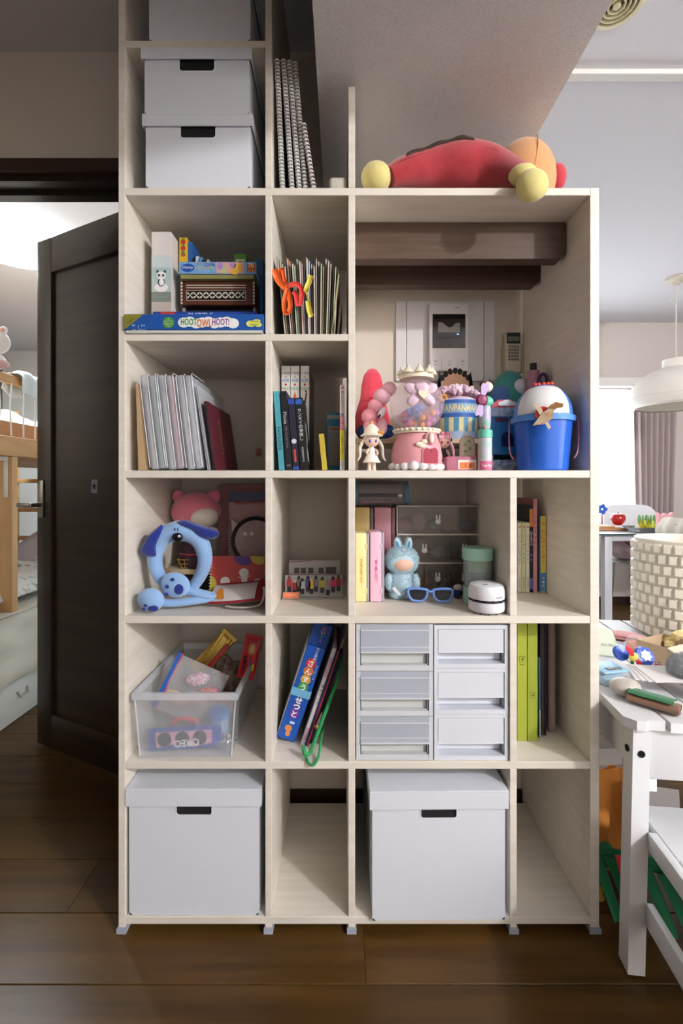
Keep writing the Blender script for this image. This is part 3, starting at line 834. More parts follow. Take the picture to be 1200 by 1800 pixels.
for a in range(5):
    MB().ball((.022 * cos(a * 1.257), 0, .135 + .022 * sin(a * 1.257)), (.016, .008, .016)).obj('petal', flat('#2d62c8', .5), g)
MB().tube([(0, 0, .001), (0, .001, .07), (0, 0, .12)], .004, 8).obj('stem', flat('#a33b4a', .5), g)
g = thing('grey_tray', 'long grey tray of toy vegetables on the dining table', 'tray', on_tab(1147, 2.92), radians(-16))
p = [(-.14, -.05), (.14, -.05), (.14, .09), (-.14, .09)]
MB().box(-.12, .12, -.04, .08, .001, .004).add([(-.12, -.04, .001), (.12, -.04, .001), (.12, .08, .001), (-.12, .08, .001), (-.15, -.06, .035), (.15, -.06, .035), (.15, .10, .035), (-.15, .10, .035)], [(0, 1, 5, 4), (1, 2, 6, 5), (2, 3, 7, 6), (3, 0, 4, 7)]).obj('tray_body', flat('#9aa0a4', .4), g, False)
tl_ = on_tab(1147, 2.92)
for nm, lab, dx, dy, col_, c2 in (('toy_corn', 'yellow-green toy corn cob standing in the grey tray', -.045, .03, '#d8c52c', '#78a868'), ('toy_leek', 'pale green toy leek standing in the grey tray', .01, .035, '#c9c840', '#7fae78')):
    g2 = thing(nm, lab, 'toy vegetable', tl_ + Vector((dx, dy, .0045)))
    MB().lathe([(.018, 0), (.026, .01), (.026, .06), (.020, .075), (0, .08)], 18).obj('cob', flat(col_, .5), g2)
    for a in range(6):
        MB().ball((.022 * cos(a * 1.05), .022 * sin(a * 1.05), .075), (.010, .006, .034), M=Matrix.Rotation(a * 1.05, 4, 'Z')).obj('husk', flat(c2, .6), g2)
g2 = thing('toy_cabbage', 'dark green leafy toy cabbage at the tray end', 'toy vegetable', tl_ + Vector((.075, -.005, .0045)))
MB().ball((0, 0, .03), (.042, .032, .028), nz=.02, nsc=50).obj('head', flat('#35724c', .7), g2, False)
for a in range(4):
    MB().ball((.028 * cos(a * 1.57 + .4), .024 * sin(a * 1.57 + .4), .022), (.024, .006, .02), M=Matrix.Rotation(a * 1.57 + 2, 4, 'Z')).obj('leaf', flat('#2c6443', .7), g2)
g2 = thing('toy_garlic', 'white toy garlic bulb at the near end of the tray', 'toy vegetable', tl_ + Vector((-.10, .0, .0045)))
MB().lathe([(0, 0), (.018, .002), (.024, .014), (.015, .03), (.005, .042), (0, .055)], 14).obj('bulb', flat('#e8e2d4', .6), g2)
MB().tube([(0, 0, .052), (.004, 0, .062)], .003, 6).obj('tip', flat('#d5cbb2', .6), g2)
g2 = thing('toy_aubergine', 'navy blue toy aubergine lying at the tray edge', 'toy vegetable', tl_ + Vector((.085, -.055, .0385)))
MB().ball((0, 0, .012), (.034, .013, .012)).obj('fruit', flat('#26418c', .35), g2)
MB().ball((-.034, 0, .013), (.010, .009, .009)).obj('calyx', flat('#2f6b43', .6), g2)
g2 = thing('pink_star_cushion', 'pink crown-shaped toy behind the toy vegetables', 'toy', on_tab(1167, 3.10))
MB().prism([(-.045, 0), (.045, 0), (.05, .12), (.025, .095), (0, .115), (-.025, .095), (-.05, .12)], -.015, .015).obj('crown', mat('pink_felt2', '#e3a3a8', .8), g2, False)
MB().tube([(-.046, -.016, .02), (.046, -.016, .02)], .003, 6).obj('trim', flat('#f2d2d4', .7), g2)


def shell_chair(label, loc, rz, mcol, top=.84):
    g = thing('dining_chair', label, 'chair', loc, rz, 'dining chairs')
    ms = mat('chair_' + mcol.lstrip('#'), mcol, .6)
    MB().grid(lambda u, v: ((u - .5) * (.46 - .06 * v), .03 * (1 - (2 * u - 1) ** 2) + .06 * v, .50 + (top - .50) * v - .05 * v * (2 * u - 1) ** 6), 14, 6, .012).obj('backrest', ms, g)
    MB().rbox(-.22, .22, -.42, .03, .44, .475, .015, 3).obj('seat', ms, g)
    for sx in (-1, 1):
        for sy in (-.38, 0):
            MB().tube([(sx * .19, sy, .001), (sx * .17, sy * .95 - .02, .439)], .010, 8).obj('leg', mat('chrome', '#b8b8bc', .25, metal=1.0), g)
    return g


shell_chair('white dining chair beyond the table with its back to the window', (X(1106, 3.55), 3.49, 0), 0.0, '#e1e2e6', .865)
g = shell_chair('dining chair draped with a cream cloth at the table end', (X(1222, 2.56), 2.56, 0), radians(82), '#3c3a3c', .80)
MB().grid(lambda u, v: ((u - .5) * (.54 - .05 * (1 - abs(2 * v - 1))), .03 * (1 - (2 * u - 1) ** 2) + .06 * (1 - .36 * abs(2 * v - 1) / .30) - .006 + max(-1, min(1, (2 * v - 1) * 5)) * (.052 + .008 * sin(u * 22)), .835 - .34 * abs(2 * v - 1) - .03 * (2 * u - 1) ** 4), 24, 12, .004).obj('cover', mat('cream_cloth', '#d8cfc0', .85), g)
# pink bag under the table
g = thing('pink_plastic_bag', 'pink and white vinyl bag lying on the white dining chair seat', 'bag', (X(1108, 3.27), 3.16, .4755))
MB().ball((0, .1, .097), (.15, .12, .09), nz=.03, nsc=9).obj('bag_body', mat('pink_vinyl', '#c7a4ae', .3, col2='#e4d8de', scale=14), g)
MB().rbox(-.12, .12, .02, .2, .0, .012, .004, 2).obj('bag_base', flat('#8b8a86', .6), g)
MB().tube(along([(-.1, .02, .15), (-.05, -.015, .11), (.05, -.02, .07), (.13, .02, .04)], 14), .010, 8, flatten=.4).obj('strap', flat('#8d2f48', .5), g)

# ------------------------------------------------------------------ bedroom beyond the door
M_pine = mat('pine_wood', '#c69a6a', .5, col2='#b58555', scale=(24, 3, 24))
M_pinel = mat('pine_wood_light', '#cfa777', .5, col2='#bf9363', scale=(24, 24, 2.5))
bed = thing('bunk_bed', 'pine bunk bed with a white drawer base beyond the open door', 'bed', (-1.41, 1.70, 0))
M_bwhite = mat('bed_white', '#dedfdc', .45)
MB().rbox(-.98, -.004, .0, 2.0, .002, .205, .004).obj('drawer_base', M_bwhite, bed)
for k in range(3):
    d_ = MB().rbox(-.0035, .0, .02 + .66 * k, .66 + .66 * k, .03, .175, .001).obj('drawer_front', M_bwhite, bed)
    MB().tube([(.001, .28 + .66 * k, .125), (.012, .285 + .66 * k, .10), (.012, .335 + .66 * k, .10), (.001, .34 + .66 * k, .125)], .004, 6).obj('drawer_pull', flat('#b9b7b0', .4), d_)
MB().rbox(-.97, -.02, .03, 1.95, .2055, .46, .04, 3).obj('mattress', flat('#e0ddd4', .8), bed)
MB().rbox(-.055, .0, .0, 2.0, 1.147, 1.232, .005).obj('side_rail', M_pine, bed)
MB().rbox(-.085, -.056, .0, 2.0, 1.215, 1.305, .004).obj('guard_board', mat('pine_reddish', '#b07c50', .5, col2='#9d6c42', scale=(24, 3, 24)), bed)
MB().rbox(-.045, -.012, .0, 2.0, 1.462, 1.50, .006).obj('top_rail', M_pine, bed)
MB().rbox(-.16, -.004, .255, .29, .205, 1.1465, .003).obj('post', M_pinel, bed)
MB().rbox(-1.19, -1.15, 1.88, 1.92, .205, 1.60, .003).obj('post', M_pinel, bed)
MB().rbox(-.05, -.01, 1.88, 1.92, .205, 1.1465, .003).obj('post', M_pinel, bed)
for z in (1.05, .823, .60): MB().rbox(-1.149, -.051, 1.885, 1.912, z - .016, z + .016, .003).obj('ladder_rung', M_pine, bed)
MB().rbox(-.98, -.09, .0, 2.0, 1.15, 1.2145, .004).obj('bed_deck', M_pine, bed)
br = MB().box(-.085, -.020, .2465, .2545, 1.128, 1.146).rbox(-.037, -.020, .2465, .2545, .97, 1.128, .004)
br.obj('bracket', flat('#d8d8d4', .4), bed)
for k in range(14):
    y0 = .10 + k * .075
    MB().tube([(-.004, y0, 1.235), (-.006 + .004 * sin(k), y0 + .012 * sin(k * 2.1), 1.35), (-.010, y0 + .01, 1.462)], .0032, 6).obj('cord', flat('#e3e0da', .7), bed)
M_floral = mat('floral_cotton', '#dedbd6', .9, col2='#8d9094', scale=30, detail=5)
MATS['floral_cotton'].node_tree.nodes['Color Ramp'].color_ramp.elements[0].position = .55
cv = thing('floral_duvet', 'rumpled white duvet with grey floral print on the lower bunk', 'duvet', (-1.90, 2.05, .495))
MB().grid(lambda u, v: ((u - .5) * .90, (v - .5) * 1.0 + .15, .03 + .17 * max(0, sin(pi * u)) ** .4 * max(0, sin(pi * v)) ** .4 * (.7 + .5 * mnoise.noise((u * 4, v * 5, 1))) + .02 * mnoise.noise((u * 12, v * 14, 3))), 40, 44, .03).obj('duvet_cover', M_floral, cv)
cv = thing('lilac_blanket', 'pale lilac blanket heaped at the far end of the lower bunk', 'blanket', (-1.87, 3.22, .495))
MB().grid(lambda u, v: ((u - .5) * .85, (v - .5) * .7, .02 + .26 * max(0, sin(pi * u)) ** .5 * max(0, sin(pi * v)) ** .5 * (.8 + .4 * mnoise.noise((u * 5, v * 5, 9)))), 30, 30, .02).obj('fabric', mat('lilac_cotton', '#c9c0c6', .9), cv)
cv = thing('bed_sheet', 'cream bed sheet hanging over the side of the lower bunk', 'sheet', (-1.41, 1.70, 0))
MB().grid(lambda u, v: ((.012 + .022 * (1 - v) + .014 * sin(u * 34) * (1 - v) + .02 * mnoise.noise((u * 12, v * 4, 2))), .02 + u * 1.9, .47 - (1 - v) * (.25 + .03 * sin(u * 9))), 70, 10, .004).obj('side_drop', mat('cream_sheet', '#d9d4c6', .85), cv)
MB().grid(lambda u, v: (.03 - .5 * v, .02 + u * 1.9, .474 + .012 * mnoise.noise((u * 8, v * 4, 5)) + .006), 40, 12, .003).obj('top_sheet', mat('cream_sheet'), cv)
# upper bunk
cv = thing('upper_bedding', 'patterned bedding heaped behind the cords of the upper bunk', 'bedding', (-1.80, 2.3, 1.216))
MB().grid(lambda u, v: ((u - .5) * .58 , (v - .5) * 1.1, .02 + .20 * max(0, sin(pi * u)) ** .35 * max(0, sin(pi * v)) ** .35 * (.8 + .4 * mnoise.noise((u * 5, v * 6, 4)))), 30, 40, .02).obj('fabric', mat('patterned_bedding', '#d8d2d0', .9, col2='#77724e', scale=11, detail=1), cv)
cv = thing('draped_towel', 'white towel draped over the top rail of the bunk bed', 'towel', (-1.44, 2.12, 1.50))
MB().grid(lambda u, v: (.03 * sin(v * pi) * 0 + (.032 if v > .5 else -.034) * min(1, abs(v - .5) * 6) + .008 * sin(u * 20 + v * 3), (u - .5) * .26 + .03 * (v - .5), .016 + .03 * mnoise.noise((u * 5, v * 3, 1)) - (.17 + .05 * sin(u * 5)) * max(0, abs(v - .5) - .08)), 26, 20, .004).obj('fabric', mat('white_towel', '#d5dad9', .9), cv)
cv = thing('white_bear_plush', 'white plush animal with pink ears sitting on the bunk rail', 'plush toy', (-1.452, 1.90, 1.5062))
M_wp = mat('white_plush', '#dcd3d0', .95, sheen=.4)
MB().ball((0, 0, .035), (.045, .04, .038)).obj('body', M_wp, cv)
hd = MB().ball((.005, 0, .115), (.058, .048, .052)).obj('head', M_wp, cv)
for sx in (-1, 1):
    MB().ball((.005 + sx * .036, 0, .163), (.018, .012, .017)).obj('ear', M_wp, hd)
    MB().ball((.005 + sx * .036, -.008, .162), (.011, .007, .010)).obj('inner_ear', flat('#c9938f', .8), hd)
    MB().ball((.01 + sx * .05, -.025, .015), (.018, .03, .017)).obj('paw', flat('#cfa9a8', .9), cv)
# bedroom ceiling light
bl = thing('bedroom_ceiling_light', 'bright round ceiling light glowing in the bedroom', 'lamp', (-1.80, 2.50, ZC))
M_glow = mat('lit_diffuser', '#f4fbff', .5, emit=4.0)
MB().lathe([(0, -.0005), (.12, -.0005), (.13, -.02), (.11, -.035), (0, -.035)], 40).obj('base', flat('#dfe4e6', .4), bl)
MB().lathe([(.131, -.012), (.235, -.016), (.245, -.021), (.235, -.026), (.131, -.026)], 48, cap=False).obj('glow_ring', M_glow, bl)
MB().lathe([(0, -.110), (.14, -.105), (.225, -.092), (.25, -.078), (.235, -.066), (0, -.060)], 48).obj('diffuser', M_glow, bl)

# ------------------------------------------------------------------ things on top of the shelf
zs1, zs2, zs3, zs4, zs5 = SZ['s1'][1] + .0006, SZ['s2'][1] + .0006, SZ['s3'][1] + .0006, SZ['s4'][1] + .0006, SZ['base'][1] + .0006
M_wire = mat('white_wire', '#e9e9ea', .4)
M_page = mat('paper_pages', '#e4dfd4', .85)


def notebook(label, xb, xt, ytop, cover, Y=1.062, n=38, dy=.18):
    H = Z(ytop, Y) - zt0; ln = math.atan((xt - xb) / 800 * Y / H)
    g = thing('ring_notebook', label, 'notebook', (X(xb, Y), Y, zt0 + .0005), 0, 'ring-bound notebooks on top of the shelf', ry=ln)
    MB().box(-.0052, .0012, .006, dy, .001, H).obj('pages', M_page, g, False)
    for s in (-.0062, .0014): MB().box(s, s + .0008, .004, dy + .002, 0, H + .001).obj('cover', flat(cover, .5), g, False)
    r = MB()
    for k in range(n):
        z = .006 + (H - .012) * k / (n - 1)
        for q in (-.0011, .0011):
            r.tube([(-.0022 + .0056 * cos(a), .0035 + .0056 * sin(a), z + q) for a in [2 * pi * i / 10 for i in range(10)]], .0009, 4, True)
    r.obj('wire_binding', M_wire, g)
    return g


notebook('grey ring-bound notebook standing closest to the tower side', 498, 488, 101, '#8b8783')
notebook('second tall ring-bound notebook from the tower side', 515, 499, 101, '#9d9994', Y=1.066)
notebook('third tall ring-bound notebook from the tower side', 528, 509, 103, '#8a8680', Y=1.070)
notebook('tall ring-bound notebook next to the short red one', 539, 519, 105, '#77736f', Y=1.074)
notebook('short ring-bound notebook with dark red covers, outermost of the row', 554, 534, 212, '#7a2c33', Y=1.064, n=18, dy=.12)
o_ = MB().rbox(-.021, .021, -.03, .03, 0, .034, .008, 3)
o_ = o_.obj('cream_plastic_case', flat('#cfcabd', .5), None); o_.location = (X(594, 1.085), 1.085, zt0 + .0005)
tag(o_, 'small cream plastic case beside the upright board on top', 'case')

# red doll lying face down
M_redp = mat('red_plush', '#b53a42', .95, sheen=.5, col2='#a93039', scale=40, bump=400, bstr=.2)
M_yelp = mat('yellow_plush', '#e3d68c', .95, sheen=.4, bump=400, bstr=.2)
M_peach = mat('peach_plush', '#d9a06c', .95, sheen=.4, bump=400, bstr=.2)
pd = thing('plush_doll', 'red plush doll with yellow mitts lying face down on top of the shelf', 'plush toy', (0, 0, zt0))


def wp(px, py, Y): return (X(px, Y), Y, Z(py, Y) - zt0)


path = along([wp(684, 312, 1.10), wp(712, 302, 1.11), wp(760, 296, 1.13), wp(805, 293, 1.13), wp(850, 295, 1.12), wp(885, 302, 1.09), wp(915, 312, 1.045)], 30)
def rad(i):
    t = i / 30
    base = [.024, .034, .048, .058, .053, .040, .029]
    return along([(b_, 0, 0) for b_ in base], 30)[i].x
bp = MB().tube(path, [rad(i) for i in range(31)], 22)
bp.v = [(v[0], v[1], max(v[2], .0012) if v[1] > F + .002 else v[2]) for v in bp.v]
body = bp.obj('body', M_redp, pd)
MB().tube([(p.x, p.y - rad(i) * .93, p.z + .012 - .004 * abs(i - 15) / 15) for i, p in enumerate(path) if 2 < i < 28], .0012, 5).obj('seam', flat('#8f2730', .9), body)
MB().ball(wp(661, 312, 1.10), (.037, .036, .034)).obj('foot', M_yelp, pd)
MB().ball(wp(935, 326, 1.004), (.035, .029, .034), M=Matrix.Rotation(radians(25), 4, 'Y')).obj('mitt', M_yelp, pd)
MB().ball((X(917, 1.04), 1.036, .0230), (.032, .030, .0205)).obj('cuff', M_yelp, pd)
MB().ball((X(905, 1.12), 1.21, .035), (.05, .04, .034)).obj('mitt', M_yelp, pd)
hd = MB().ball((X(921, 1.19), 1.205, .118), (.083, .085, .104), 32, 20).obj('head', M_peach, pd)
MB().tube([(X(921, 1.19) + .0 + .084 * sin(a) * .25, 1.205 - .086 * cos(a * .9) * .98, .118 + .104 * sin(a)) for a in [-.3 + i * .08 for i in range(17)]], .0012, 5).obj('head_seam', flat('#b57f4c', .9), hd)
MB().ball((X(979, 1.19), 1.19, .122), (.022, .024, .036)).obj('pompom', mat('red_plush_bright', '#c23d4a', .95, sheen=.4), hd)
MB().ball((X(984, 1.19), 1.19, .056), (.020, .03, .030)).obj('pompom', mat('red_plush_bright'), hd)
def capef(u, v):
    k = 5 + u * 12; i0 = int(k); f_ = k - i0
    p = path[i0].lerp(path[i0 + 1], f_); r_ = (rad(i0) * (1 - f_) + rad(i0 + 1) * f_) + .003 + .002 * sin(u * 17)
    a = radians(150 - 95 * v)
    return (p.x, p.y + r_ * cos(a), p.z + r_ * sin(a))
MB().grid(capef, 18, 8, .003).obj('cape', mat('dark_brown_felt', '#4a3a33', .95), pd)

# ------------------------------------------------------------------ cubby: games and boxes
def carton(name, label, cat, x0, x1, y0, d, z0, z1, m, group=None, rz=0.0, r=.0012):
    g = thing(name, label, cat, ((x0 + x1) / 2, y0, z0), rz, group)
    w_ = x1 - x0
    bd = MB().rbox(-w_ / 2, w_ / 2, 0, d, 0, z1 - z0, r, 1).obj('box_body', m, g)
    return g, bd, w_, z1 - z0


Yg = 1.036
g = thing('board_game', 'flat blue HootOwlHoot! board game box lying at the cubby front', 'board game', ((X(218, Yg) + X(463, Yg)) / 2, Yg, zs1))
gw = X(463, Yg) - X(218, Yg); gh = Z(552, Yg) - zs1
lid = MB().rbox(-gw / 2, gw / 2, 0, .27, .0065, gh, .001, 1).obj('lid', mat('game_blue', '#2456a6', .35), g)
MB().box(-gw / 2 + .003, gw / 2 - .003, .002, .268, 0, .006).obj('base_tray', flat('#cfd6cf', .5), g, False)
zc_ = (.0065 + gh) / 2
def gx(px): return X(px, Yg) - g.location.x
def gz(py): return Z(py, Yg) - zs1
decal(lid, flat('#8a8634', .5), [[(-gw / 2 + .0005, .009), (-gw / 2 + .0005, gh - .001), (gx(252), gh - .001), (gx(221), .009)]], name='corner_flash')
text('GAMES', lid, flat('#3f3d1c', .5), (gx(230), -.0004, gz(564)), .018, .006, rot=.65, lift=.0002)
for s, px, py, w_, h_ in (('4+', 235, 572, .008, .006), ('Ages', 236, 580, .010, .004), ('2-4', 251, 572, .009, .006), ('Players', 251, 580, .014, .0045)):
    text(s, lid, flat('#e8eef4', .5), (gx(px), -.0002, gz(py)), w_, h_)
decal(lid, flat('#e8eef4', .5), [rrect(.0006, .014, .0002)], (gx(243), 0, gz(576)))
decal(lid, flat('#4f9a3c', .5), [circ(24, .0132)], (gx(296), 0, gz(567)), name='green_roundel')
for i, s in enumerate(('A', 'Cooperative', 'Game of', 'Fun')):
    text(s, lid, flat('#f2f6ee', .5), (gx(296), -.0005, gz(567) + .008 - .0052 * i), .020, .0040)
# white cloud behind the logo
decal(lid, flat('#f4f4f2', .5), [circ(18, .0135, .0115, (gx(323) + .014 * k, gz(567) + .0022 * sin(k * 2.1))) for k in range(9)], name='logo_cloud')
xs = 313
for s, col_, px, wpx, h_ in (('HOOT', '#3f8f3a', 332, 30, .0155), ('OWL', '#e07a2a', 359, 28, .0185), ('HOOT!', '#8a3f94', 388, 32, .0155)):
    text(s, lid, flat(col_, .5), (gx(px), -.0006, gz(568 if s == 'OWL' else 566)), wpx / 800 * Yg * .94, h_, bold=.02, stretch=True, name='logo_lettering')
decal(lid, flat('#dfe06a', .5), [circ(16, .011, .0075, (gx(441), gz(569))), circ(12, .009, .005, (gx(451), gz(565))), circ(12, .008, .005, (gx(454), gz(571)))], name='maker_cloud')
text('Peaceable', lid, flat('#4a7a2a', .5), (gx(447), -.0005, gz(565)), .020, .005)
text('Kingdom', lid, flat('#4a7a2a', .5), (gx(447), -.0005, gz(571)), .019, .005)
zg = zs1 + gh

g, bd, w_, h_ = carton('flat_game_box', 'thin dark blue box lying on the blue board game', 'game box', X(268, 1.1), X(452, 1.1), 1.10, .25, zg + .0006, zg + .030, mat('box_darkblue', '#25459a', .45))
decal(bd, flat('#b83232', .5), [rrect(.035, .02, .002)], (-.09, 0, .018), name='red_patch')
text('PUZZLE', bd, flat('#dfe6f2', .5), (-.01, 0, .020), .10, .012)
zb = zg + .0306
g, bd, w_, h_ = carton('panda_box', 'tall pale box with a panda picture standing behind the board game', 'box', X(266, 1.12), X(301, 1.12), 1.12, .055, zb, Z(407, 1.12), mat('pale_box', '#d8d3cf', .6))
for z0, z1, c_ in ((.0, .03, '#b9aea3'), (.0305, .055, '#7f8780'), (.0555, .085, '#b2bfc0'), (.0855, .115, '#a7c2c1'), (.1155, .145, '#c3d0d3')):
    decal(bd, flat(c_, .6), [[(-w_ / 2 + .0002, z0), (w_ / 2 - .0002, z0), (w_ / 2 - .0002, z1), (-w_ / 2 + .0002, z1)]], name='colour_band')
decal(bd, flat('#e9e7e4', .6), [circ(20, .017, .011, (0, .066))], name='snow_print', lift=.0004)
pz = .095
decal(bd, flat('#4a4f58', .6), [circ(10, .0035, .0035, (-.009, pz + .010)), circ(10, .0035, .0035, (.009, pz + .010)), circ(16, .0085, .011, (0, pz - .016))], name='panda_dark', lift=.0008)
decal(bd, flat('#efefef', .6), [circ(20, .0115, .0098, (0, pz)), circ(14, .006, .008, (.001, pz - .017))], name='panda_white', lift=.0012)
decal(bd, flat('#4a4f58', .6), [circ(12, .0032, .0036, (-.0052, pz)), circ(12, .0032, .0036, (.0052, pz)), circ(8, .0012, .001, (0, pz - .004))], name='panda_eyes', lift=.0016)
text('LITTLE PANDA', bd, flat('#9aa29b', .6), (0, -.0004, .043), .035, .005)
zr = Z(468, 1.10)
g, bd, w_, h_ = carton('navy_tray', 'shallow navy tray with pale rims under the inlaid box', 'tray', X(322, 1.14), X(446, 1.14), 1.15, .17, zb, zb + .024, mat('navy_card', '#131b3a', .5))
for sx in (-1, 1): MB().box(sx * w_ / 2 - .003, sx * w_ / 2 + .003, -.004, .17, .0, .026).obj('rim', flat('#9aa0a6', .5), g, False)
zi = zb + .0268
M_inl = mat('inlay_wood', '#5e3322', .4, col2='#4a2618', scale=(6, 40, 40))
g, bd, w_, h_ = carton('inlaid_wooden_box', 'dark wooden box with mother-of-pearl star inlay under the puzzle box', 'box', X(317, 1.13), X(448, 1.13), 1.13, .17, zi, Z(494, 1.13), M_inl)
M_pearl = mat('pearl', '#d9d4c4', .3)
decal(bd, flat('#c9c4b6', .4), [rrect(w_ * .80, .026, .001, c=(-.004, h_ * .40))], name='inlay_border')
decal(bd, flat('#20160f', .4), [rrect(w_ * .785, .0235, .0008, c=(-.004, h_ * .40))], name='inlay_ground', lift=.0003)
pat = []
for k in range(9):
    cx = -.004 - w_ * .785 / 2 + .0083 + k * w_ * .785 / 9 * .985
    for a in range(4):
        q = a * pi / 2 + pi / 4
        c_ = (cx + .0062 * cos(q), h_ * .40 + .0062 * sin(q))
        pat.append([(c_[0] + .0055 * cos(q), c_[1] + .0055 * sin(q)), (c_[0] - .0022 * sin(q), c_[1] + .0022 * cos(q)), (c_[0] - .0050 * cos(q), c_[1] - .0050 * sin(q)), (c_[0] + .0022 * sin(q), c_[1] - .0022 * cos(q))])
    pat.append([(cx - .0022, h_ * .40), (cx, h_ * .40 - .0022), (cx + .0022, h_ * .40), (cx, h_ * .40 + .0022)])
decal(bd, M_pearl, pat, name='star_inlay', lift=.0006)
decal(bd, M_pearl, [rrect(w_ * .80, .0022, .0008, c=(-.004, h_ * .82)), rrect(w_ * .80, .0018, .0006, c=(-.004, h_ * .72))], name='line_inlay')
for sx in (-1, 1):
    decal(bd, M_pearl, [rrect(.004, .0055, .0006, c=(sx * (w_ / 2 - .003), .005 + .0082 * k)) for k in range(7)], name='edge_inlay')
zp = Z(494, 1.13) + .0006
g, bd, w_, h_ = carton('puzzle_box', 'light blue jigsaw puzzle box with an orange 70 on the inlaid box', 'puzzle box', X(314, 1.115), X(450, 1.115), 1.115, .19, zp + .010, Z(460, 1.115), mat('puzzle_blue', '#6f9fd0', .4, col2='#86b0da', scale=90))
MB().box(-w_ / 2 + .004, w_ / 2 - .006, .003, .185, -.010, -.0004).obj('base_tray', flat('#8c8a52', .6), g, False)
def qx(px): return X(px, 1.115) - g.location.x
zm = h_ / 2
decal(bd, flat('#1f4fa8', .5), [circ(24, .0165, .0105, (qx(330), zm))], name='maker_oval')
text('Disney', bd, flat('#f4f6f8', .5), (qx(330), -.0004, zm), .026, .011)
text('ピクチュアパズル', bd, flat('#c8541f', .5), (qx(357), -.0002, zm + .010), .036, .006)
text('ジグソーパズル', bd, flat('#e7d532', .5), (qx(360), -.0002, zm), .046, .010, bold=.03)
text('こども', bd, flat('#2b3f9c', .5), (qx(369), -.0004, zm + .007), .024, .009, bold=.03)
decal(bd, flat('#d9a8a0', .5), [rrect(.066, h_ - .004, .001, c=(qx(404), zm))], name='picture_ground')
decal(bd, flat('#b8c98a', .5), [rrect(.012, .018, .001, c=(qx(393), zm - .005))], name='picture_shape', lift=.0003)
decal(bd, flat('#dca84a', .5), [circ(16, .011, .013, (qx(419), zm)), circ(12, .012, .008, (qx(412), zm - .009))], name='picture_shape', lift=.0003)
decal(bd, flat('#a98cc0', .5), [circ(16, .0075, .008, (qx(409), zm + .007)), circ(12, .007, .01, (qx(387), zm + .005))], name='picture_shape', lift=.0003)
decal(bd, flat('#c86a2e', .5), [rrect(.021, h_ - .010, .001, c=(qx(441), zm))], name='number_panel')
text('70', bd, flat('#f0e6d8', .5), (qx(441), -.0004, zm + .006), .014, .011, bold=.03)
text('ピース', bd, flat('#f0e6d8', .5), (qx(441), -.0004, zm - .007), .014, .005)
zq = Z(460, 1.115) + .0006
g, bd, w_, h_ = carton('yellow_block_box', 'narrow yellow toy box with three red fruit pictures behind the panda box', 'toy box', X(314.5, 1.16), X(329, 1.16), 1.16, .07, zq, Z(417, 1.16), mat('box_yellow', '#d6a92c', .5))
decal(bd, flat('#b2342c', .5), [circ(14, .0062, .0062, (0, h_ - .012)), circ(14, .0062, .0062, (0, h_ - .028))], name='fruit_print')
decal(bd, flat('#8a5a3a', .5), [circ(14, .0058, .0055, (0, h_ - .044))], name='fruit_print')
decal(bd, flat('#4f8a3e', .5), [circ(10, .004, .002, (.001, h_ - .004)), circ(10, .004, .002, (.001, h_ - .0205)), circ(10, .0045, .0025, (0, h_ - .037))], name='leaf_print', lift=.0004)
MB().box(w_ / 2 + .0003, w_ / 2 + .012, .004, .068, 0, h_ - .010).obj('sleeve', flat('#2b5d9e', .5), g, False)
g = thing('striped_pouch', 'rolled black, white and blue striped pouch on the puzzle box', 'pouch', (X(352, 1.17), 1.16, zq))
for k, c_ in enumerate(('#20252c', '#b9c4cc', '#4f8fb4', '#20252c', '#8fa8b4')):
    MB().ball((-.018 + .0095 * k, .03, .024 - .002 * abs(k - 1)), (.0065, .03, .0235 - .002 * abs(k - 1)), nz=.003, nsc=60).obj('stripe', flat(c_, .8), g)
g, bd, w_, h_ = carton('green_card_box', 'little green card box on top of the puzzle box', 'toy box', X(411, 1.17), X(433, 1.17), 1.17, .04, zq, Z(446, 1.17), mat('box_green', '#5f9a3e', .5), rz=.06)
decal(bd, flat('#d9d2b4', .5), [rrect(.022, .018, .001, c=(0, h_ * .5))], name='picture_panel')
decal(bd, flat('#8a5a30', .5), [circ(12, .006, .004, (.001, h_ * .5))], name='picture_shape', lift=.0004)
g = thing('pink_figure', 'tiny dusty pink figure at the end of the puzzle box', 'figure', (X(442, 1.17), 1.18, zq))
MB().lathe([(.008, 0), (.009, .008), (.006, .016), (0, .018)], 14).obj('body', flat('#c98f98', .6), g)
MB().ball((0, 0, .022), .007).obj('head', flat('#cf9aa2', .6), g)
g = thing('upright_blue_book', 'blue paperback standing behind the stack at the cubby side', 'book', (X(451, 1.22), 1.20, zb))
hh = Z(461, 1.22) - zb
MB().box(0, .002, 0, .15, 0, hh).box(.018, .020, 0, .15, 0, hh).box(.002, .018, 0, .002, 0, hh).obj('cover', flat('#3f76a8', .5), g, False)
MB().box(.0024, .0176, .0024, .148, .003, hh - .003).obj('pages', M_page, g, False)

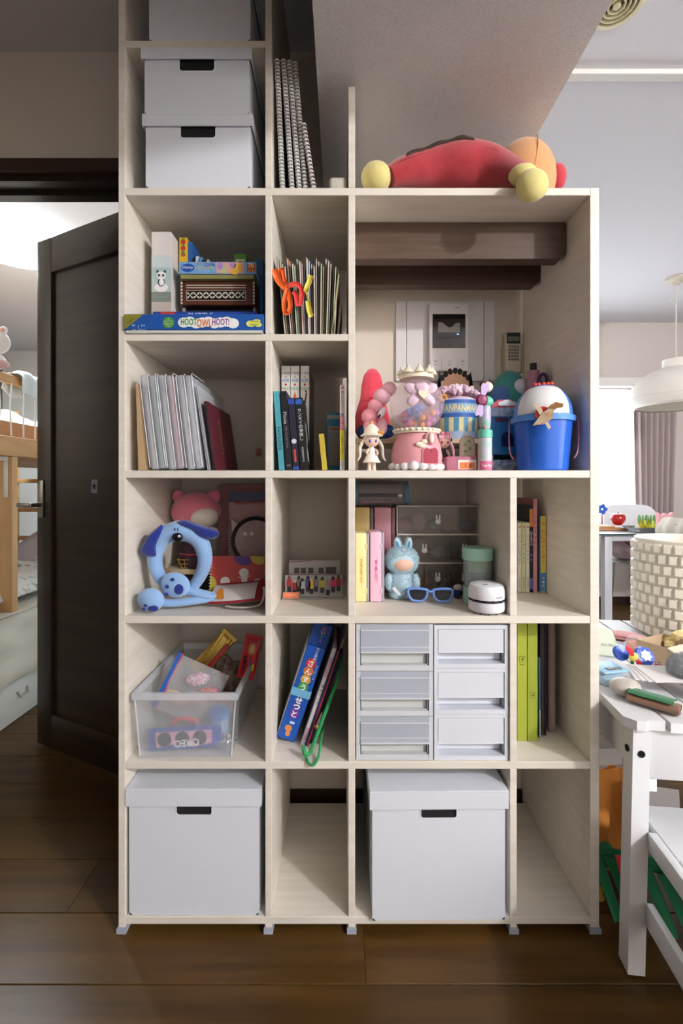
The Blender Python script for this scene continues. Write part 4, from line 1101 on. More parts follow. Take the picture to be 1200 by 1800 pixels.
# ------------------------------------------------------------------ cubby: folders
FC = ['#23402f', '#b99a62', '#6b5e63', '#2b2a2c', '#d6955a', '#6a2a22', '#3c7a4c', '#d9e0da', '#3f6a4e', '#c98a84', '#7ab0c8', '#2f5fa0', '#cfd4d8', '#28508e', '#26442c', '#8d7480',
      '#7d6672', '#3d2c28', '#3f6b3a', '#8a5320', '#7f6570', '#6f7a44', '#55606c', '#1c1d20', '#17181a', '#232426']
FN = ['dark green', 'tan', 'purple-grey', 'charcoal', 'apricot', 'dark red', 'leaf green', 'white', 'bottle green', 'salmon', 'sky blue', 'blue', 'pale grey', 'royal blue', 'forest green', 'mauve',
      'plum grey', 'dark brown', 'moss green', 'rust brown', 'dusty mauve', 'olive', 'slate', 'black', 'ink black', 'sooty black']
for i, (c_, nm) in enumerate(zip(FC, FN)):
    t = i / (len(FC) - 1)
    xb = 500 + t * 86; xt = 486 + t * 107
    Y = 1.062 + .01 * ((i * 7) % 3)
    H = Z(452 + 7 * ((i * 5) % 4) * .6 + (14 if i > 22 else 0), Y) - zs1
    ln = math.atan((xt - xb) / 800 * Y / H)
    g = thing('paper_folder', nm + ' paper folder in the tightly filled cubby', 'folder', (X(xb, Y), Y, zs1 + .0034 * abs(sin(ln)) + .0002), 0, 'paper folders in the filled cubby', ry=ln)
    th = .0040 if i % 3 else .0042
    cv_ = MB().box(0, .0009, 0, .21, 0, H).box(th - .0009, th, 0, .21, 0, H * .985).box(.0009, th - .0009, .209, .21, 0, H * .98).obj('cover', flat(c_, .6), g, False)
    MB().box(.0011, th - .0011, -.001, .205, .001, H * .97).obj('paper', flat(['#e2d9c4', '#d6cfc8', '#e9e5de'][i % 3], .8), g, False)
Y = 1.06
g = thing('lime_folder', 'lime green folder slanting across the end of the folder row', 'folder', (X(581, Y), Y, zs1), 0, ry=.115)
MB().box(0, .0012, 0, .20, 0, .152).obj('cover', flat('#74903a', .6), g, False)
MB().box(.0014, .004, .001, .20, 0.0004, .146).obj('paper', flat('#c9b89a', .8), g, False)
g = thing('brown_booklet', 'short brown booklet at the far end of the folder row', 'booklet', (X(591, Y), Y + .02, zs1), 0, ry=.09)
MB().box(0, .0009, 0, .15, 0, .085).box(.0046, .0055, 0, .15, 0, .085).obj('cover', flat('#8a7360', .7), g, False)
MB().box(.0011, .0044, .001, .148, .0008, .083).obj('pages', flat('#b7a890', .8), g, False)
# ribbons
def ribbon(name, label, pieces, col_):
    g = thing(name, label, 'ribbon', (0, 0, zs1)); m_ = mat('satin_' + col_.lstrip('#'), col_, .3, sheen=.3)
    for pn, pts, wd in pieces:
        P = along(pts, 16)
        q = MB(); n_ = len(P)
        def fn(u, v, P=P, wd=wd, n_=n_):
            k = min(int(u * (n_ - 1)), n_ - 2); f_ = u * (n_ - 1) - k
            p = P[k].lerp(P[k + 1], f_); d = (P[k + 1] - P[k]).normalized()
            s = d.cross(Vector((0, -1, 0))); s.normalize()
            return p + s * ((v - .5) * wd) + Vector((0, .004 * sin(v * pi) - .002 * cos(u * 9), 0))
        q.grid(fn, 22, 3, .0006).obj(pn, m_, g)
    return g
def rp(px, py, Y=1.045): return (X(px, Y), Y, Z(py, Y) - zs1)
ribbon('orange_ribbon', 'orange satin ribbon bow hanging from the folders', [('loop', [rp(481, 473), rp(488, 490), rp(498, 503), rp(505, 508)], .016), ('upper_loop', [rp(505, 507), rp(496, 492, 1.05), rp(490, 478, 1.05), rp(497, 474, 1.05), rp(498, 484, 1.05), rp(504, 503)], .009),
       ('lower_loop', [rp(505, 508), rp(499, 530), rp(500, 547), rp(507, 550), rp(510, 535), rp(506, 512)], .011)], '#ef6a25')
ribbon('coral_ribbon', 'coral red ribbon loop beside the orange bow', [('loop', [rp(509, 503), rp(520, 499), rp(530, 508), rp(528, 530), rp(523, 536), rp(521, 522), rp(516, 511)], .012)], '#e4463f')
ribbon('yellow_ribbon', 'pale yellow ribbon tied on a folder in the middle of the row', [('tail', [rp(547, 484), rp(541, 500), rp(537, 512)], .012), ('knot', [rp(537, 512), rp(540, 520), rp(541, 529)], .004), ('lower_tail', [rp(541, 529), rp(543, 545), rp(547, 556)], .012)], '#e3d35a')

# ------------------------------------------------------------------ cubby: file cases
Y = 1.052
g = thing('kraft_file', 'tan kraft document file against the cubby side', 'file', (X(243, Y), Y, zs2), 0, ry=-.03)
MB().prism([(0, 0), (.0165, 0), (.0062, Z(672, Y) - zs2 - .004), (.003, Z(672, Y) - zs2), (0, Z(672, Y) - zs2 - .004)], 0, .27).obj('cover', mat('kraft_tan', '#bfa37c', .7), g)
MB().box(.0005, .0055, .003, .266, Z(672, Y) - zs2 - .003, Z(672, Y) - zs2 + .002).obj('papers', M_page, g, False)
M_frost = mat('frosted_polypropylene', '#d9dbe2', .32, alpha=.50, spec=.5)
M_frostl = mat('frosted_ridge', '#eceef4', .3, alpha=.75)
for i, (xb, tint, lab) in enumerate(((264, '#7fae9c', 'frosted document case with a green slip inside, leaning against the kraft file'), (295, '#d98a94', 'middle frosted document case with a pink slip inside'), (328, '#8fa6d6', 'clear document case holding a crumpled plastic sleeve'))):
    H = .222; W_ = .0375; ln = -.118
    g = thing('document_case', lab, 'document case', (X(xb, Y) , Y, zs2 + .0002), 0, 'document cases leaning in the cubby', ry=ln)
    for k in range(2):
        MB().rbox(W_ / 2 * k + .0003, W_ / 2 * (k + 1) - .0003, 0, .29, 0, H - .003 * k, .006, 3).obj('case_half', M_frost, g)
    for q in (.0006, W_ / 2, W_ - .0008):
        MB().tube([(q, -.0006, .006), (q, -.0012, H / 2), (q, -.0006, H - .006), (q, .006, H + .0005), (q, .10, H + .0006)], .0011, 6).obj('ridge', M_frostl, g)
    MB().box(.004, W_ / 2 - .002, .012, .26, .004, H * .80).obj('papers', flat('#c9c5c2', .8), g, False)
    MB().box(W_ / 2 + .003, W_ - .004, .010, .26, .004, H * .93).obj('coloured_slip', flat(tint if i < 2 else '#b9c2d0', .8), g, False)
    if i == 2:
        MB().grid(lambda u, v: (.006 + .024 * u, .005 + .006 * mnoise.noise((u * 7, v * 9, 2)), .02 + .17 * v), 8, 16, .001).obj('crumpled_sleeve', mat('cellophane_shiny', '#f4f6fa', .08, alpha=.45, spec=1.0), g, False)
g = thing('clear_sleeve', 'clear plastic sleeve holding loose sheets beside the maroon folder', 'sleeve', (X(364, Y), Y + .004, zs2), 0, ry=-.15)
MB().box(0, .0012, 0, .23, 0, .200).box(.004, .0052, 0, .23, 0, .196).obj('film', mat('sleeve_film', '#e4e7ee', .15, alpha=.5), g, False)
MB().box(.0016, .0038, .003, .225, .002, .188).obj('sheets', flat('#b9b4b2', .8), g, False)
g = thing('maroon_folder', 'maroon folder with gilt lettering leaning on the document cases', 'folder', (X(374, Y), Y + .006, zs2), 0, ry=-.145)
MB().box(0, .0012, 0, .225, 0, .163).box(.0052, .0066, 0, .225, 0, .163).obj('cover', mat('maroon_leather', '#5e2431', .45), g, False)
MB().box(.0015, .005, -.001, .22, .002, .158).obj('papers', flat('#26262b', .8), g, False)
RF = (Vector((0, 1, 0)), Vector((0, 0, 1)))
text("BUSMAN'S", g, mat('gilt', '#b99a6a', .4, metal=.5), (.0068, .085, .085), .085, .016, RF, rot=-pi / 2, lift=.0003)
text('Academy', g, mat('gilt'), (.0068, .125, .080), .06, .010, RF, rot=-pi / 2, lift=.0003)
st_ = thing('pink_sticker', 'small pink sticker on the wall at the back of the file cubby', 'sticker', (X(455, WY), WY - .0004, Z(795, WY)))
decal(st_, flat('#d89a9a', .6), [rrect(.022, .028, .004)], name='sticker_sheet')
decal(st_, flat('#c07a80', .6), [circ(12, .006, .006, (0, .004)), circ(12, .007, .006, (0, -.006))], name='sticker_print', lift=.0004)

# ------------------------------------------------------------------ cubby: spines
def book(label, xb, wpx, ytop, Y, depth, lean, spine, cover=None, zf=zs2, spine_txt=(), name='book', group=None, cat='book', pages='#e4dfd4', gloss=.45):
    W_ = wpx / 800 * Y; H = (Z(ytop, Y) - zf) / cos(lean)
    z0 = zf + (W_ * sin(lean) if lean > 0 else 0) + .0002
    g = thing(name, label, cat, (X(xb, Y), Y, z0), 0, group, ry=lean)
    t = min(.0016, W_ * .18)
    cover = cover or spine
    MB().box(0, t, t, depth, 0, H).box(W_ - t, W_, t, depth, 0, H).obj('cover', flat(cover, gloss), g, False)
    sp = MB().rbox(0, W_, 0, t, 0, H, .0006, 1).obj('spine', flat(spine, gloss), g, False)
    MB().box(t + .0002, W_ - t - .0002, t + .0002, depth - .002, .002, H - .0025).obj('pages', flat(pages, .85), g, False)
    for (s, cz, w_, h_, col_, kind) in spine_txt:
        if kind == 'r': text(s, sp, flat(col_, .5), (W_ / 2, 0, H * cz), w_, W_ * h_, rot=-pi / 2, name='spine_lettering')
        elif kind == 'v': text(s, sp, flat(col_, .5), (W_ / 2, 0, H * cz), W_ * h_, w_, stack=True, name='spine_lettering')
        elif kind == 'h': text(s, sp, flat(col_, .5), (W_ / 2, 0, H * cz), W_ * h_, w_, name='spine_lettering')
        elif kind == 'b': decal(sp, flat(col_, .5), [rrect(W_ * h_, w_, .0006)], (W_ / 2, 0, H * cz), name='spine_band')
        elif kind == 'o': decal(sp, flat(col_, .5), [circ(14, W_ * h_ / 2)], (W_ / 2, 0, H * cz), name='spine_dot', lift=.0004)
    return g, W_, H


book('teal disc case at the cubby side, leaning', 490, 10, 688, 1.06, .135, -.072, '#4f9fae', spine_txt=[('FAMILOKE', .40, .07, .62, '#12303a', 'r'), ('', .5, .001, .1, '#12303a', 'x')], name='disc_case', cat='disc case')
book('black disc case between the teal and the blue case', 502.5, 11, 688, 1.06, .135, -.075, '#1d1b24', spine_txt=[('Movie', .66, .03, .55, '#cfcbd4', 'r'), ('THE COLLECTION', .42, .06, .3, '#8f8b98', 'r'), ('DVD', .06, .004, .6, '#c9c9cf', 'h')], name='disc_case', cat='disc case')
g, W_, H = book('dark disc case with a blue top band', 515, 11, 700, 1.06, .135, -.075, '#232235', spine_txt=[('', .95, .012, .98, '#2a4fb0', 'b'), ('', .03, .006, .98, '#2a4fb0', 'b'), ('', .40, .012, .8, '#e2d9e0', 'o'), ('', .2, .03, .3, '#d04a3a', 'b')], name='disc_case', cat='disc case')
g, W_, H = book('black game case with white vertical lettering', 528, 14, 700, 1.06, .135, -.085, '#0f0f12', spine_txt=[('', .945, .012, .8, '#2a5fb0', 'b'), ('サンダイの神隠し', .63, .075, .5, '#e6e6e6', 'v'), ('宮崎駿監督作品', .22, .035, .25, '#cfcfcf', 'v')], name='disc_case', cat='disc case')
decal(g, flat('#d5d5d5', .5), [[(.02, .10), (.03, .115), (.055, .07), (.045, .06)], [(.01, .02), (.016, .07), (.022, .02)], [(.03, .02), (.036, .05), (.05, .012)]], (W_, 0, 0), RF, name='cover_print', lift=.0002)
for i, (xb, pic, lab) in enumerate(((494.5, '#4a3a2c', 'white picture encyclopedia with a dark round picture on its spine'), (510.5, '#d9703a', 'white picture encyclopedia with an orange flame on its spine'), (528, '#2c2a2a', 'white picture encyclopedia with a dark cover nearest the empty space'))):
    g, W_, H = book(lab, xb, 15.2, 643, 1.17, .20, 0, '#dcd8d2', '#dcd8d2' if i < 2 else '#5b5754', spine_txt=[('小学館', .93, .011, .95, '#2f5f9c', 'h'), ('の', .893, .006, .3, '#33425a', 'h'), ('図鑑', .862, .011, .8, '#3a78b8', 'h'), ('', .822, .01, .26, '#c42a2a', 'o'), ('NEO', .785, .010, .92, '#2f8a46', 'h')], name='encyclopedia', group='picture encyclopedias')
    if i == 0: decal(g, flat(pic, .5), [circ(16, W_ * .36, W_ * .42)], (W_ / 2, 0, H * .70), name='spine_picture')
    if i == 1: decal(g, flat(pic, .5), [[(W_ * .2, H * .62), (W_ * .8, H * .62), (W_ * .75, H * .68), (W_ * .5, H * .76), (W_ * .27, H * .68)]], name='spine_picture')
    if i == 2:
        decal(g, flat(pic, .5), [[(W_ * .3, H * .63), (W_ * .6, H * .64), (W_ * .75, H * .74), (W_ * .6, H * .75), (W_ * .5, H * .69)], circ(8, W_ * .12, None, (W_ * .62, H * .76))], name='spine_picture')
        decal(g, flat('#1a1a1c', .4), [[(.002, .004), (.19, .004), (.19, H * .62), (.10, H * .66), (.002, H * .6)]], (W_, 0, 0), RF, name='cover_picture', lift=.0003)
        text('恐竜', g, flat('#a8322a', .5), (W_, .085, H * .80), .11, .045, RF, lift=.0004, bold=.02)
        text('小学館の図鑑', g, flat('#30343c', .5), (W_, .09, H * .93), .12, .02, RF, lift=.0004)
book('thin leaning booklet with a yellow cover', 566, 9, 763, 1.062, .12, -.10, '#c9b23e', '#c9b23e', pages='#b9b5ae', name='booklet')
g = thing('picture_book', 'sky blue bordered picture book facing forward at the cubby end', 'book', (X(587, 1.2), 1.20, zs2))
H = Z(725, 1.2) - zs2
MB().box(-.019, .020, 0, .004, 0, H).obj('cover', flat('#3f9fca', .45), g, False)
MB().box(-.018, .019, .0042, .011, .001, H - .002).obj('pages', M_page, g, False)
decal(g, flat('#b9b6a9', .6), [rrect(.030, H - .052, .001, c=(.0005, H * .44))], name='cover_panel')
decal(g, flat('#d6d2c6', .6), [rrect(.037, .010, .0006, c=(.0005, H - .012))], name='cover_panel')
decal(g, flat('#b83a34', .5), [rrect(.022, .003, .0006, c=(.0005, H * .72))], name='title_line', lift=.0004)
text('えほん', g, flat('#2a5a90', .5), (.0005, -.0004, H * .78), .024, .006)
g, W_, H = book('slim white paperback with colourful vertical title, last in the row', 597, 8.5, 677, 1.06, .13, 0, '#dcd6cf', '#a8555a', spine_txt=[('東京', .94, .022, .7, '#c43a5a', 'v'), ('トレイン', .80, .03, .7, '#2a2a30', 'v'), ('王', .70, .014, .6, '#d98a3a', 'v'), ('国', .65, .012, .6, '#2a2a30', 'v'), ('', .55, .03, .9, '#d86a80', 'b'), ('のりもの', .55, .028, .6, '#f4eeee', 'v'), ('', .30, .07, .9, '#d8cf3a', 'b'), ('しらべかた', .30, .04, .5, '#3a5a2a', 'v'), ('出版社', .06, .02, .3, '#3a3a3a', 'v')])

# ------------------------------------------------------------------ wide bay: wall fittings
YW = WY - .0006
ip = thing('backing_panel', 'white wall panel with upright grooves behind the intercom', 'panel', (0, YW, 0))
px0, px1, pz0, pz1 = X(695, WY), X(867, WY), Z(671, WY), Z(531, WY)
for a, b in ((px0, X(713, WY)), (X(714, WY), X(848, WY)), (X(849, WY), px1)):
    MB().rbox(a, b, -.010, 0, pz0, pz1, .0008, 1).obj('panel_strip', mat('panel_white', '#e2dfdf', .45), ip, False)
ic = thing('door_intercom', 'white wall intercom with a small black screen and three buttons', 'intercom', (X(784.5, WY), YW - .0105, 0))
iw = X(818, 1.43) - X(751, 1.43); iz0, iz1 = Z(655, 1.43), Z(536.5, 1.43)
MB().rbox(-iw / 2, iw / 2, -.022, 0, iz0, iz1, .002, 2).obj('housing', mat('intercom_white', '#e6e3e1', .4), ic)
def iz(py): return Z(py, 1.43)
sc_ = MB().rbox(-.051, .051, -.0235, -.0222, iz(615), iz(556), .0006, 1).obj('screen', mat('screen_black', '#33302f', .12, coat=.4), ic, False)
decal(sc_, flat('#141313', .2), [rrect(.098, .012, .0006, c=(0, iz(561)))], (0, -.0236, 0), name='screen_shade')
decal(sc_, flat('#8d8885', .25), [[(-.034, iz(588)), (.034, iz(588)), (.034, iz(571)), (.020, iz(572)), (.010, iz(578)), (0, iz(580)), (-.010, iz(576)), (-.02, iz(571)), (-.034, iz(570))]], (0, -.0236, 0), name='display')
decal(sc_, flat('#1a1919', .3), [rrect(.068, .0035, .0005, c=(.002, iz(597)))], (0, -.0236, 0), name='slot_line')
decal(sc_, mat('led_blue', '#7fb0ff', .3, emit=3.0), [rrect(.006, .0032, .001, c=(.027, iz(591)))], (0, -.0236, 0), name='led')
decal(sc_, flat('#1a1919', .3), [rrect(.010, .006, .001, c=(-.008, iz(612))), rrect(.010, .006, .001, c=(.006, iz(612)))], (0, -.0236, 0), name='touch_marks')
xs_ = (-iw / 2 + .001, -iw / 2 + .036, iw / 2 - .034, iw / 2 - .001)
for k in range(3):
    b_ = MB().rbox(xs_[k] + .0006, xs_[k + 1] - .0006, -.0240, -.0225, iz(654.5), iz(633), .0006, 1).obj('button', mat('intercom_white'), ic, False)
    cx = (xs_[k] + xs_[k + 1]) / 2
    text(('通話', '火災', '警報')[k], b_, flat('#4a4a4c', .5), (cx, -.0241, iz(638)), .010, .006, lift=.0002)
    text(('●終了', '●確認', '●停止')[k], b_, flat('#4a4a4c', .5), (cx, -.0241, iz(644)), .012, .003, lift=.0002)
MB().rbox(.018, .034, -.0236, -.0222, iz(549.5), iz(541), .001, 1).obj('button', mat('intercom_white'), ic, False)
text('警報', ic, flat('#55555a', .5), (.026, -.0238, iz(545)), .010, .005, lift=.0002)
MB().cyl((-.028, -.0222, iz(545)), .0012, -.001, 10, 'y').obj('microphone_hole', flat('#3a3a3a', .6), ic)
rm = thing('remote_control', 'cream air conditioner remote with a grey display in a wall holder', 'remote', (X(897, WY), YW, 0))
rz0, rz1 = Z(655, 1.425), Z(584, 1.425)
MB().rbox(-.026, .026, -.006, 0, rz0 - .01, rz1 - .035, .002, 2).box(-.029, -.0262, -.022, -.001, rz0, rz1 - .04).box(.0262, .029, -.022, -.001, rz0, rz1 - .04).obj('holder', mat('holder_cream', '#c9bfa6', .5), rm, False)
rb = MB().rbox(-.0255, .0255, -.024, -.0065, rz0, rz1, .005, 3).obj('remote_body', mat('remote_cream', '#d8d0bb', .5), rm)
decal(rb, flat('#2f302f', .4), [rrect(.042, .034, .002, c=(0, rz1 - .020))], (0, -.0241, 0), name='display_frame')
decal(rb, flat('#7f8a84', .3), [rrect(.036, .014, .001, c=(0, rz1 - .022))], (0, -.0245, 0), name='display')
decal(rb, flat('#b7b3a4', .5), [rrect(.034, .05, .002, c=(0, rz1 - .066))], (0, -.0241, 0), name='key_field')
for r in range(5):
    for c_ in range(4):
        decal(rb, flat('#4c4d4a', .5), [rrect(.0055, .0035 if r else .002, .0008, c=(-.0125 + .0083 * c_, rz1 - .047 - .0098 * r))], (0, -.0245, 0), name='key')

# ------------------------------------------------------------------ wide bay: toys
M_ply = mat('riser_wood', '#cdbb9f', .5, col2='#c2ae90', scale=(6, 50, 50))
zr0 = zs2; zr1 = Z(771, 1.2)
rs = thing('wooden_riser', 'low wooden riser along the back of the toy bay', 'riser', (0, 0, 0))
rx0, rx1 = xB1 + .0015, .388
MB().rbox(rx0, rx1, 1.20, 1.405, zr1 - .012, zr1, .0008, 1).obj('top_board', M_ply, rs, False)
for x in (rx0, rx1 - .012): MB().box(x, x + .012, 1.205, 1.40, zr0, zr1 - .0124).obj('leg_board', M_ply, rs, False)
zR = zr1 + .0006
M_bow = mat('pink_gloss', '#f2b0be', .3)

# red plush
g = thing('red_hood_plush', 'coral red plush toy with a tall pointed hood at the bay end', 'plush toy', (.0875, 1.30, zR))
M_cor = mat('coral_plush', '#e5475c', .95, sheen=.4, bump=400, bstr=.15)
MB().lathe([(0, 0), (.035, .004), (.050, .03), (.052, .06), (.043, .095), (.034, .125), (.031, .160), (.024, .190), (.012, .206), (0, .210)], 28).obj('hood', M_cor, g)
MB().ball((-.012, -.030, .06), (.034, .020, .05)).obj('side_flap', M_cor, g)
MB().tube([(.012, -.0300, .13), (.012, -.028, .16), (.010, -.021, .185)], .0010, 5).obj('seam', M_cor, g)
g = thing('navy_pouch', 'dark blue fabric pouch beneath the red plush', 'pouch', (X(660, 1.235), 1.232, zR))
MB().ball((.0, 0, .022), (.05, .018, .0215), pw=.7).obj('pouch_body', mat('navy_fabric', '#2f5590', .9), g)
MB().tube([(-.045, -.012, .034), (0, -.017, .036), (.045, -.012, .034)], .001, 5).obj('zip', flat('#1d2f5a', .6), g)
g = thing('pink_bead_toy', 'pink toy made of linked round segments beside the red plush', 'toy', (0, 1.165, zs2))
def np_(px, py, Y, b=zs2): return Vector((X(px, Y), Y - 1.165 if False else 0, Z(py, Y) - b))
M_pk = mat('pink_soft', '#e79aa8', .5); M_pk2 = mat('pink_pale', '#eab6c4', .45)
for k, (px, py, rp_, mm) in enumerate(((684, 684, 13, M_pk2), (671, 697, 15, M_pk2), (659, 714, 13, M_pk), (649, 732, 14, M_pk), (651, 750, 13, M_pk))):
    MB().ball(np_(px, py, 1.165), (rp_ / 687,) * 3).obj('segment', mm, g)
MB().ball(np_(671, 725, 1.15) + Vector((0, -.012, 0)), (.008, .006, .016), M=Matrix.Rotation(.5, 4, 'Y')).obj('white_oval', flat('#ececf2', .4), g)
MB().ball(np_(666, 732, 1.15) + Vector((0, -.018, 0)), (.003, .003, .006), M=Matrix.Rotation(.5, 4, 'Y')).obj('black_oval', flat('#15151a', .3), g)
MB().ball(np_(671, 750, 1.165), (.014, .010, .022)).obj('petal', M_pk2, g)
MB().lathe([(.012, 0), (.014, .004), (.008, .010), (.006, .11), (0, .11)], 12, (np_(652, 750, 1.165).x, 0, 0)).obj('stand', flat('#c8c8cc', .4), g)

# fairy doll
M_skin = mat('doll_skin', '#f0cbb8', .45); M_cream = mat('doll_cream', '#efe6d6', .5); M_hair = mat('doll_hair_silver', '#cfc9bd', .5)
def doll(label, px, Y, ztop, zf, hair, dress, hat=None, legs='#f0cbb8', band=None, tail=True, dress2=None, eyes='#4a5aa8'):
    H = ztop - zf; k = H / .113
    g = thing('doll_figurine', label, 'figurine', (X(px, Y), Y, zf), .15)
    mh = mat('doll_hair_' + hair.lstrip('#'), hair, .45); md = mat('doll_dress_' + dress.lstrip('#'), dress, .55)
    for sx in (-1, 1):
        MB().tube([(sx * .0055 * k, 0, .0002), (sx * .0058 * k, 0, .004 * k), (sx * .005 * k, 0, .026 * k)], [.0052 * k, .0042 * k, .0042 * k], 10).obj('leg', flat(legs, .45), g)
    MB().lathe([(.0185 * k, .019 * k), (.0190 * k, .021 * k), (.014 * k, .032 * k), (.0075 * k, .043 * k), (.0075 * k, .050 * k), (.0040 * k, .055 * k), (0, .056 * k)], 24).obj('dress', md, g)
    MB().lathe([(.0192 * k, .0195 * k), (.0205 * k, .0185 * k), (.0200 * k, .022 * k), (.0185 * k, .0225 * k)], 24, cap=False).obj('dress_hem', mat('doll_cream') if not dress2 else flat(dress2, .5), g)
    for sx in (-1, 1):
        MB().tube([(sx * .007 * k, -.001, .050 * k), (sx * .013 * k, -.005 * k, .042 * k), (sx * .010 * k, -.012 * k, .036 * k)], [.003 * k, .0028 * k, .0024 * k], 8).obj('arm', M_skin, g)
    hd = MB().ball((0, -.001 * k, .069 * k), (.0165 * k, .0150 * k, .0148 * k)).obj('head', M_skin, g)
    for sx in (-1, 1):
        MB().ball((sx * .0068 * k, -.0145 * k, .068 * k), (.0030 * k, .0014 * k, .0038 * k)).obj('eye', flat(eyes, .2), hd)
    MB().ball((0, -.0152 * k, .0605 * k), (.0016 * k, .0007 * k, .0007 * k)).obj('mouth', flat('#c46a64', .4), hd)
    hb = MB().ball((0, .004 * k, .0735 * k), (.0190 * k, .0170 * k, .0165 * k))
    for q in range(5): hb.ball(((-.012 + .006 * q) * k, -.0125 * k, .081 * k), (.0042 * k, .003 * k, .0065 * k))
    hb.obj('hair', mh, hd)
    if tail:
        for sx in (-1, 1):
            MB().tube(along([(sx * .016 * k, .004 * k, .072 * k), (sx * .026 * k, .006 * k, .055 * k), (sx * .027 * k, .002 * k, .034 * k), (sx * .034 * k, 0, .022 * k)], 10), [.0055 * k, .006 * k, .0062 * k, .006 * k, .0056 * k, .005 * k, .0044 * k, .0038 * k, .003 * k, .002 * k, .001 * k], 8, flatten=.7).obj('hair_bunch', mh, hd)
    if hat:
        MB().lathe([(.026 * k, .080 * k), (.0265 * k, .082 * k), (.019 * k, .086 * k), (.016 * k, .098 * k), (.008 * k, .106 * k), (.004 * k, .109 * k), (0, .110 * k)], 24).obj('hat', flat(hat, .55), hd)
        MB().ball((0, 0, .1115 * k), .0042 * k).obj('hat_ball', flat('#f0b56a', .4), hd)
        for a in range(5): MB().ball((.018 * k + .004 * k * cos(a * 1.257), -.016 * k, .087 * k + .004 * k * sin(a * 1.257)), .0027 * k).obj('hat_flower', flat('#f0a63f', .4), hd)
    if band:
        MB().tube([(.0205 * k * cos(a), -.003 * k, .072 * k + .0195 * k * sin(a)) for a in [pi * i / 14 for i in range(15)]], .0020 * k, 8).obj('hair_band', flat(band, .4), hd)
        for sx in (-1, 1): MB().ball((sx * .006 * k, -.014 * k, .089 * k), (.006 * k, .003 * k, .0042 * k)).obj('bow', flat('#e88ea4', .4), hd)
    return g


doll('cream fairy doll figurine with a frilled hat at the shelf edge', 653, 1.09, Z(742, 1.09), zs2, '#d6cfc2', '#f3eee6', hat='#f0e4d2', legs='#efd9c8')
doll('pink haired doll figurine in a black dress beside the gumball machine', 778, 1.175, Z(745, 1.175), zs2, '#efb3c0', '#26222c', band='#17151a', legs='#3a333c', dress2='#f1e9ea', eyes='#a83a50')

# gumball machine
gm = thing('gumball_machine', 'pink toy gumball machine with a clear globe and cream crown', 'gumball machine', (X(732, 1.125), 1.125, zs2))
M_gp = mat('gumball_pink', '#f0a8b2', .35); M_gc = mat('gumball_cream', '#f3ead2', .4); M_gw = mat('gumball_white', '#f2eef0', .35)
MB().lathe([(.050, .002), (.060, .012), (.0625, .035), (.058, .062), (.050, .082), (.049, .090), (0, .090)], 48).obj('base', M_gp, gm)
MB().lathe([(.046, .0905), (.055, .091), (.057, .097), (.055, .102), (.044, .102)], 48).obj('collar', M_gc, gm)
cb = MB()
for a in range(26): cb.ball((.055 * cos(a * 2 * pi / 26), .055 * sin(a * 2 * pi / 26), .0985), (.005, .005, .0042), 8, 6)
cb.obj('collar_beading', M_gc, gm)
M_globe = mat('clear_globe', '#efd3e2', .03, alpha=.30, spec=.9)  # pink tint stands in for pinkish reflections on the clear plastic
MB().ball((0, 0, .163), (.0665, .0665, .0655), 40, 24).obj('globe', M_globe, gm)
rnd = random.Random(5)
gb = [('#e78fae', 0), ('#d88ac2', 0), ('#7fa8da', 0), ('#efa04a', 0), ('#e9a4c4', 0), ('#c78fd0', 0)]
for k in range(34):
    lay = k // 13; a = rnd.uniform(0, 2 * pi); zz = .112 + .013 * lay + rnd.uniform(0, .006)
    rm_ = sqrt(max(0, .058 ** 2 - (zz - .163) ** 2)); r = rm_ * sqrt(rnd.uniform(.1, .95))
    if lay == 0: r = min(r, .028)
    MB().ball((r * cos(a), r * sin(a), zz), .0082, 12, 8).obj('gumball', flat(gb[k % 6][0], .3), gm)
for a in range(3): MB().ball((.012 * (a - 1), .03, .150 + .006 * a), (.014, .008, .010)).obj('gumball', flat('#6f9ad8', .3), gm)
cr = MB().lathe([(.040, .2255), (.043, .2255), (.041, .236), (.038, .236)], 36)
cr.obj('crown_band', M_gc, gm)
for a in range(9):
    q = 2 * pi * a / 9 - pi / 2
    cm = MB().lathe([(.012, .0), (.009, .008), (.004, .013), (0, .016)], 8, (.0385 * cos(q), .0385 * sin(q), .2362)).ball((.0385 * cos(q), .0385 * sin(q), .2362 + .0165), .0032, 8, 6)
    cm.obj('crown_point', M_gc, gm)
yb_ = -.066
bw = MB()
for sx, sz, rot in ((-1, 1, .45), (1, 1, -.55), (-.8, -1, -.7), (.8, -1, .75), (0, 1.25, 0)):
    bw.ball((sx * .021, yb_ - .002 + .004 * abs(sx), .178 + sz * .012), (.019, .007, .012), M=Matrix.Rotation(rot, 4, 'Y'), nz=.003, nsc=90)
bw.obj('bow', mat('bow_lilac', '#eccbe0', .5), gm)
MB().prism(heart(.0135), -.006, 0, 'xy', Matrix.Translation((.004, yb_ - .012, .176)) @ Matrix.Rotation(pi / 2, 4, 'X')).obj('heart', M_gc, gm)
kn = MB().lathe([(0, 0), (.0155, 0), (.0155, .007), (.0125, .010), (0, .010)], 28, M=Matrix.Translation((.024, -.050, .076)) @ Matrix.Rotation(pi / 2, 4, 'X')).obj('coin_dial', M_gp, gm)
MB().ball((.024, -.0625, .076), (.0062, .004, .0125)).obj('dial_grip', M_gc, kn)
wg = MB()
for k in range(3): wg.ball((-.004 + .006 * k, -.0605 + .001 * k, .062 - .007 * (k % 2) + .003 * k), (.0095 - .001 * k, .004, .0058))
wg.obj('wing_ornament', M_gc, gm)
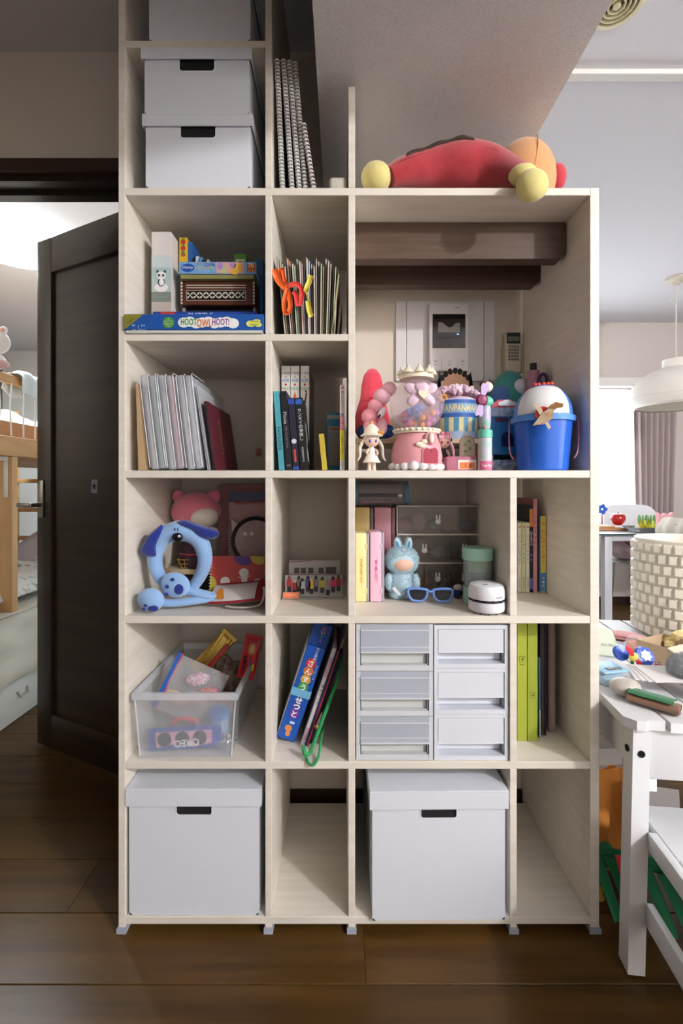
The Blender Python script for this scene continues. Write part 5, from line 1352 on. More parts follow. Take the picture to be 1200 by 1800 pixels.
# dispensing mouth: raised rim with a deep red well
mo = [(p[0] * .017, p[1] * .018) for p in heart(1.0)]
arch = [(-.0165, -.019), (.0165, -.019), (.0168, .006)] + [(.0085 + .0083 * cos(a), .006 + .0105 * sin(a)) for a in [pi * i / 8 for i in range(1, 9)]] + [(-.0085 + .0083 * cos(a), .006 + .0105 * sin(a)) for a in [pi * i / 8 for i in range(0, 9)]]
MB().prism([(p[0] * 1.16, p[1] * 1.12) for p in arch], 0, .007, 'xy', Matrix.Translation((.022, -.0575, .036)) @ Matrix.Rotation(pi / 2, 4, 'X')).obj('mouth_rim', M_gp, gm, False)
MB().prism(arch, 0, .0085, 'xy', Matrix.Translation((.022, -.0572, .036)) @ Matrix.Rotation(pi / 2, 4, 'X')).obj('mouth', mat('mouth_red', '#b9465a', .6), gm, False)
cl = MB(); rnd = random.Random(9)
for k in range(17):
    a = 2 * pi * k / 17; rr = .0085 + .004 * rnd.random()
    cl.ball((.0575 * cos(a), .0575 * sin(a), rr + .0002), (rr * 1.2, rr * 1.1, rr), 12, 8)
cl.obj('cloud_base', M_gw, gm)

# popcorn bucket on the riser
def wrap(parent, m, name, pts_faces, R0, zlift, r_extra=.0005, c=(0, 0)):
    vs_, fs_ = pts_faces
    mb = MB().add([((R0(z) + r_extra) * sin(x / R0(z)) + c[0], -(R0(z) + r_extra) * cos(x / R0(z)) + c[1], z) for x, z in vs_], fs_)
    return mb.obj(name, m, parent, False)
def wraptext(s, parent, m, R0, cx, cz, w, h, name='lettering', bold=.02, arc=0.0, ex=.0008):
    v, f, ww, hh = glyphs(s, bold)
    pts = [(cx + p[0] / ww * w, cz + p[1] / hh * h + arc * (p[0] / ww) ** 2) for p in v]
    return wrap(parent, m, name, (pts, f), R0, 0, ex)
def wraprect(parent, m, name, R0, x0, x1, z0, z1, round_=0.0, n=8, ex=.0005):
    v = []; f = []
    for i in range(n + 1):
        x = x0 + (x1 - x0) * i / n
        zb_ = z0 + round_ * (1 - sqrt(max(0, 1 - (2 * i / n - 1) ** 2)))
        v += [(x, zb_), (x, z1)]
    for i in range(n): f.append((2 * i, 2 * i + 2, 2 * i + 3, 2 * i + 1))
    return wrap(parent, m, name, (v, f), R0, 0, ex)


Yp = 1.285
pk = thing('popcorn_bucket', 'round blue popcorn bucket toy lettered ANPANMAN with pink popcorn', 'toy', (X(800, Yp), Yp, zR))
Hb = Z(703, Yp - .05) - zR
R0 = lambda z: .058 + .010 * z / Hb
MB().lathe([(0, .0005), (.058, .0005), (.068, Hb), (.0655, Hb), (.056, .004), (0, .004)], 48, cap=False).obj('bucket', mat('bucket_paleblue', '#b9cdea', .4), pk)
wraprect(pk, flat('#3f6fc0', .4), 'sign_band', R0, -.062, .062, Hb * .56, Hb * .99, n=24)
wraprect(pk, flat('#86b4e0', .4), 'sign_panel', R0, -.058, .058, Hb * .66, Hb * .90, n=24, ex=.0008)
wraptext('ANPANMAN', pk, flat('#f2e9b8', .4), R0, 0.002, Hb * .78, .094, .019, ex=.0014, bold=.03)
for k in range(9):
    wraprect(pk, flat(['#efe6b0', '#5fa4cc'][k % 2], .4), 'awning_scallop', R0, -.058 + .013 * k, -.0455 + .013 * k, Hb * .20, Hb * .55, .006, ex=.001)
tag(None or MB().ball((0, 0, Hb - .002), (.060, .060, .02)).obj('popcorn_bed', mat('popcorn_pink', '#efd3e2', .8), pk))
rnd = random.Random(11); pc = MB()
for k in range(150):
    a = rnd.uniform(0, 2 * pi); r = .066 * sqrt(rnd.random()); z = Hb + .005 + .040 * sqrt(max(0, 1 - (r / .072) ** 2)) * rnd.uniform(.75, 1.0)
    pc.ball((r * cos(a), r * sin(a), z), rnd.uniform(.005, .0085), 9, 6, nz=.004, nsc=150)
tag(pc.obj('popcorn', mat('popcorn_mixed', '#f6e8f0', .8, col2='#e3b4d0', scale=70), pk), kind='stuff')
for a in range(8): MB().ball((-.045 + .008 * cos(a * .785), -.052, Hb + .006 + .008 * sin(a * .785)), (.0045, .002, .0035), M=Matrix.Rotation(-a * .785, 4, 'Y')).obj('flower_petal', flat('#e0a45a', .5), pk)

# head shaped paper cut-out
g = thing('paper_face_cutout', 'paper cut-out of a head with black choppy hair against the wall panel', 'cut-out', (X(801, 1.375), 1.385, zR))
hz_ = Z(690, 1.375) - zR
MB().prism(circ(32, .052, .060, (0, hz_ + .012)), 0, .004).box(-.012, .012, 0, .004, 0, hz_ - .03).obj('head_shape', flat('#d9ab8b', .7), g, False)
rnd = random.Random(2)
for k in range(11):
    a = pi * (.02 + .96 * k / 10); cx, cz = .050 * cos(a), hz_ + .012 + .056 * sin(a)
    w2 = .008; l2 = .013 if 1 < k < 9 else .022
    p = [(cx + w2 * cos(t + rnd.uniform(-.2, .2)) * (1.0 if 1 < k < 9 else .6), cz + l2 * sin(t) * (.8 if 1 < k < 9 else 1.6)) for t in [2 * pi * i / 6 + .3 for i in range(6)]]
    MB().prism(p, -.0012, -.0002).obj('hair_piece', flat('#17161a', .7), g, False)

# spinning fan toy
Yf = 1.085
ft = thing('fan_toy', 'mint and lilac hand fan toy on a printed clear tube', 'fan toy', (X(852, Yf), Yf, zs2))
def fz(py): return Z(py, Yf) - zs2
def fxx(px): return X(px, Yf) - X(852, Yf)
MB().lathe([(0, .0004), (.0165, .0004), (.0165, fz(770)), (0, fz(770))], 28).obj('lower_tube', mat('tube_print', '#d9cfe0', .25, col2='#a9d4c4', scale=55, detail=1), ft)
wraprect(ft, flat('#d96a92', .4), 'name_band', lambda z: .0165, -.018, .018, .001, fz(811), n=14)
wraptext('Toys Fans', ft, flat('#f6eef2', .4), lambda z: .0165, 0, (fz(811)) / 2, .026, .010, ex=.001)
MB().lathe([(0, fz(769.5)), (.0172, fz(769.5)), (.0172, fz(757)), (.013, fz(755)), (0, fz(755))], 28).obj('mint_collar', mat('mint_plastic', '#6fd0b4', .35), ft)
MB().lathe([(0, fz(754.8)), (.012, fz(754.8)), (.0135, fz(742)), (.0135, fz(716)), (.0125, fz(714)), (0, fz(714))], 28).obj('grip', mat('grip_print', '#c9b3dc', .3, col2='#7fc9a8', scale=60, detail=1), ft)
MB().ball((fxx(848), -.0135, fz(752)), (.0035, .002, .0035)).obj('button', flat('#e85a8a', .3), ft)
MB().ball((.004, .002, fz(706)), (.0165, .015, .0135)).obj('motor_head', mat('mint_plastic'), ft)
hb = MB().lathe([(0, -.006), (.0135, -.006), (.0145, 0), (.010, .005), (0, .006)], 24, M=Matrix.Translation((fxx(842), -.020, fz(706))) @ Matrix.Rotation(pi / 2, 4, 'X')).obj('hub', mat('magenta_clear', '#8a2a5e', .15, coat=.5), ft)
for (px, py, a) in ((848, 687, -.18), (836, 728, -.18)):
    s = 1 if py < 706 else -1
    p = [(-.005, 0), (.005, 0), (.0095, .020), (.006, .028), (0, .024), (-.006, .028), (-.0095, .020)]
    MB().prism([(x_ * 1.0, z_ * s) for x_, z_ in p], -.0008, .0008, 'xz', Matrix.Translation((fxx(842), -.022, fz(706))) @ Matrix.Rotation(.22 if s > 0 else .22, 4, 'Y') @ Matrix.Translation((0, 0, .012 * s))).obj('fan_blade', flat('#cdb6e6', .35), hb, False)
kb_ = MB().ball((fxx(856), .002, fz(680)), (.014, .012, .013)).obj('top_knob', flat('#eadfd6', .5), ft)
for sx in (-1, 1): MB().lathe([(.005, 0), (.003, .006), (0, .009)], 10, (fxx(856) + sx * .008, .002, fz(672))).obj('ear', flat('#5a3a30', .5), kb_)
MB().ball((fxx(852), .004, fz(675)), (.012, .010, .008)).obj('knob_cap', flat('#5a3a30', .6), kb_)

# keychain display and pink box
Yk = 1.13
g = thing('pink_display_box', 'pink translucent box with an orange label at the shelf edge', 'box', (X(812, 1.10), 1.10, zs2))
MB().rbox(-.036, .036, 0, .045, 0, Z(802, 1.10) - zs2, .002, 2).obj('box_body', mat('pink_clear', '#ec9ab4', .1, alpha=.55), g)
MB().rbox(-.010, .034, -.0012, -.0002, .004, .027, .0005, 1).obj('front_card', flat('#f0e6e0', .5), g, False)
decal(g, flat('#e8803c', .5), [rrect(.036, .015, .001, c=(.012, .013))], (0, -.0013, 0), name='orange_label')
text('くま', g, flat('#4a3020', .5), (.014, -.0018, .013), .026, .010)
zk = zs2 + Z(802, 1.10) - zs2 + .0006
g = thing('arch_keychain', 'arched acrylic key charm with beige cartoon print standing on the pink box', 'key charm', (X(822, 1.115), 1.118, zk))
ar = [(-.017, 0), (.017, 0), (.017, .032)] + [(.017 * cos(a), .032 + .017 * sin(a)) for a in [pi * i / 10 for i in range(1, 10)]] + [(-.017, .032)]
MB().prism([(p[0] * 1.14, p[1] * 1.05) for p in ar], .0, .004).obj('acrylic', mat('acrylic_pinkrim', '#d98a96', .1, alpha=.7), g, False)
decal(g, flat('#b9b298', .5), [ar], (0, -.0002, .001), name='beige_print')
decal(g, flat('#7a8a6a', .5), [circ(10, .004, .003, (-.006, .028)), circ(10, .004, .004, (.006, .018)), circ(10, .005, .003, (-.005, .012)), circ(10, .004, .003, (.004, .036))], (0, -.0006, .001), name='small_prints')
MB().tube(along([(0, .002, .051), (-.006, .002, .066), (-.002, .002, .080), (.009, .002, .082), (.011, .002, .074)], 14), .0012, 6).obj('hook', flat('#e2e2e4', .3), g)

# blue toy house
Yh = 1.225
hs = thing('toy_house', 'blue toy house with a red scalloped roof between the fan toy and the bucket', 'toy house', (X(882, Yh - .02), 1.20, zs2))
def hzz(py): return Z(py, 1.20) - zs2
# sits in front of the riser end
hs.location = (X(882, 1.205) + .009, 1.205, zs2)
hw_ = .036
def hz2(py): return Z(py, 1.205) - zs2
MB().rbox(-hw_, hw_, 0, .055, .0, hz2(808), .002, 1).obj('base_tray', mat('wave_print', '#d9dfe8', .4, col2='#4f7fb8', scale=70, detail=1), hs)
for sx in (-1, 1): MB().box(sx * .033 - .002, sx * .033 + .002, .004, .05, hz2(808) + .0003, hz2(800)).obj('post', flat('#c9ccd2', .4), hs, False)
MB().rbox(-hw_, hw_, .002, .053, hz2(799.5), hz2(733), .002, 1).obj('house_body', mat('house_blue', '#2f7ec0', .3), hs)
win_ = [(-.016, 0), (.016, 0), (.016, .024)] + [(.016 * cos(a), .024 + .015 * sin(a)) for a in [pi * i / 10 for i in range(1, 10)]] + [(-.016, .024)]
decal(hs, flat('#1c2f5e', .2), [win_], (.006, .0018, hz2(785)), name='arch_window')
decal(hs, flat('#5a3050', .4), [rrect(.034, .010, .003)], (-.010, .0016, hz2(738)), name='name_plate')
MB().rbox(-.038, .038, .0, .055, hz2(732.5), hz2(716), .002, 1).obj('eave', mat('wave_print2', '#c3d3e6', .4, col2='#7fa4d0', scale=80, detail=1), hs)
MB().prism([(-.036, 0), (.036, 0), (.030, .012), (.016, .020), (-.016, .020), (-.030, .012)], .003, .052, 'xz', Matrix.Translation((0, 0, hz2(715.5)))).obj('roof', mat('roof_red', '#c9465a', .4), hs, False)
decal(hs, flat('#dfe6ef', .4), [circ(14, .014, .009, (.006, 0)), circ(12, .010, .006, (.020, -.002)), circ(12, .010, .006, (-.008, -.002))], (0, .0028, hz2(708)), name='roof_wave')

# teal plush at the back
g = thing('teal_dome_plush', 'large round teal plush toy against the wall behind the toy house', 'plush toy', (X(892, 1.345), 1.335, zs2))
tz = Z(649, 1.32) - zs2
MB().ball((0, 0, tz / 2), (.072, .062, tz / 2), 32, 20).obj('body', mat('teal_plush', '#2f7d7d', .95, col2='#3f9490', scale=40, sheen=.4), g)
MB().ball((-.036, -.038, tz * .72), (.030, .020, .032)).obj('blue_patch', mat('blue_plush', '#4a72b0', .95, sheen=.3), g)
MB().ball((.024, -.045, tz * .80), (.028, .014, .026), M=Matrix.Rotation(.5, 4, 'Y')).obj('pale_patch', mat('grey_plush', '#c9ced6', .9), g)

# mauve bottle
g = thing('mauve_bottle', 'slim mauve drink bottle with a black cap behind the bucket', 'bottle', (X(937, 1.26), 1.26, zs2))
bh = Z(639, 1.26) - zs2
MB().lathe([(0, 0), (.020, 0), (.021, .006), (.0205, bh * .6), (.018, bh * .72), (.0185, bh * .80), (.016, bh * .93), (0, bh * .93)], 24).obj('bottle_body', mat('mauve_matte', '#a8788a', .35), g)
MB().lathe([(0, bh * .931), (.009, bh * .931), (.009, bh), (0, bh)], 18).obj('cap', flat('#1c1a1e', .4), g)
g = thing('purple_band', 'dark purple ring-shaped band beside the mauve bottle', 'band', (X(955, 1.235), 1.235, zs2))
g.location.z = zs2
MB().tube([(.010 * cos(a), .002, (Z(668, 1.235) - zs2) + .017 * sin(a)) for a in [2 * pi * i / 20 for i in range(20)]], .0045, 8, True).obj('loop', flat('#4a2a5e', .5), g)
MB().lathe([(.012, 0), (.012, .004), (.006, .008), (.006, Z(668, 1.235) - zs2 - .015), (0, Z(668, 1.235) - zs2 - .015)], 16).obj('post', flat('#3a2a48', .5), g)

# blue bucket
Yb = 1.118
bk = thing('blue_bucket', 'translucent blue toy bucket with a domed lid and torn cardboard on the front', 'bucket', (X(953.5, Yb), Yb, zs2)); bk.scale = (.94, .94, 1); bk.rotation_euler.z = -.40
M_bb = mat('bucket_blue', '#2f6fe0', .22, alpha=.93, coat=.3); M_bl = mat('lid_blue', '#5f9af0', .3)
hB = Z(737, Yb - .07) - zs2
MB().lathe([(0, .0004), (.058, .0004), (.0615, .004), (.0715, hB), (.0695, hB), (.0595, .006), (0, .006)], 56, cap=False).obj('bucket_body', M_bb, bk)
MB().lathe([(0, .008), (.055, .008), (.060, hB * .45), (0, hB * .47)], 24).obj('contents', mat('contents_blue', '#86aee8', .8, col2='#4f84d8', scale=40), bk)
MB().lathe([(.070, hB + .0004), (.0775, hB + .0004), (.0785, hB + .013), (.074, hB + .014), (.070, hB + .014)], 56).obj('lid_rim', M_bl, bk)
dh = Z(676, Yb) - zs2 - hB - .014
dome = MB().lathe([(.073, hB + .0142)] + [(.0725 * cos(t), hB + .0142 + dh * sin(t)) for t in [pi / 2 * i / 10 for i in range(1, 11)]], 56).obj('lid_dome', mat('dome_blue', '#4f86dc', .3), bk)
# white panel moulded on the dome
def domep(x, z, ex=.0008):
    s = min(1, max(0, (z - hB - .0142) / dh)); r = .0725 * sqrt(max(0.0004, 1 - s * s)) + ex
    return (x, -sqrt(max(1e-6, r * r - x * x)), z)
MB().grid(lambda u, v: domep((u - .5) * 2 * .060 * (1 - .40 * v ** 2.4), hB + .016 + dh * .86 * v * (1 - .06 * (2 * u - 1) ** 2)), 24, 14).obj('white_face_panel', mat('panel_gloss_white', '#eef0f2', .3), dome)
for x, c_ in ((-.018, '#e0503c'), (-.010, '#e0503c'), (.002, '#e0503c'), (.012, '#e0503c'), (.020, '#e0503c')):
    MB().ball((x, -.020, hB + .014 + dh * .96), (.0062, .006, .0050)).obj('red_bead', flat(c_, .3), dome)
for sx in (-1, 1):
    hw2 = along([(sx * .0778, -.004, hB + .004), (sx * .081, -.006, hB + .006), (sx * .082, -.018, hB - .04), (sx * .078, -.030, hB - .075), (sx * .0705, -.034, hB - .088)], 16)
    MB().tube(hw2, .0018, 8).obj('handle', mat('handle_pink', '#b8748c', .35), bk)
def onb(px, py, ex): return X(px, Yb - .072) - bk.location.x + .027, Z(py, Yb - .072) - zs2
red = MB().prism(circ(24, .017), 0, .003, 'xy', Matrix.Translation((onb(957, 727, 0)[0] - .001, -.0782, onb(957, 727, 0)[1])) @ Matrix.Rotation(pi / 2, 4, 'X')).obj('red_badge', flat('#d8402c', .4), bk)
rnd = random.Random(4)
def torn(pts, y, m_):
    p = []
    for i, a in enumerate(pts):
        b = pts[(i + 1) % len(pts)]
        for k in range(4):
            t = k / 4; p.append((onb(a[0] + (b[0] - a[0]) * t, 0, 0)[0] + rnd.uniform(-.0008, .0008), onb(0, a[1] + (b[1] - a[1]) * t, 0)[1] + rnd.uniform(-.0008, .0008)))
    MB().prism(p, y - .0015, y).obj('torn_cardboard', m_, bk, False)
M_kt = mat('kraft_torn', '#b9946c', .8, col2='#d9c6ac', scale=60); M_kt2 = mat('kraft_brown', '#a8794a', .8)
torn([(940, 708), (950, 709), (970, 752), (966, 756)], -.0830, mat('kraft_pale', '#e2d2bc', .8))
torn([(938, 748), (955, 726), (978, 711), (990, 716), (975, 722), (973, 737), (958, 746)], -.0850, M_kt)
torn([(962, 718), (978, 708), (991, 712), (990, 719), (975, 719)], -.0868, M_kt2)

# ------------------------------------------------------------------ cubby: soft toys
zr2 = Z(1001, 1.26)
rs = thing('cubby_riser', 'small wooden riser at the back of the plush cubby', 'riser', (0, 0, 0))
MB().rbox(xL1 + .002, xA0 - .002, 1.26, 1.405, zr2 - .014, zr2, .0008, 1).obj('top_board', M_ply, rs, False)
for x in (xL1 + .002, xA0 - .014): MB().box(x, x + .012, 1.265, 1.40, zs3, zr2 - .0144).obj('leg_board', M_ply, rs, False)
o_ = MB().rbox(xL1 + .02, xA0 - .02, 1.30, 1.40, zs3 + .0002, zr2 - .020, .004, 1).obj('riser_gap_shade', flat('#0e0d10', .5), None)  # added black block, shade of the empty gap put in as colour
tag(o_, 'black block standing in for the shade under the cubby riser', 'case')
Y = 1.315
g = thing('pink_hood_plush', 'pink round-headed plush toy sitting at the back of the cubby', 'plush toy', (X(345, Y), Y, zr2 + .0006))
M_pkp = mat('pink_plush', '#d9788a', .95, sheen=.4, bump=300, bstr=.15)
hz_ = Z(899, Y) - zr2
hd = MB().ball((0, 0, hz_), (.070, .062, .056), 32, 20).obj('head', M_pkp, g)
MB().ball((.030, -.030, hz_ - .014), (.040, .040, .030), 24, 14).obj('face_patch', mat('cream_plush', '#e2d6cb', .95, sheen=.3), hd)
for sx in (-1, 1): MB().ball((sx * .052, 0, hz_ + .043), (.018, .014, .02)).obj('ear', M_pkp, hd)
MB().lathe([(0, .0005), (.045, .0005), (.050, .02), (.042, .06), (.03, hz_ - .04), (0, hz_ - .035)], 24).obj('body', mat('dark_dress', '#3a2430', .9), g)
for sx in (-1, 1): MB().ball((sx * .050, -.02, hz_ - .058), (.020, .018, .014)).obj('paw', mat('cream_plush'), g)
MB().lathe([(.044, .035), (.048, .038), (.044, .042)], 24, cap=False).obj('belt', flat('#c23a4a', .6), g)

# blue dog headband
Yd = 1.115
dg = thing('dog_headband', 'light blue plush dog headband with navy ears and long paw ties', 'plush headband', (X(317, Yd), Yd, zs3))
M_lb = mat('lightblue_plush', '#8fb4e2', .95, sheen=.5, bump=250, bstr=.15); M_nv = mat('navy_plush', '#1d2f86', .95, sheen=.4, bump=250, bstr=.15)
def dp(px, py, dy=0.0): return (X(px, Yd + dy) - X(317, Yd), dy, Z(py, Yd + dy) - zs3)
ring = along([dp(336, 1036, .012), dp(352, 1012, .006), dp(360, 985), dp(355, 958), dp(340, 940), dp(317, 933), dp(294, 939), dp(278, 958), dp(272, 985), dp(280, 1012, .004), dp(296, 1032, .008)], 40)
rr_ = []
for i in range(41):
    t = abs(i / 40 - .5) * 2
    rr_.append(.0255 * (1 - t) + .0125 * t)
MB().tube(ring, rr_, 16).obj('ring', M_lb, dg)
nose = MB().ball((X(318, Yd) - X(317, Yd), -.0245, Z(942, Yd) - zs3), (.0135, .006, .0105)).obj('nose', flat('#0c0c10', .35), dg)
MB().ball((.007, -.0300, Z(940, Yd) - zs3), (.0026, .0015, .0032)).obj('nose_glint', flat('#f2f4f8', .3), nose)
for sx in (-1, 1): MB().ball((sx * .0035 - .001, -.0245, Z(929, Yd) - zs3), (.0011, .002, .0042)).obj('whisker_mark', flat('#1a2350', .6), dg)
def slab(pts, y0, y1, m_, nm, puff=.006):
    """a soft flat shape: outline with a puffed front"""
    c = Vector((sum(p[0] for p in pts) / len(pts), 0, sum(p[2] for p in pts) / len(pts)))
    out = along(list(pts) + [pts[0]], 36)[:-1]
    mb = MB(); n = len(out); rings = []
    for f_, yy in ((1.0, (y0 + y1) / 2), (.94, y0 + .2 * (y1 - y0)), (.7, y0 - puff * .6), (.35, y0 - puff), (.02, y0 - puff * 1.1)):
        rings.append([(c.x + (p.x - c.x) * f_, yy + p.y, c.z + (p.z - c.z) * f_) for p in out])
    back = [[(c.x + (p.x - c.x) * f_, yy + p.y, c.z + (p.z - c.z) * f_) for p in out] for f_, yy in ((.94, y1 - .2 * (y1 - y0)), (.5, y1), (.02, y1))]
    allr = rings[::-1] + back
    v = [q for r_ in allr for q in r_]; f = []
    for j in range(len(allr) - 1):
        for i in range(n): f.append((j * n + i, j * n + (i + 1) % n, (j + 1) * n + (i + 1) % n, (j + 1) * n + i))
    mb.add(v, f); return mb.obj(nm, m_, dg)
slab([dp(287, 921), dp(268, 936), dp(255, 958), dp(251, 966), dp(258, 976), dp(278, 978), dp(281, 958), dp(292, 932)], -.022, .0, M_nv, 'ear')
slab([dp(312, 917), dp(326, 913), dp(352, 922), dp(378, 930), dp(387, 938), dp(376, 947), dp(358, 944), dp(338, 928)], -.020, .004, M_nv, 'ear')
# ties and paws
MB().tube(along([dp(300, 1030, .002), dp(330, 1038, -.002), dp(362, 1046, .0), dp(378, 1050, .02)], 16), .0135, 12, flatten=.8).obj('tie', M_lb, dg)
MB().tube([(p.x, p.y, max(p.z, .0125)) for p in along([dp(262, 1056, -.02), dp(300, 1060, -.018), dp(340, 1056, -.01), dp(376, 1050, .01)], 18)], .0120, 12, flatten=.8).obj('tie', M_lb, dg)
pw1 = MB().ball(dp(308, 1028, -.024), (.036, .014, .030), M=Matrix.Rotation(.25, 4, 'Y')).obj('paw', M_lb, dg)
for px, py, rx_, rz_ in ((314, 1036, .0115, .0125), (303, 1019, .005, .0045), (294, 1031, .0055, .005), (292, 1045, .0058, .0045)):
    q = dp(px, py, -.0365 if px > 300 else -.0355); MB().ball(q, (rx_, .003, rz_)).obj('paw_pad', M_nv, pw1)
q = Vector(dp(265, 1054, -.045)); q.z = max(q.z, .0275)
pw2 = MB().ball(q, (.031, .022, .0268), M=Matrix.Rotation(.2, 4, 'Y')).obj('paw', M_lb, dg)
for px, py, rx_, rz_ in ((273, 1067, .0125, .007), (261, 1061, .0055, .0048), (257, 1068, .0045, .0038)):
    p_ = Vector(dp(px, py, -.05)); p_.z = max(p_.z, .006); p_.y = -.0635
    MB().ball(p_, (rx_, .0035, rz_)).obj('paw_pad', M_nv, pw2)

# red ring notebook
Yn = 1.205
g = thing('red_ring_notebook', 'red ring notebook with purple and yellow circles leaning in the plush cubby', 'notebook', (X(373, Yn), Yn - .03, zs3), 0, rx=radians(-8))
nw, nh = .141, .114
MB().box(0, nw, .0012, .007, 0.001, nh).obj('pages', M_page, g, False)
cv_ = MB().box(0, nw, 0, .001, 0, nh + .001).obj('cover', flat('#b0443f', .5), g, False)
def half(cx, cz, r, n=18):
    o = [(min(max(cx + r * cos(2 * pi * i / n), .0005), nw - .0005), min(max(cz + r * sin(2 * pi * i / n), .0005), nh)) for i in range(n)]
    r_ = []
    for p in o:
        if not r_ or (abs(p[0] - r_[-1][0]) + abs(p[1] - r_[-1][1])) > 1e-5: r_.append(p)
    return r_
decal(cv_, flat('#5a3a86', .5), [half(.088, nh + .004, .028)], name='purple_circle')
decal(cv_, flat('#5a3a86', .5), [half(.0, .0, .026)], name='purple_circle')
decal(cv_, flat('#b8a83a', .5), [half(.128, nh + .004, .026)], name='yellow_circle', lift=.0004)
decal(cv_, flat('#b8a83a', .5), [half(-.004, .043, .022)], name='yellow_circle', lift=.0004)
for cx, cz in ((.040, .050), (.088, .072), (.124, .045)):
    decal(cv_, flat('#d9d2cc', .5), [circ(16, .0125, .0115, (cx, cz)), circ(10, .008, .010, (cx + .002, cz - .019)), [(cx - .016, cz - .010), (cx - .006, cz - .016), (cx - .004, cz - .012)], [(cx + .018, cz - .006), (cx + .006, cz - .016), (cx + .006, cz - .011)]], name='white_shape', lift=.0006)
wr = MB()
for k in range(14): wr.tube([(.001 + .004 * cos(a), .003 + .005 * sin(a), .006 + .0078 * k) for a in [2 * pi * i / 8 for i in range(8)]], .0007, 4, True)
wr.obj('wire_binding', M_wire, g)
# round fan, kitty notebook and clear file behind
g = thing('round_hand_fan', 'round black-rimmed fan with pale pink face and cat ears', 'fan', (X(448, 1.30), 1.30, zr2 + .0006), 0, rx=radians(-4))
fc = .0735
MB().prism(circ(36, .062, .062, (0, fc)), 0, .003).obj('fan_face', mat('fan_pink', '#b59a98', .6, col2='#a58c8c', scale=60), g)
MB().tube([(.064 * cos(a), .0015, fc + .064 * sin(a)) for a in [2 * pi * i / 40 for i in range(40)]], .006, 8, True).obj('rim', flat('#17161c', .5), g)
for sx in (-1, 1): MB().prism([(sx * .050, fc + .046), (sx * .071, fc + .062), (sx * .066, fc + .012)], .004, .010).obj('ear', flat('#d0b3b4', .7), g, False)
MB().rbox(-.008, .008, -.001, .005, 0.0, .004, .001, 1).obj('handle', flat('#e0c0c4', .4), g)
text('●  ●', g, flat('#e6dcd8', .5), (-.02, -.0005, fc + .020), .036, .010)
g = thing('kitty_notebook', 'pale pink HELLO KITTY ring notebook at the back of the plush cubby', 'notebook', (X(400, 1.345), 1.345, zr2 + .0006), 0, rx=radians(-5))
nh2 = Z(864, 1.345) - zr2
MB().box(0, .112, 0, .006, 0, nh2).obj('cover', flat('#c09a96', .6), g, False)
decal(g, flat('#5a6680', .5), [rrect(.112, .032, .001, c=(.056, nh2 - .017))], name='header_band')
text('* * *', g, flat('#9a4a5a', .5), (.045, -.0004, nh2 - .014), .04, .008)
text('HELLO KITTY', g, flat('#b0262c', .5), (.063, -.0006, nh2 - .033), .092, .012, bold=.03)
wr = MB()
for k in range(18): wr.tube([(.003 + .004 * cos(a), .003 + .005 * sin(a), .008 + .0085 * k) for a in [2 * pi * i / 8 for i in range(8)]], .0007, 4, True)
wr.obj('wire_binding', flat('#5a4a4a', .4), g)
g = thing('pink_clear_file', 'translucent pink document file behind the ring notebooks', 'file', (X(384, 1.378), 1.372, zr2 + .0006), 0, rx=radians(-3))
nh3 = Z(852, 1.375) - zr2
MB().rbox(0, .135, 0, .010, 0, nh3, .003, 2).obj('film', mat('pink_film', '#c08a8c', .2, alpha=.75), g)
MB().box(.006, .130, .003, .007, .002, nh3 - .01).obj('sheets', flat('#a87a7a', .8), g, False)
# pouch with strap
g = thing('red_white_pouch', 'red and white flat pouch with an orange spot in front of the red notebook', 'pouch', (X(364, 1.10), 1.10, zs3))
pf = lambda u, v: (.142 * u, .012 + .075 * v - .012 * sin(pi * u), .006 + .020 * sin(pi * (v * .8 + .1)) * (.6 + .4 * u) + .030 * v + .010 * u)
MB().grid(pf, 18, 8, .004).obj('pouch_body', mat('pouch_white', '#d6d0cb', .8), g)
MB().tube([pf(u / 12, .02) for u in range(13)], .0035, 6).obj('piping', flat('#8e2430', .7), g)
MB().tube([pf(u / 12, .98) for u in range(13)], .0035, 6).obj('piping', flat('#8e2430', .7), g)
MB().grid(lambda u, v: tuple(Vector(pf(.06 + .20 * u, .12 + .45 * v * sin(pi * min(max(u, .05), .95)))) + Vector((0, -.0012, .0022))), 12, 6).obj('orange_spot', flat('#e08a34', .7), g)
MB().grid(lambda u, v: tuple(Vector(pf(.80 + .19 * u, v)) + Vector((0, -.0012, .0022))), 4, 6).obj('red_end', flat('#8e2430', .7), g)
MB().tube(along([(.045, .004, .006), (.07, -.008, .0062), (.10, -.010, .0068), (.128, -.004, .012), (.136, .006, .032), (.134, .014, .05)], 22), .005, 8, flatten=.35).obj('strap', flat('#cfc6bc', .7), g)
g = thing('yellow_basket', 'tiny yellow wire basket seen through the dog headband', 'basket', (X(328, 1.285), 1.277, zr2 + .0006))
for z_, r_ in ((.001, .012), (.012, .020), (.024, .024)):
    MB().tube([(r_ * cos(a), r_ * .5 * sin(a), z_ + .001) for a in [2 * pi * i / 20 for i in range(20)]], .0011, 6, True).obj('hoop', mat('gold_wire', '#b89a3a', .4, metal=.4), g)
for a in range(8): MB().tube([(.012 * cos(a * .785), .006 * sin(a * .785), .001), (.024 * cos(a * .785), .012 * sin(a * .785), .025)], .0008, 5).obj('rib', mat('gold_wire'), g)

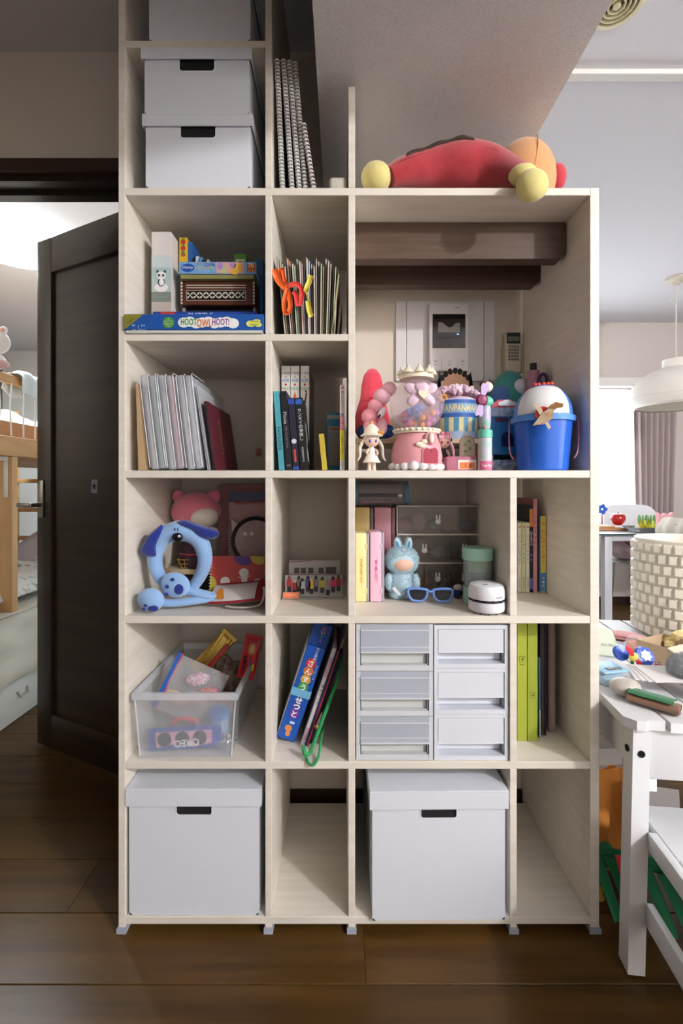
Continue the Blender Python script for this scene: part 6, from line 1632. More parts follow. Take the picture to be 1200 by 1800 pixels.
# ------------------------------------------------------------------ cubby: acrylic photo stand
Ya = 1.20
ac = thing('acrylic_photo_stand', 'clear acrylic stand printed with a crowd in front of a building', 'photo stand', (X(550, Ya), Ya, zs3))
M_ac = mat('acrylic_clear', '#e6e6e6', .04, alpha=.25, spec=.8)
def axp(px, Y_=Ya): return X(px, Y_) - ac.location.x
def azp(py, Y_=Ya): return Z(py, Y_) - zs3
MB().rbox(axp(497), axp(603), -.014, .05, 0, .004, .001, 1).obj('base', M_ac, ac)
bpl = MB().box(axp(508, 1.235), axp(597, 1.235), .035, .038, .0042, azp(985, 1.235)).obj('back_plate', mat('acrylic_grey', '#8d8880', .1, alpha=.75), ac, False)
cxb = (axp(508, 1.235) + axp(597, 1.235)) / 2; wbk = axp(597, 1.235) - axp(508, 1.235)
zt_ = azp(985, 1.235); zb_ = azp(1010, 1.235)
decal(bpl, flat('#9b9894', .5), [[(cxb - wbk / 2, zb_), (cxb + wbk / 2, zb_), (cxb + wbk / 2, zt_), (cxb - wbk / 2, zt_)]], (0, .0349, 0), name='building_print')
decal(bpl, flat('#4a4644', .5), [rrect(.014, .015, .0005, c=(cxb + dx, zb_ + .011)) for dx in (-.048, -.030, -.010, .018)] + [rrect(.028, .018, .0005, c=(cxb + .045, zb_ + .012))], (0, .0345, 0), name='window_print')
decal(bpl, flat('#7a2430', .5), [[(cxb - wbk / 2, zt_ - .006), (cxb - wbk / 2, zt_ - .003), (cxb - .01, zt_ - .0005), (cxb - .01, zt_ - .002)]], (0, .0345, 0), name='eave_print')
decal(bpl, flat('#7a2030', .5), [rrect(wbk, .003, .0005, c=(cxb, zb_ - .001))], (0, .0345, 0), name='rail_print')
fpl = MB().box(axp(501), axp(601), .0, .003, .0042, azp(1011)).obj('front_plate', M_ac, ac, False)
PC = [('#a8323a', 508, 1012, '#7a4a40'), ('#9c2a30', 518, 1018, '#c9a090'), ('#6a6a70', 525, 1012, '#302826'), ('#b9b2b0', 531, 1016, '#2a2626'), ('#3a4a78', 541, 1012, '#2a2020'), ('#d8a838', 547, 1016, '#c9a080'), ('#77706c', 555, 1012, '#2a2626'), ('#a8a040', 566, 1014, '#3a2a24'), ('#8d8580', 576, 1018, '#8a7a70'), ('#c0345a', 585, 1013, '#2a2020'), ('#9c2a34', 595, 1011, '#5a3a34')]
for c_, px, pt, hr in PC:
    x_ = axp(px); zt2 = azp(pt)
    decal(fpl, flat(c_, .5), [[(x_ - .007, zt2 - .028), (x_ + .007, zt2 - .028), (x_ + .0065, zt2 - .009), (x_ - .0065, zt2 - .009)]], (0, -.0002, 0), name='figure_coat_print')
    decal(fpl, flat('#2a2a34', .5), [[(x_ - .005, zt2 - .042), (x_ + .005, zt2 - .042), (x_ + .0055, zt2 - .028), (x_ - .0055, zt2 - .028)]], (0, -.0002, 0), name='figure_legs_print')
    decal(fpl, flat(hr, .5), [circ(10, .0042, .005, (x_, zt2 - .005))], (0, -.0005, 0), name='figure_head_print')
decal(ac, flat('#e8825a', .5), [rrect(.041, .016, .001, c=(axp(512), .012))], (0, -.0142, 0), name='orange_label')
text('Memories', ac, flat('#f4d8c4', .5), (axp(512), -.0146, .014), .026, .005)

# ------------------------------------------------------------------ cubby: albums, chest, bottle
Yc = 1.166
def album(label, px0, px1, ytop, Y, depth, col_, txt=None, tcol='#000000', tz=.45, strip='#c9c6cf', latch=True):
    W_ = X(px1, Y) - X(px0, Y); H = Z(ytop, Y) - zs3
    g = thing('card_album', label, 'album', (X(px0, Y), Y, zs3), 0, 'card albums')
    MB().rbox(0, W_ * .80, 0, depth, 0, H, .003, 2).obj('case', flat(col_, .35), g)
    MB().rbox(W_ * .805, W_, .002, depth, .001, H - .002, .002, 2).obj('clear_side', mat('album_clear_' + strip.lstrip('#'), strip, .15, alpha=.7), g)
    if latch:
        for z_ in (.16, .80):
            MB().rbox(W_ * .70, W_ * .84, -.0018, .001, H * z_ - .007, H * z_ + .007, .0008, 1).obj('latch', flat(col_, .4), g)
    if txt: text(txt, g, flat(tcol, .4), (W_ * .42, -.0002, H * tz), H * .42, W_ * .20, rot=-pi / 2, bold=.02, name='title_lettering')
    return g
album('front pale yellow card album lettered POMPOMPURIN', 624.5, 649, 937, Yc, .075, '#f0e2a4', '* POMPOMPURIN *', '#e09a2a')
album('front pale pink card album lettered MY MELODY', 650.5, 675.5, 935, Yc, .075, '#eec0d6', '* MY MELODY *', '#cf4f9c')
album('taller mustard album behind the yellow one', 624.5, 656, 892, 1.275, .11, '#b59a5c', strip='#6a5c5a', latch=False)
album('taller dusty pink album behind the pink one', 658, 694.5, 892, 1.275, .11, '#b27a86', 'MY MELODY', '#a03a6c', .52, strip='#8a5a5e', latch=False)
zal = Z(892, 1.275) + .0012
g = thing('round_pencil_case', 'clear barrel pencil case with blue ends lying on the albums', 'pencil case', (X(671, 1.29), 1.33, zal))
L = X(716, 1.29) - X(626, 1.29)
Rp = .036
MX = Matrix.Rotation(pi / 2, 4, 'Y')
MB().lathe([(Rp, -L / 2), (Rp, L / 2)], 32, M=Matrix.Translation((0, 0, Rp)) @ MX, cap=False).obj('clear_barrel', mat('smoky_vinyl', '#a7a2a8', .12, alpha=.45), g)
for sx in (-1, 1): MB().lathe([(0, -.005), (Rp + .001, -.005), (Rp + .0012, .005), (0, .005)], 32, M=Matrix.Translation((sx * L / 2, 0, Rp)) @ MX).obj('end_cap', mat('steel_blue_vinyl', '#4f7ea4', .4), g)
MB().lathe([(Rp + .0004, -L * .42), (Rp + .0004, L * .42)], 10, M=Matrix.Translation((0, 0, Rp)) @ MX, a0=pi * .75, a1=pi * 1.0, cap=False).obj('print_panel', mat('case_print', '#8d8a9c', .4, col2='#b09a86', scale=70), g)
MB().rbox(-L * .45, L * .45, -Rp - .002, -Rp + .001, Rp - .008, Rp + .002, .001, 1).obj('zip', flat('#3a3c44', .5), g)
MB().ball((L * .36, -Rp - .004, Rp - .004), (.007, .003, .0045)).obj('zip_charm', flat('#d9cfc4', .4), g)
for k in range(5): MB().tube([(-L * .38, -.018 + .009 * k, .012 + .003 * (k % 2)), (L * .3, -.016 + .009 * k, .014)], .0045, 8).obj('pencil', flat(['#b8868e', '#7a7a88', '#c9b48a', '#8aa08a', '#a88a9a'][k], .5), g)

# smoky drawer chest
Yd2 = 1.272
ch = thing('drawer_chest', 'smoky clear desktop chest with white frame and bunny-shaped knobs', 'drawer chest', (X(697, Yd2), Yd2, zs3))
W_ = X(842, Yd2) - X(697, Yd2); H = Z(889, Yd2) - zs3; Dp = .115
M_fr = mat('chest_frame', '#d2c9bf', .4); M_sm = mat('smoke_acrylic', '#8d837d', .08, alpha=.30, spec=.6)
fr = MB()
zrow = [0, H / 3, 2 * H / 3, H]
for z_ in zrow: fr.box(0, W_, 0, Dp, max(z_ - .002, 0) if z_ else 0, z_ + .002 if z_ < H else H)
fr.box(0, .0025, 0, Dp, 0, H).box(W_ - .0025, W_, 0, Dp, 0, H).box(0, W_, Dp - .002, Dp, 0, H)
fr.obj('frame', M_fr, ch, False)
def bunny(c, s=1.0):
    m_ = MB().ball(c, (.0085 * s, .003, .0078 * s), 14, 10)
    for sx in (-1, 1): m_.ball((c[0] + sx * .0042 * s, c[1], c[2] + .0115 * s), (.0028 * s, .0022, .0075 * s), 10, 8)
    return m_
cells = [(2, 0, 1), (1, 0, .66), (1, .66, 1), (0, 0, .33), (0, .33, .66), (0, .66, 1)]
CT = ['#8a3a44', '#a89a92', '#7a8a80', '#5a5a6a', '#b8623a', '#6a5040']
rnd = random.Random(8)
for (r, a, b), c_ in zip(cells, CT):
    x0, x1 = .003 + (W_ - .006) * a + .001, .003 + (W_ - .006) * b - .001
    z0, z1 = zrow[r] + .003, zrow[r + 1] - .003
    dr_ = MB().rbox(x0, x1, .001, .0035, z0, z1, .0008, 1).obj('drawer', M_sm, ch, False)
    bunny(((x0 + x1) / 2 + (0 if r else 0), -.002, (z0 + z1) / 2 - .004), 1.0).obj('knob', flat('#e6e0d8', .4), dr_)
    n = 5 if r == 2 else 3
    for k in range(n):
        rr = (z1 - z0) * rnd.uniform(.22, .40)
        MB().ball((x0 + (x1 - x0) * (k + .5) / n, .045 + .02 * (k % 2), z0 + rr), ((x1 - x0) / n * .55, .025, rr), nz=.006, nsc=60).obj('drawer_contents', flat([c_, '#b9a8a0', '#8f9a9a', '#c9867a', '#6f7f8f'][k % 5], .8), ch)
# fuzzy blue plush
Yf2 = 1.20
g = thing('fuzzy_plush', 'fluffy pale blue plush creature with short upright ears beside the chest', 'plush toy', (X(706, Yf2), Yf2 + .005, zs3))
M_fz = mat('paleblue_fur', '#c6dfea', .95, sheen=.3)
bz_, hz_ = Z(1027, Yf2) - zs3, Z(985, Yf2) - zs3
bd_ = MB().ball((0, 0, bz_ + .002), (.034, .028, .040)).ball((-.016, -.006, .012), (.015, .018, .0118)).ball((.016, -.006, .012), (.015, .018, .0118)).obj('body', M_fz, g)
hd_ = MB().ball((.001, 0, hz_), (.041, .034, .036)).obj('head', M_fz, g)
MB().ball((.002, -.020, hz_ - .006), (.026, .017, .020)).obj('face', mat('face_peach', '#eec3ae', .5), hd_)
for sx in (-1, 1):
    e_ = MB().ball((.004 + sx * .014, 0, hz_ + .040), (.009, .007, .020), M=Matrix.Rotation(sx * .2, 4, 'Y')).obj('ear', M_fz, hd_)
    MB().ball((.004 + sx * .0145, -.0062, hz_ + .040), (.0035, .002, .012), M=Matrix.Rotation(sx * .2, 4, 'Y')).obj('inner_ear', flat('#4f9ac0', .7), hd_)
    MB().ball((sx * .034, -.012, bz_ + .008), (.010, .012, .020)).obj('arm', M_fz, g)
fzm = MB()
fuzz(fzm, (0, 0, bz_ + .002), (.034, .028, .040), 4200, .0068, .0005, 3)
for sx in (-1, 1): fuzz(fzm, (sx * .034, -.012, bz_ + .008), (.010, .012, .020), 900, .005, .0005, 20 + sx)
for sx in (-1, 1): fuzz(fzm, (sx * .016, -.006, .012), (.015, .018, .0118), 600, .005, .0005, 30 + sx)
fzm.v = [(a_, b_, max(c_, .0004)) for a_, b_, c_ in fzm.v]
tag(fzm.obj('body_fur', M_fz, g, False), kind='stuff')
fzm = MB(); full = fuzz(MB(), (.001, 0, hz_), (.041, .034, .036), 5200, .0068, .0005, 4)
kv = full.v
for q in range(0, len(kv), 4):
    p = kv[q]
    if p[1] < -.016 and ((p[0] - .002) / .027) ** 2 + ((p[2] - hz_ + .006) / .021) ** 2 < 1: continue
    fzm.add(kv[q:q + 4], [(0, 1, 3), (1, 2, 3), (2, 0, 3)])
for sx in (-1, 1): fuzz(fzm, (.004 + sx * .014, .002, hz_ + .040), (.009, .006, .020), 420, .005, .0005, 6 + sx)
tag(fzm.obj('head_fur', M_fz, g, False), kind='stuff')
# tag charm
MB().prism([(-.030, bz_ - .004), (-.012, bz_ - .022), (-.006, bz_ - .018), (-.024, bz_ + .002)], -.040, -.0385).obj('hang_tag', mat('silver_tag', '#d5dde2', .25), g, False)
# sunglasses
Ys = 1.155
sg = thing('sunglasses', 'small blue framed sunglasses lying in front of the chest', 'sunglasses', (X(756, Ys), Ys, zs3), radians(-4))
M_sg = mat('blue_frame', '#6f95dc', .35); M_ln = mat('dark_lens', '#0d1220', .08, coat=.5)
def lens(cx, s): return [(cx + s * p[0], p[1]) for p in ((-.023, .033), (.0, .036), (.022, .034), (.024, .022), (.016, .008), (0, .004), (-.014, .007), (-.022, .018))]
for s in (-1, 1):
    o2 = along([(x_, 0, z_) for x_, z_ in lens(s * .031, s)] + [(lens(s * .031, s)[0][0], 0, lens(s * .031, s)[0][1])], 30)[:-1]
    MB().tube([(p.x, p.y, p.z + .0006) for p in o2], .0034, 8, True).obj('rim', M_sg, sg)
    MB().prism([(p.x, p.z + .0006) for p in o2], -.0012, .0004).obj('lens', M_ln, sg, False)
    MB().tube([(s * .0555, .002, .031), (s * .056, .02, .029), (s * .054, .055, .020), (s * .05, .075, .004)], [.0034, .003, .0026, .0034], 8, flatten=1.3).obj('temple', M_sg, sg)
MB().tube(along([(-.010, 0, .033), (0, -.001, .029), (.010, 0, .033)], 8), .0034, 8).obj('bridge', M_sg, sg)
g = thing('navy_charm', 'small navy and white ball charm next to the green bottle', 'charm', (X(805, 1.20), 1.205, zs3))
MB().ball((0, 0, .0125), .0122).obj('ball', flat('#26386e', .3), g)
MB().ball((.002, .002, .027), (.013, .010, .009)).obj('cap', flat('#e2d6d2', .4), g)
# green bottle
Yt = 1.16
g = thing('mint_bottle', 'clear tumbler with mint green lid and sleeve behind the small vacuum', 'bottle', (X(839, Yt), Yt, zs3))
Hm = Z(962, Yt) - zs3
MB().lathe([(0, .0004), (.034, .0004), (.0365, .004), (.0365, .042), (0, .042)], 36).obj('sleeve', mat('mint_matte', '#a3d2c2', .45), g)
MB().lathe([(.0355, .0422), (.0365, Hm - .031), (.0345, Hm - .031), (.0335, .0422)], 36, cap=False).obj('glass', mat('bottle_glass', '#c3d6d4', .04, alpha=.30, spec=.8), g)
MB().lathe([(0, Hm - .030), (.038, Hm - .030), (.0385, Hm - .004), (.037, Hm), (0, Hm)], 36).obj('lid', mat('mint_matte'), g)
MB().lathe([(0, Hm - .065), (.024, Hm - .065), (.025, Hm - .0305), (0, Hm - .0305)], 28).obj('strainer', mat('strainer_green', '#a9be86', .5), g)
for x_ in (-.012, .0, .012): MB().box(x_ - .003, x_ + .003, -.004, .004, .075, Hm - .0655).obj('strainer_fin', flat('#8a9a84' if x_ else '#cfd6a8', .4), g, False)
MB().lathe([(0, .0425), (.030, .0425), (.031, .078), (0, .080)], 28).obj('contents', mat('brown_bits', '#5f4f48', .7, col2='#85726a', scale=120), g)
text('LIFE', g, flat('#5a8a7c', .5), (-.010, -.0362, .018), .016, .005)
# mini vacuum
Yv = 1.077
g = thing('mini_vacuum', 'small round white desktop vacuum at the shelf edge', 'vacuum', (.3430, Yv, zs3))
M_vw = mat('vacuum_white', '#eff0f6', .3)
MB().lathe([(0, .004), (.036, .004), (.0405, .007), (.042, .012), (.0415, .0285), (0, .0285)], 48).obj('lower_body', M_vw, g)
MB().lathe([(0, .029), (.0385, .029), (.0385, .0345), (0, .0345)], 40).obj('vent_slot', flat('#14151c', .4), g)
for a in range(14): MB().box(.0385, .0405, -.003, .003, .0290, .0344, Matrix.Rotation(a * 2 * pi / 14, 4, 'Z')).obj('slot_rib', flat('#3a3c48', .4), g, False)
MB().lathe([(0, .035), (.0415, .035), (.042, .040), (.0418, .055), (.038, .0655), (.030, .0685), (0, .0695)], 48).obj('upper_body', M_vw, g)
MB().rbox(-.014, -.004, -.024, -.018, .0688, .0698, .0004, 1).obj('switch', flat('#5a5a66', .4), g, False)
wraptext('seenda', g, flat('#9a9aa8', .4), lambda z: .0421, .018, .043, .018, .005, ex=.0004)
for a in range(10): MB().box(.028, .032, -.0015, .0015, .0002, .0045, Matrix.Rotation(a * 2 * pi / 10 + .2, 4, 'Z')).obj('bristle', flat('#1a1a1e', .6), g, False)

# ------------------------------------------------------------------ cubby: picture books at the end
Yb2 = 1.268
bt = [('slim white picture book nearest the divider', 910, 6.2, 919, '#e0dcd0', 'ノンタンのしろいほん', '#2a2a3a'), ('slim green-lettered picture book, second from the divider', 917, 6.4, 919, '#d2d69a', 'ノンタンおよぐ', '#2f7a3a'), ('slim white picture book with orange and blue lettering, third from the divider', 924, 6.4, 919, '#e6e0d6', 'どうぶつのせかい', '#c2562c')]
for lab, xb, wp_, yt, c_, s, tc_ in bt:
    book(lab, xb, wp_, yt, Yb2, .11, 0, c_, zf=zs3, spine_txt=[(s, .62, .085, .62, tc_, 'v'), ('', .94, .005, .55, '#c9853a', 'o'), ('福音館書店', .14, .03, .4, '#4a4a4a', 'v')], group='slim picture books')
g, W_, H = book('black and orange book lettered DEBVU behind the slim books', 930.5, 6.4, 889, Yb2, .12, 0, '#22222c', zf=zs3, spine_txt=[('', .86, .05, .98, '#d9853a', 'b'), ('DEBVU', .62, .04, .7, '#e6e0e0', 'v'), ('図鑑', .40, .025, .6, '#8f9ac0', 'v'), ('', .10, .03, .95, '#6a6aa0', 'b')])
book('tall pink spined book in the end cubby', 937.5, 6.6, 877, Yb2, .13, 0, '#d9949c', zf=zs3, spine_txt=[('ことばのずかん', .64, .10, .8, '#b0243a', 'v'), ('学研', .30, .04, .35, '#a03a4a', 'v')], cover='#a5636b')
g, W_, H = book('yellow and blue children\'s book おにのやくそく, outermost in the row', 950, 9.5, 907, 1.262, .13, 0, '#e2cc5a', zf=zs3, cover='#5d8fb4', spine_txt=[('', .14, .052, .99, '#4f8fc0', 'b'), ('', .90, .0, .6, '#d98a4a', 'o'), ('おにのやくそく', .60, .098, .78, '#c0342c', 'v'), ('作・絵', .14, .03, .4, '#eef4f8', 'v')])
# its front cover, turned to the viewer's side
decal(g, flat('#5a7f3e', .5), [[(.0, .04), (.12, .05), (.12, .13), (.0, .11)]], (0, .002, 0), (Vector((0, -1, 0)), Vector((0, 0, 1))), name='cover_picture', lift=.0003) if False else None

# ------------------------------------------------------------------ cubby: snack tub
Yk2 = 1.052
tb = thing('snack_tub', 'frosted plastic tub full of snack packets', 'tub', ((X(231, Yk2) + X(417, Yk2)) / 2, Yk2, zs4))
tw = (X(417, Yk2) - X(231, Yk2)) / 2; th = Z(1219, Yk2) - zs4; td = .335
M_tub = mat('tub_frosted', '#dfe4ea', .28, alpha=.34, spec=.5); M_tubr = mat('tub_rim', '#e3e8ef', .25, alpha=.62)
b0 = tw - .016
def wallq(pts): return MB().add(pts, [(0, 1, 2, 3)])
v8 = [(-b0, .008, .0015), (b0, .008, .0015), (b0, td - .008, .0015), (-b0, td - .008, .0015), (-tw + .006, .004, th - .014), (tw - .006, .004, th - .014), (tw - .006, td - .004, th - .014), (-tw + .006, td - .004, th - .014)]
MB().add(v8, [(0, 3, 2, 1), (0, 1, 5, 4), (1, 2, 6, 5), (2, 3, 7, 6), (3, 0, 4, 7)]).obj('tub_body', M_tub, tb, False)
rm_ = MB()
rm_.box(-tw, tw, 0, .007, th - .016, th).box(-tw, tw, td - .007, td, th - .016, th).box(-tw, -tw + .007, .007, td - .007, th - .016, th).box(tw - .007, tw, .007, td - .007, th - .016, th)
rm_.obj('rim', M_tubr, tb, False)
for sx in (-1, 1): MB().tube([(sx * b0, .008, .003), (sx * (tw - .006), .004, th - .016)], .0022, 6).obj('corner_rib', M_tubr, tb)
TX, TY, TZ2 = tb.location


def packet(name, label, cat, c, w, h, rot, m_, crimp=True, t=.012, sub=None):
    """puffed flow-pack: rot is (rx, ry, rz)"""
    g = thing(name, label, cat, c); g.rotation_euler = rot
    def pf_(u, v, s):
        e_ = (sin(pi * min(max(u, 0), 1)) ** .5) * (sin(pi * min(max(v, 0), 1)) ** .35)
        return ((u - .5) * w, s * t / 2 * e_ + .0006 * sin(u * 30 + v * 9), (v - .5) * h)
    mb = MB().grid(lambda u, v: pf_(u, v, -1), 16, 14).grid(lambda u, v: pf_(u, v, 1), 16, 14)
    bd = mb.obj('wrapper', m_, g)
    if crimp:
        for s in (-1, 1):
            z0 = s * h / 2
            p = []
            n = 14
            for i in range(n + 1): p.append(((i / n - .5) * w, z0 + s * (.008 + (.0016 if i % 2 else 0))))
            p += [(w / 2, z0 - s * .001), (-w / 2, z0 - s * .001)]
            MB().prism(p, -.0005, .0005).obj('crimp', m_, g, False)
    return g, bd


# OREO packet lying upside down at the front
M_oreo = mat('oreo_blue', '#2f4fae', .3)
g, bd = packet('cookie_packet', 'blue and pink OREO cookie packet lying upside down against the tub front', 'snack packet', (TX - .007, TY + .024, TZ2 + .036), .162, .052, (-.05, -.06, 0), M_oreo, crimp=False, t=.014)
for s in (-1, 1): MB().box(s * .081 - .006, s * .081 + .006, -.0005, .0005, -.026, .026).obj('crimp', M_oreo, g, False)
decal(g, flat('#e3a6c4', .4), [[(-.066, -.016), (-.02, -.010), (.02, -.018), (.066, -.012), (.066, .019), (-.066, .019)]], (0, -.0072, 0), name='pink_band')
for x_ in (-.042, .0, .042): decal(g, flat('#1c1f2c', .4), [circ(24, .0165)], (x_ - .004, -.0076, .002), name='cookie_print')
text('OREO', g, flat('#eef0f6', .4), (.006, -.0082, -.008), .062, .017, rot=pi + .04, bold=.03)
g, bd = packet('red_candy_bar', 'red snack packet with black lettering hanging over the tub rim', 'snack packet', (TX + .116, TY + .175, TZ2 + .170), .046, .098, (-.15, .20, 0), mat('red_foil', '#c9232e', .25), t=.010)
text('駄菓子屋', g, flat('#141216', .4), (-.010, -.0062, -.018), .012, .042, stack=True, bold=.03)
text('さん', g, flat('#3f6fb0', .4), (.006, -.0062, -.020), .010, .026, stack=True, bold=.03)
decal(g, flat('#c06a3a', .4), [circ(18, .013, .017, (.003, .022))], (0, -.0062, 0), name='picture_print')
decal(g, flat('#e0a878', .4), [circ(18, .007, .013, (.003, .022))], (0, -.0066, 0), name='picture_print')
decal(g, flat('#e6d23a', .4), [rrect(.005, .018, .002, c=(.014, -.024))], (0, -.0062, 0), name='price_print')
g, bd = packet('gold_packet', 'gold foil snack packet sticking up at the back of the tub', 'snack packet', (TX + .008, TY + .22, TZ2 + .165), .05, .11, (-.2, .75, .1), mat('gold_foil', '#a88a3a', .28, metal=.5), t=.010)
decal(g, flat('#b02a2e', .4), [rrect(.012, .08, .002, c=(.014, 0))], (0, -.0062, 0), name='red_band')
g = thing('zip_bag', 'clear zip bag with blue and pink zipper holding wrapped sweets', 'zip bag', (TX - .015, TY + .10, TZ2 + .112), 0, rx=-.25, ry=.42)
M_zip = mat('zip_film', '#f2f4f8', .06, alpha=.24, spec=1.0)
MB().grid(lambda u, v: ((u - .5) * .14, -.018 * sin(pi * u) * sin(pi * v) + .004 * mnoise.noise((u * 7, v * 7, 1)), (v - .5) * .135), 18, 16).grid(lambda u, v: ((u - .5) * .14, .018 * sin(pi * u) * sin(pi * v), (v - .5) * .135), 10, 8).obj('film', M_zip, g)
MB().box(-.074, -.064, -.003, .003, -.069, .071).obj('blue_zip', mat('zip_blue', '#2f5fb0', .4), g, False)
MB().box(-.0635, -.060, -.003, .003, -.069, .071).obj('pink_zip', flat('#c04a7a', .4), g, False)
for k, (x_, z_, c1, c2) in enumerate(((.0, .03, '#e6dce6', '#c2608a'), (.02, -.01, '#d84a5a', '#f0d6d6'), (.045, .01, '#c93a44', '#e68a90'), (-.03, -.03, '#e8d6b0', '#d98a70'))):
    MB().ball((x_, .0, z_), (.030, .010, .016), M=Matrix.Rotation(-.5 + .2 * k, 4, 'Y'), nz=.004, nsc=70).obj('sweet', mat('sweet_%d' % k, c1, .35, col2=c2, scale=160, detail=1), g)
g = thing('pale_packet', 'pale peach snack packet in the middle of the tub', 'snack packet', (TX + .03, TY + .185, TZ2 + .035), .3)
MB().ball((0, 0, .0), (.05, .03, .030), nz=.004, nsc=50, pw=.7).obj('wrapper', mat('peach_wrapper', '#e2b79a', .4, col2='#d8906a', scale=30), g)
MB().box(-.004, .004, -.032, -.029, -.02, .02).obj('seal', flat('#c9534a', .4), g, False)
g = thing('blue_screw_lid', 'round blue lidded sweet tin behind the OREO packet', 'tin', (TX + .060, TY + .075, TZ2 + .0030))
MB().lathe([(0, 0), (.024, 0), (.024, .058), (0, .058)], 28).obj('tin_body', flat('#9fc2e6', .3), g)
MB().lathe([(0, .0585), (.0265, .0585), (.0265, .074), (.024, .076), (0, .076)], 28).obj('lid', flat('#3f84d8', .3), g)
g = thing('foil_ball', 'crumpled silver foil sweet in the tub corner', 'sweet', (TX + .086, TY + .035, TZ2 + .003))
MB().ball((0, 0, .018), (.016, .014, .0178), nz=.012, nsc=140).obj('foil', mat('silver_foil', '#d2d5da', .22, metal=.9), g, False)
g = thing('red_ribbon_candy', 'red twisted candy stick in the tub behind the zip bag', 'candy', (TX - .02, TY + .05, TZ2 + .060))
MB().tube(along([(-.03, 0, -.01), (-.015, 0, .006), (.01, 0, .008), (.035, 0, .0), (.02, .01, -.006)], 18), .005, 8).obj('candy_stick', flat('#d8434e', .35), g)
g = thing('dark_wrappers', 'bunch of brown translucent sweet wrappers at the back of the tub', 'wrappers', (TX + .05, TY + .235, TZ2 + .085))
MB().ball((-.012, 0, .01), (.042, .04, .05), nz=.022, nsc=40).obj('wrapper', mat('brown_film', '#6a5148', .2, alpha=.75, col2='#a08878', scale=50), g, False)

# ------------------------------------------------------------------ cubby: leaning maths kit
Yq = 1.118; lean = radians(18.5)
kit = thing('maths_kit', 'blue lidded school maths kit leaning with a pale blue band', 'school kit', (X(486, Yq), Yq, zs4 + .046 * sin(lean) + .0002), 0, ry=lean)
KW, KH, KD = .046, .30, .20
M_kit = mat('kit_blue', '#1f55b0', .35)
MB().rbox(0, KW, 0, KD, 0, KH * .80, .002, 1).obj('kit_box', M_kit, kit)
MB().rbox(-.0006, KW + .0006, -.0006, KD, KH * .802, KH, .002, 1).obj('kit_lid', mat('kit_navy', '#173f86', .35), kit)
MB().rbox(-.0022, KW + .0012, -.0016, KD + .001, KH * .37, KH * .435, .0008, 1).obj('elastic_band', mat('band_paleblue', '#6fb0d2', .6), kit)
MB().box(-.0012, -.0002, .003, KD - .003, .004, KH * .79).obj('side_label', flat('#cfcac2', .6), kit, False)
for s, z_, c_, bg in (('さ', .66, '#f6f2ee', '#c9342e'), ('ん', .59, '#f6f2ee', '#d2743a'), ('す', .52, '#f6f2ee', '#d2a23a'), ('う', .455, '#f6f2ee', '#3f9a4e'), ('せ', .34, '#f6f2ee', '#2a55a8'), ('っ', .285, '#f6f2ee', '#3a4aa0'), ('と', .225, '#f6f2ee', '#6a3a9a')):
    decal(kit, flat(bg, .5), [circ(18, .0125)], (KW * .5, 0, KH * z_), name='title_patch', lift=.0001 + .0012 * (.7 - z_))
    text(s, kit, flat(c_, .5), (KW * .5, -.0010, KH * z_), .017, .016, bold=.03, name='title_lettering')
text('光文書院', kit, flat('#dfe6f2', .5), (KW * .62, -.0002, KH * .745), .009, .036, stack=True, name='maker_lettering')
text('さくらんぼ', kit, flat('#dfe6f2', .5), (KW * .86, -.0002, KH * .60), .005, .04, stack=True)
decal(kit, flat('#d98a4a', .5), [circ(16, .009, .008, (KW * .45, KH * .10)), circ(10, .006, .007, (KW * .5, KH * .055))], name='mascot_patch')
decal(kit, flat('#c9d6e6', .5), [rrect(.012, .006, .002, c=(KW * .55, KH * .15))], name='small_label')
for k, c_ in enumerate(('#c23a3a', '#d8a23a', '#3f9a4e', '#8f5ab0')):
    text('あいうえ'[k], kit, flat(c_, .5), (KW * .58, -.0010, KH * (.965 - .035 * k)), .010, .009, bold=.02)


def lean_sheet(name, label, cat, off, w, h, d, col_, dy=0.0, pages=None, dz=0.0):
    g = thing(name, label, cat, (kit.location.x + (KW + off) * cos(lean), Yq + dy, zs4 + w * sin(lean) + .0003 + dz), 0, ry=lean)
    # keep the foot of each piece on the shelf
    bd = MB().box(0, .0007, 0, d, 0, h).box(w - .0007, w, 0, d, 0, h).box(0, w, d - .0007, d, 0, h).obj('cover', flat(col_, .5), g, False)
    MB().box(.0009, w - .0009, .0005, d - .001, .001, h - .002).obj('pages', flat(pages or '#dcd8d2', .8), g, False)
    return g, bd
o0 = .0175
g, bd = lean_sheet('workbook', 'white workbook with grey and pink print leaning on the maths kit', 'workbook', o0, .0085, .250, .19, '#d8d2d4', -.014, '#cfcac8')
decal(g, flat('#c79aa8', .5), [rrect(.006, .05, .0005, c=(.0042, .20)), rrect(.006, .03, .0005, c=(.0042, .03))], name='edge_print')
text('国語ワーク', g, flat('#55505a', .5), (.0042, -.0002, .13), .006, .055, stack=True)
g, bd = lean_sheet('navy_notebook', 'navy notebook between the white workbook and the red one', 'notebook', o0 + .0095, .0045, .245, .185, '#1d2a5a', -.016, '#1f2c5c')
g, bd = lean_sheet('red_notebook', 'thin red notebook in the leaning stack', 'notebook', o0 + .0150, .0030, .244, .185, '#b83038', -.015, '#c04a4a')
g, bd = lean_sheet('navy_case', 'dark navy flat case at the outer side of the leaning stack', 'case', o0 + .0190, .0110, .235, .18, '#151d40', -.008, '#10152c')
for k in range(4):
    MB().box(.0016 + .0024 * k, .0026 + .0024 * k, .02 + .006 * k, .15, .004, .262 + .006 * ((k * 3) % 4)).obj('loose_sheet', flat('#cbc4be', .8), g, False)
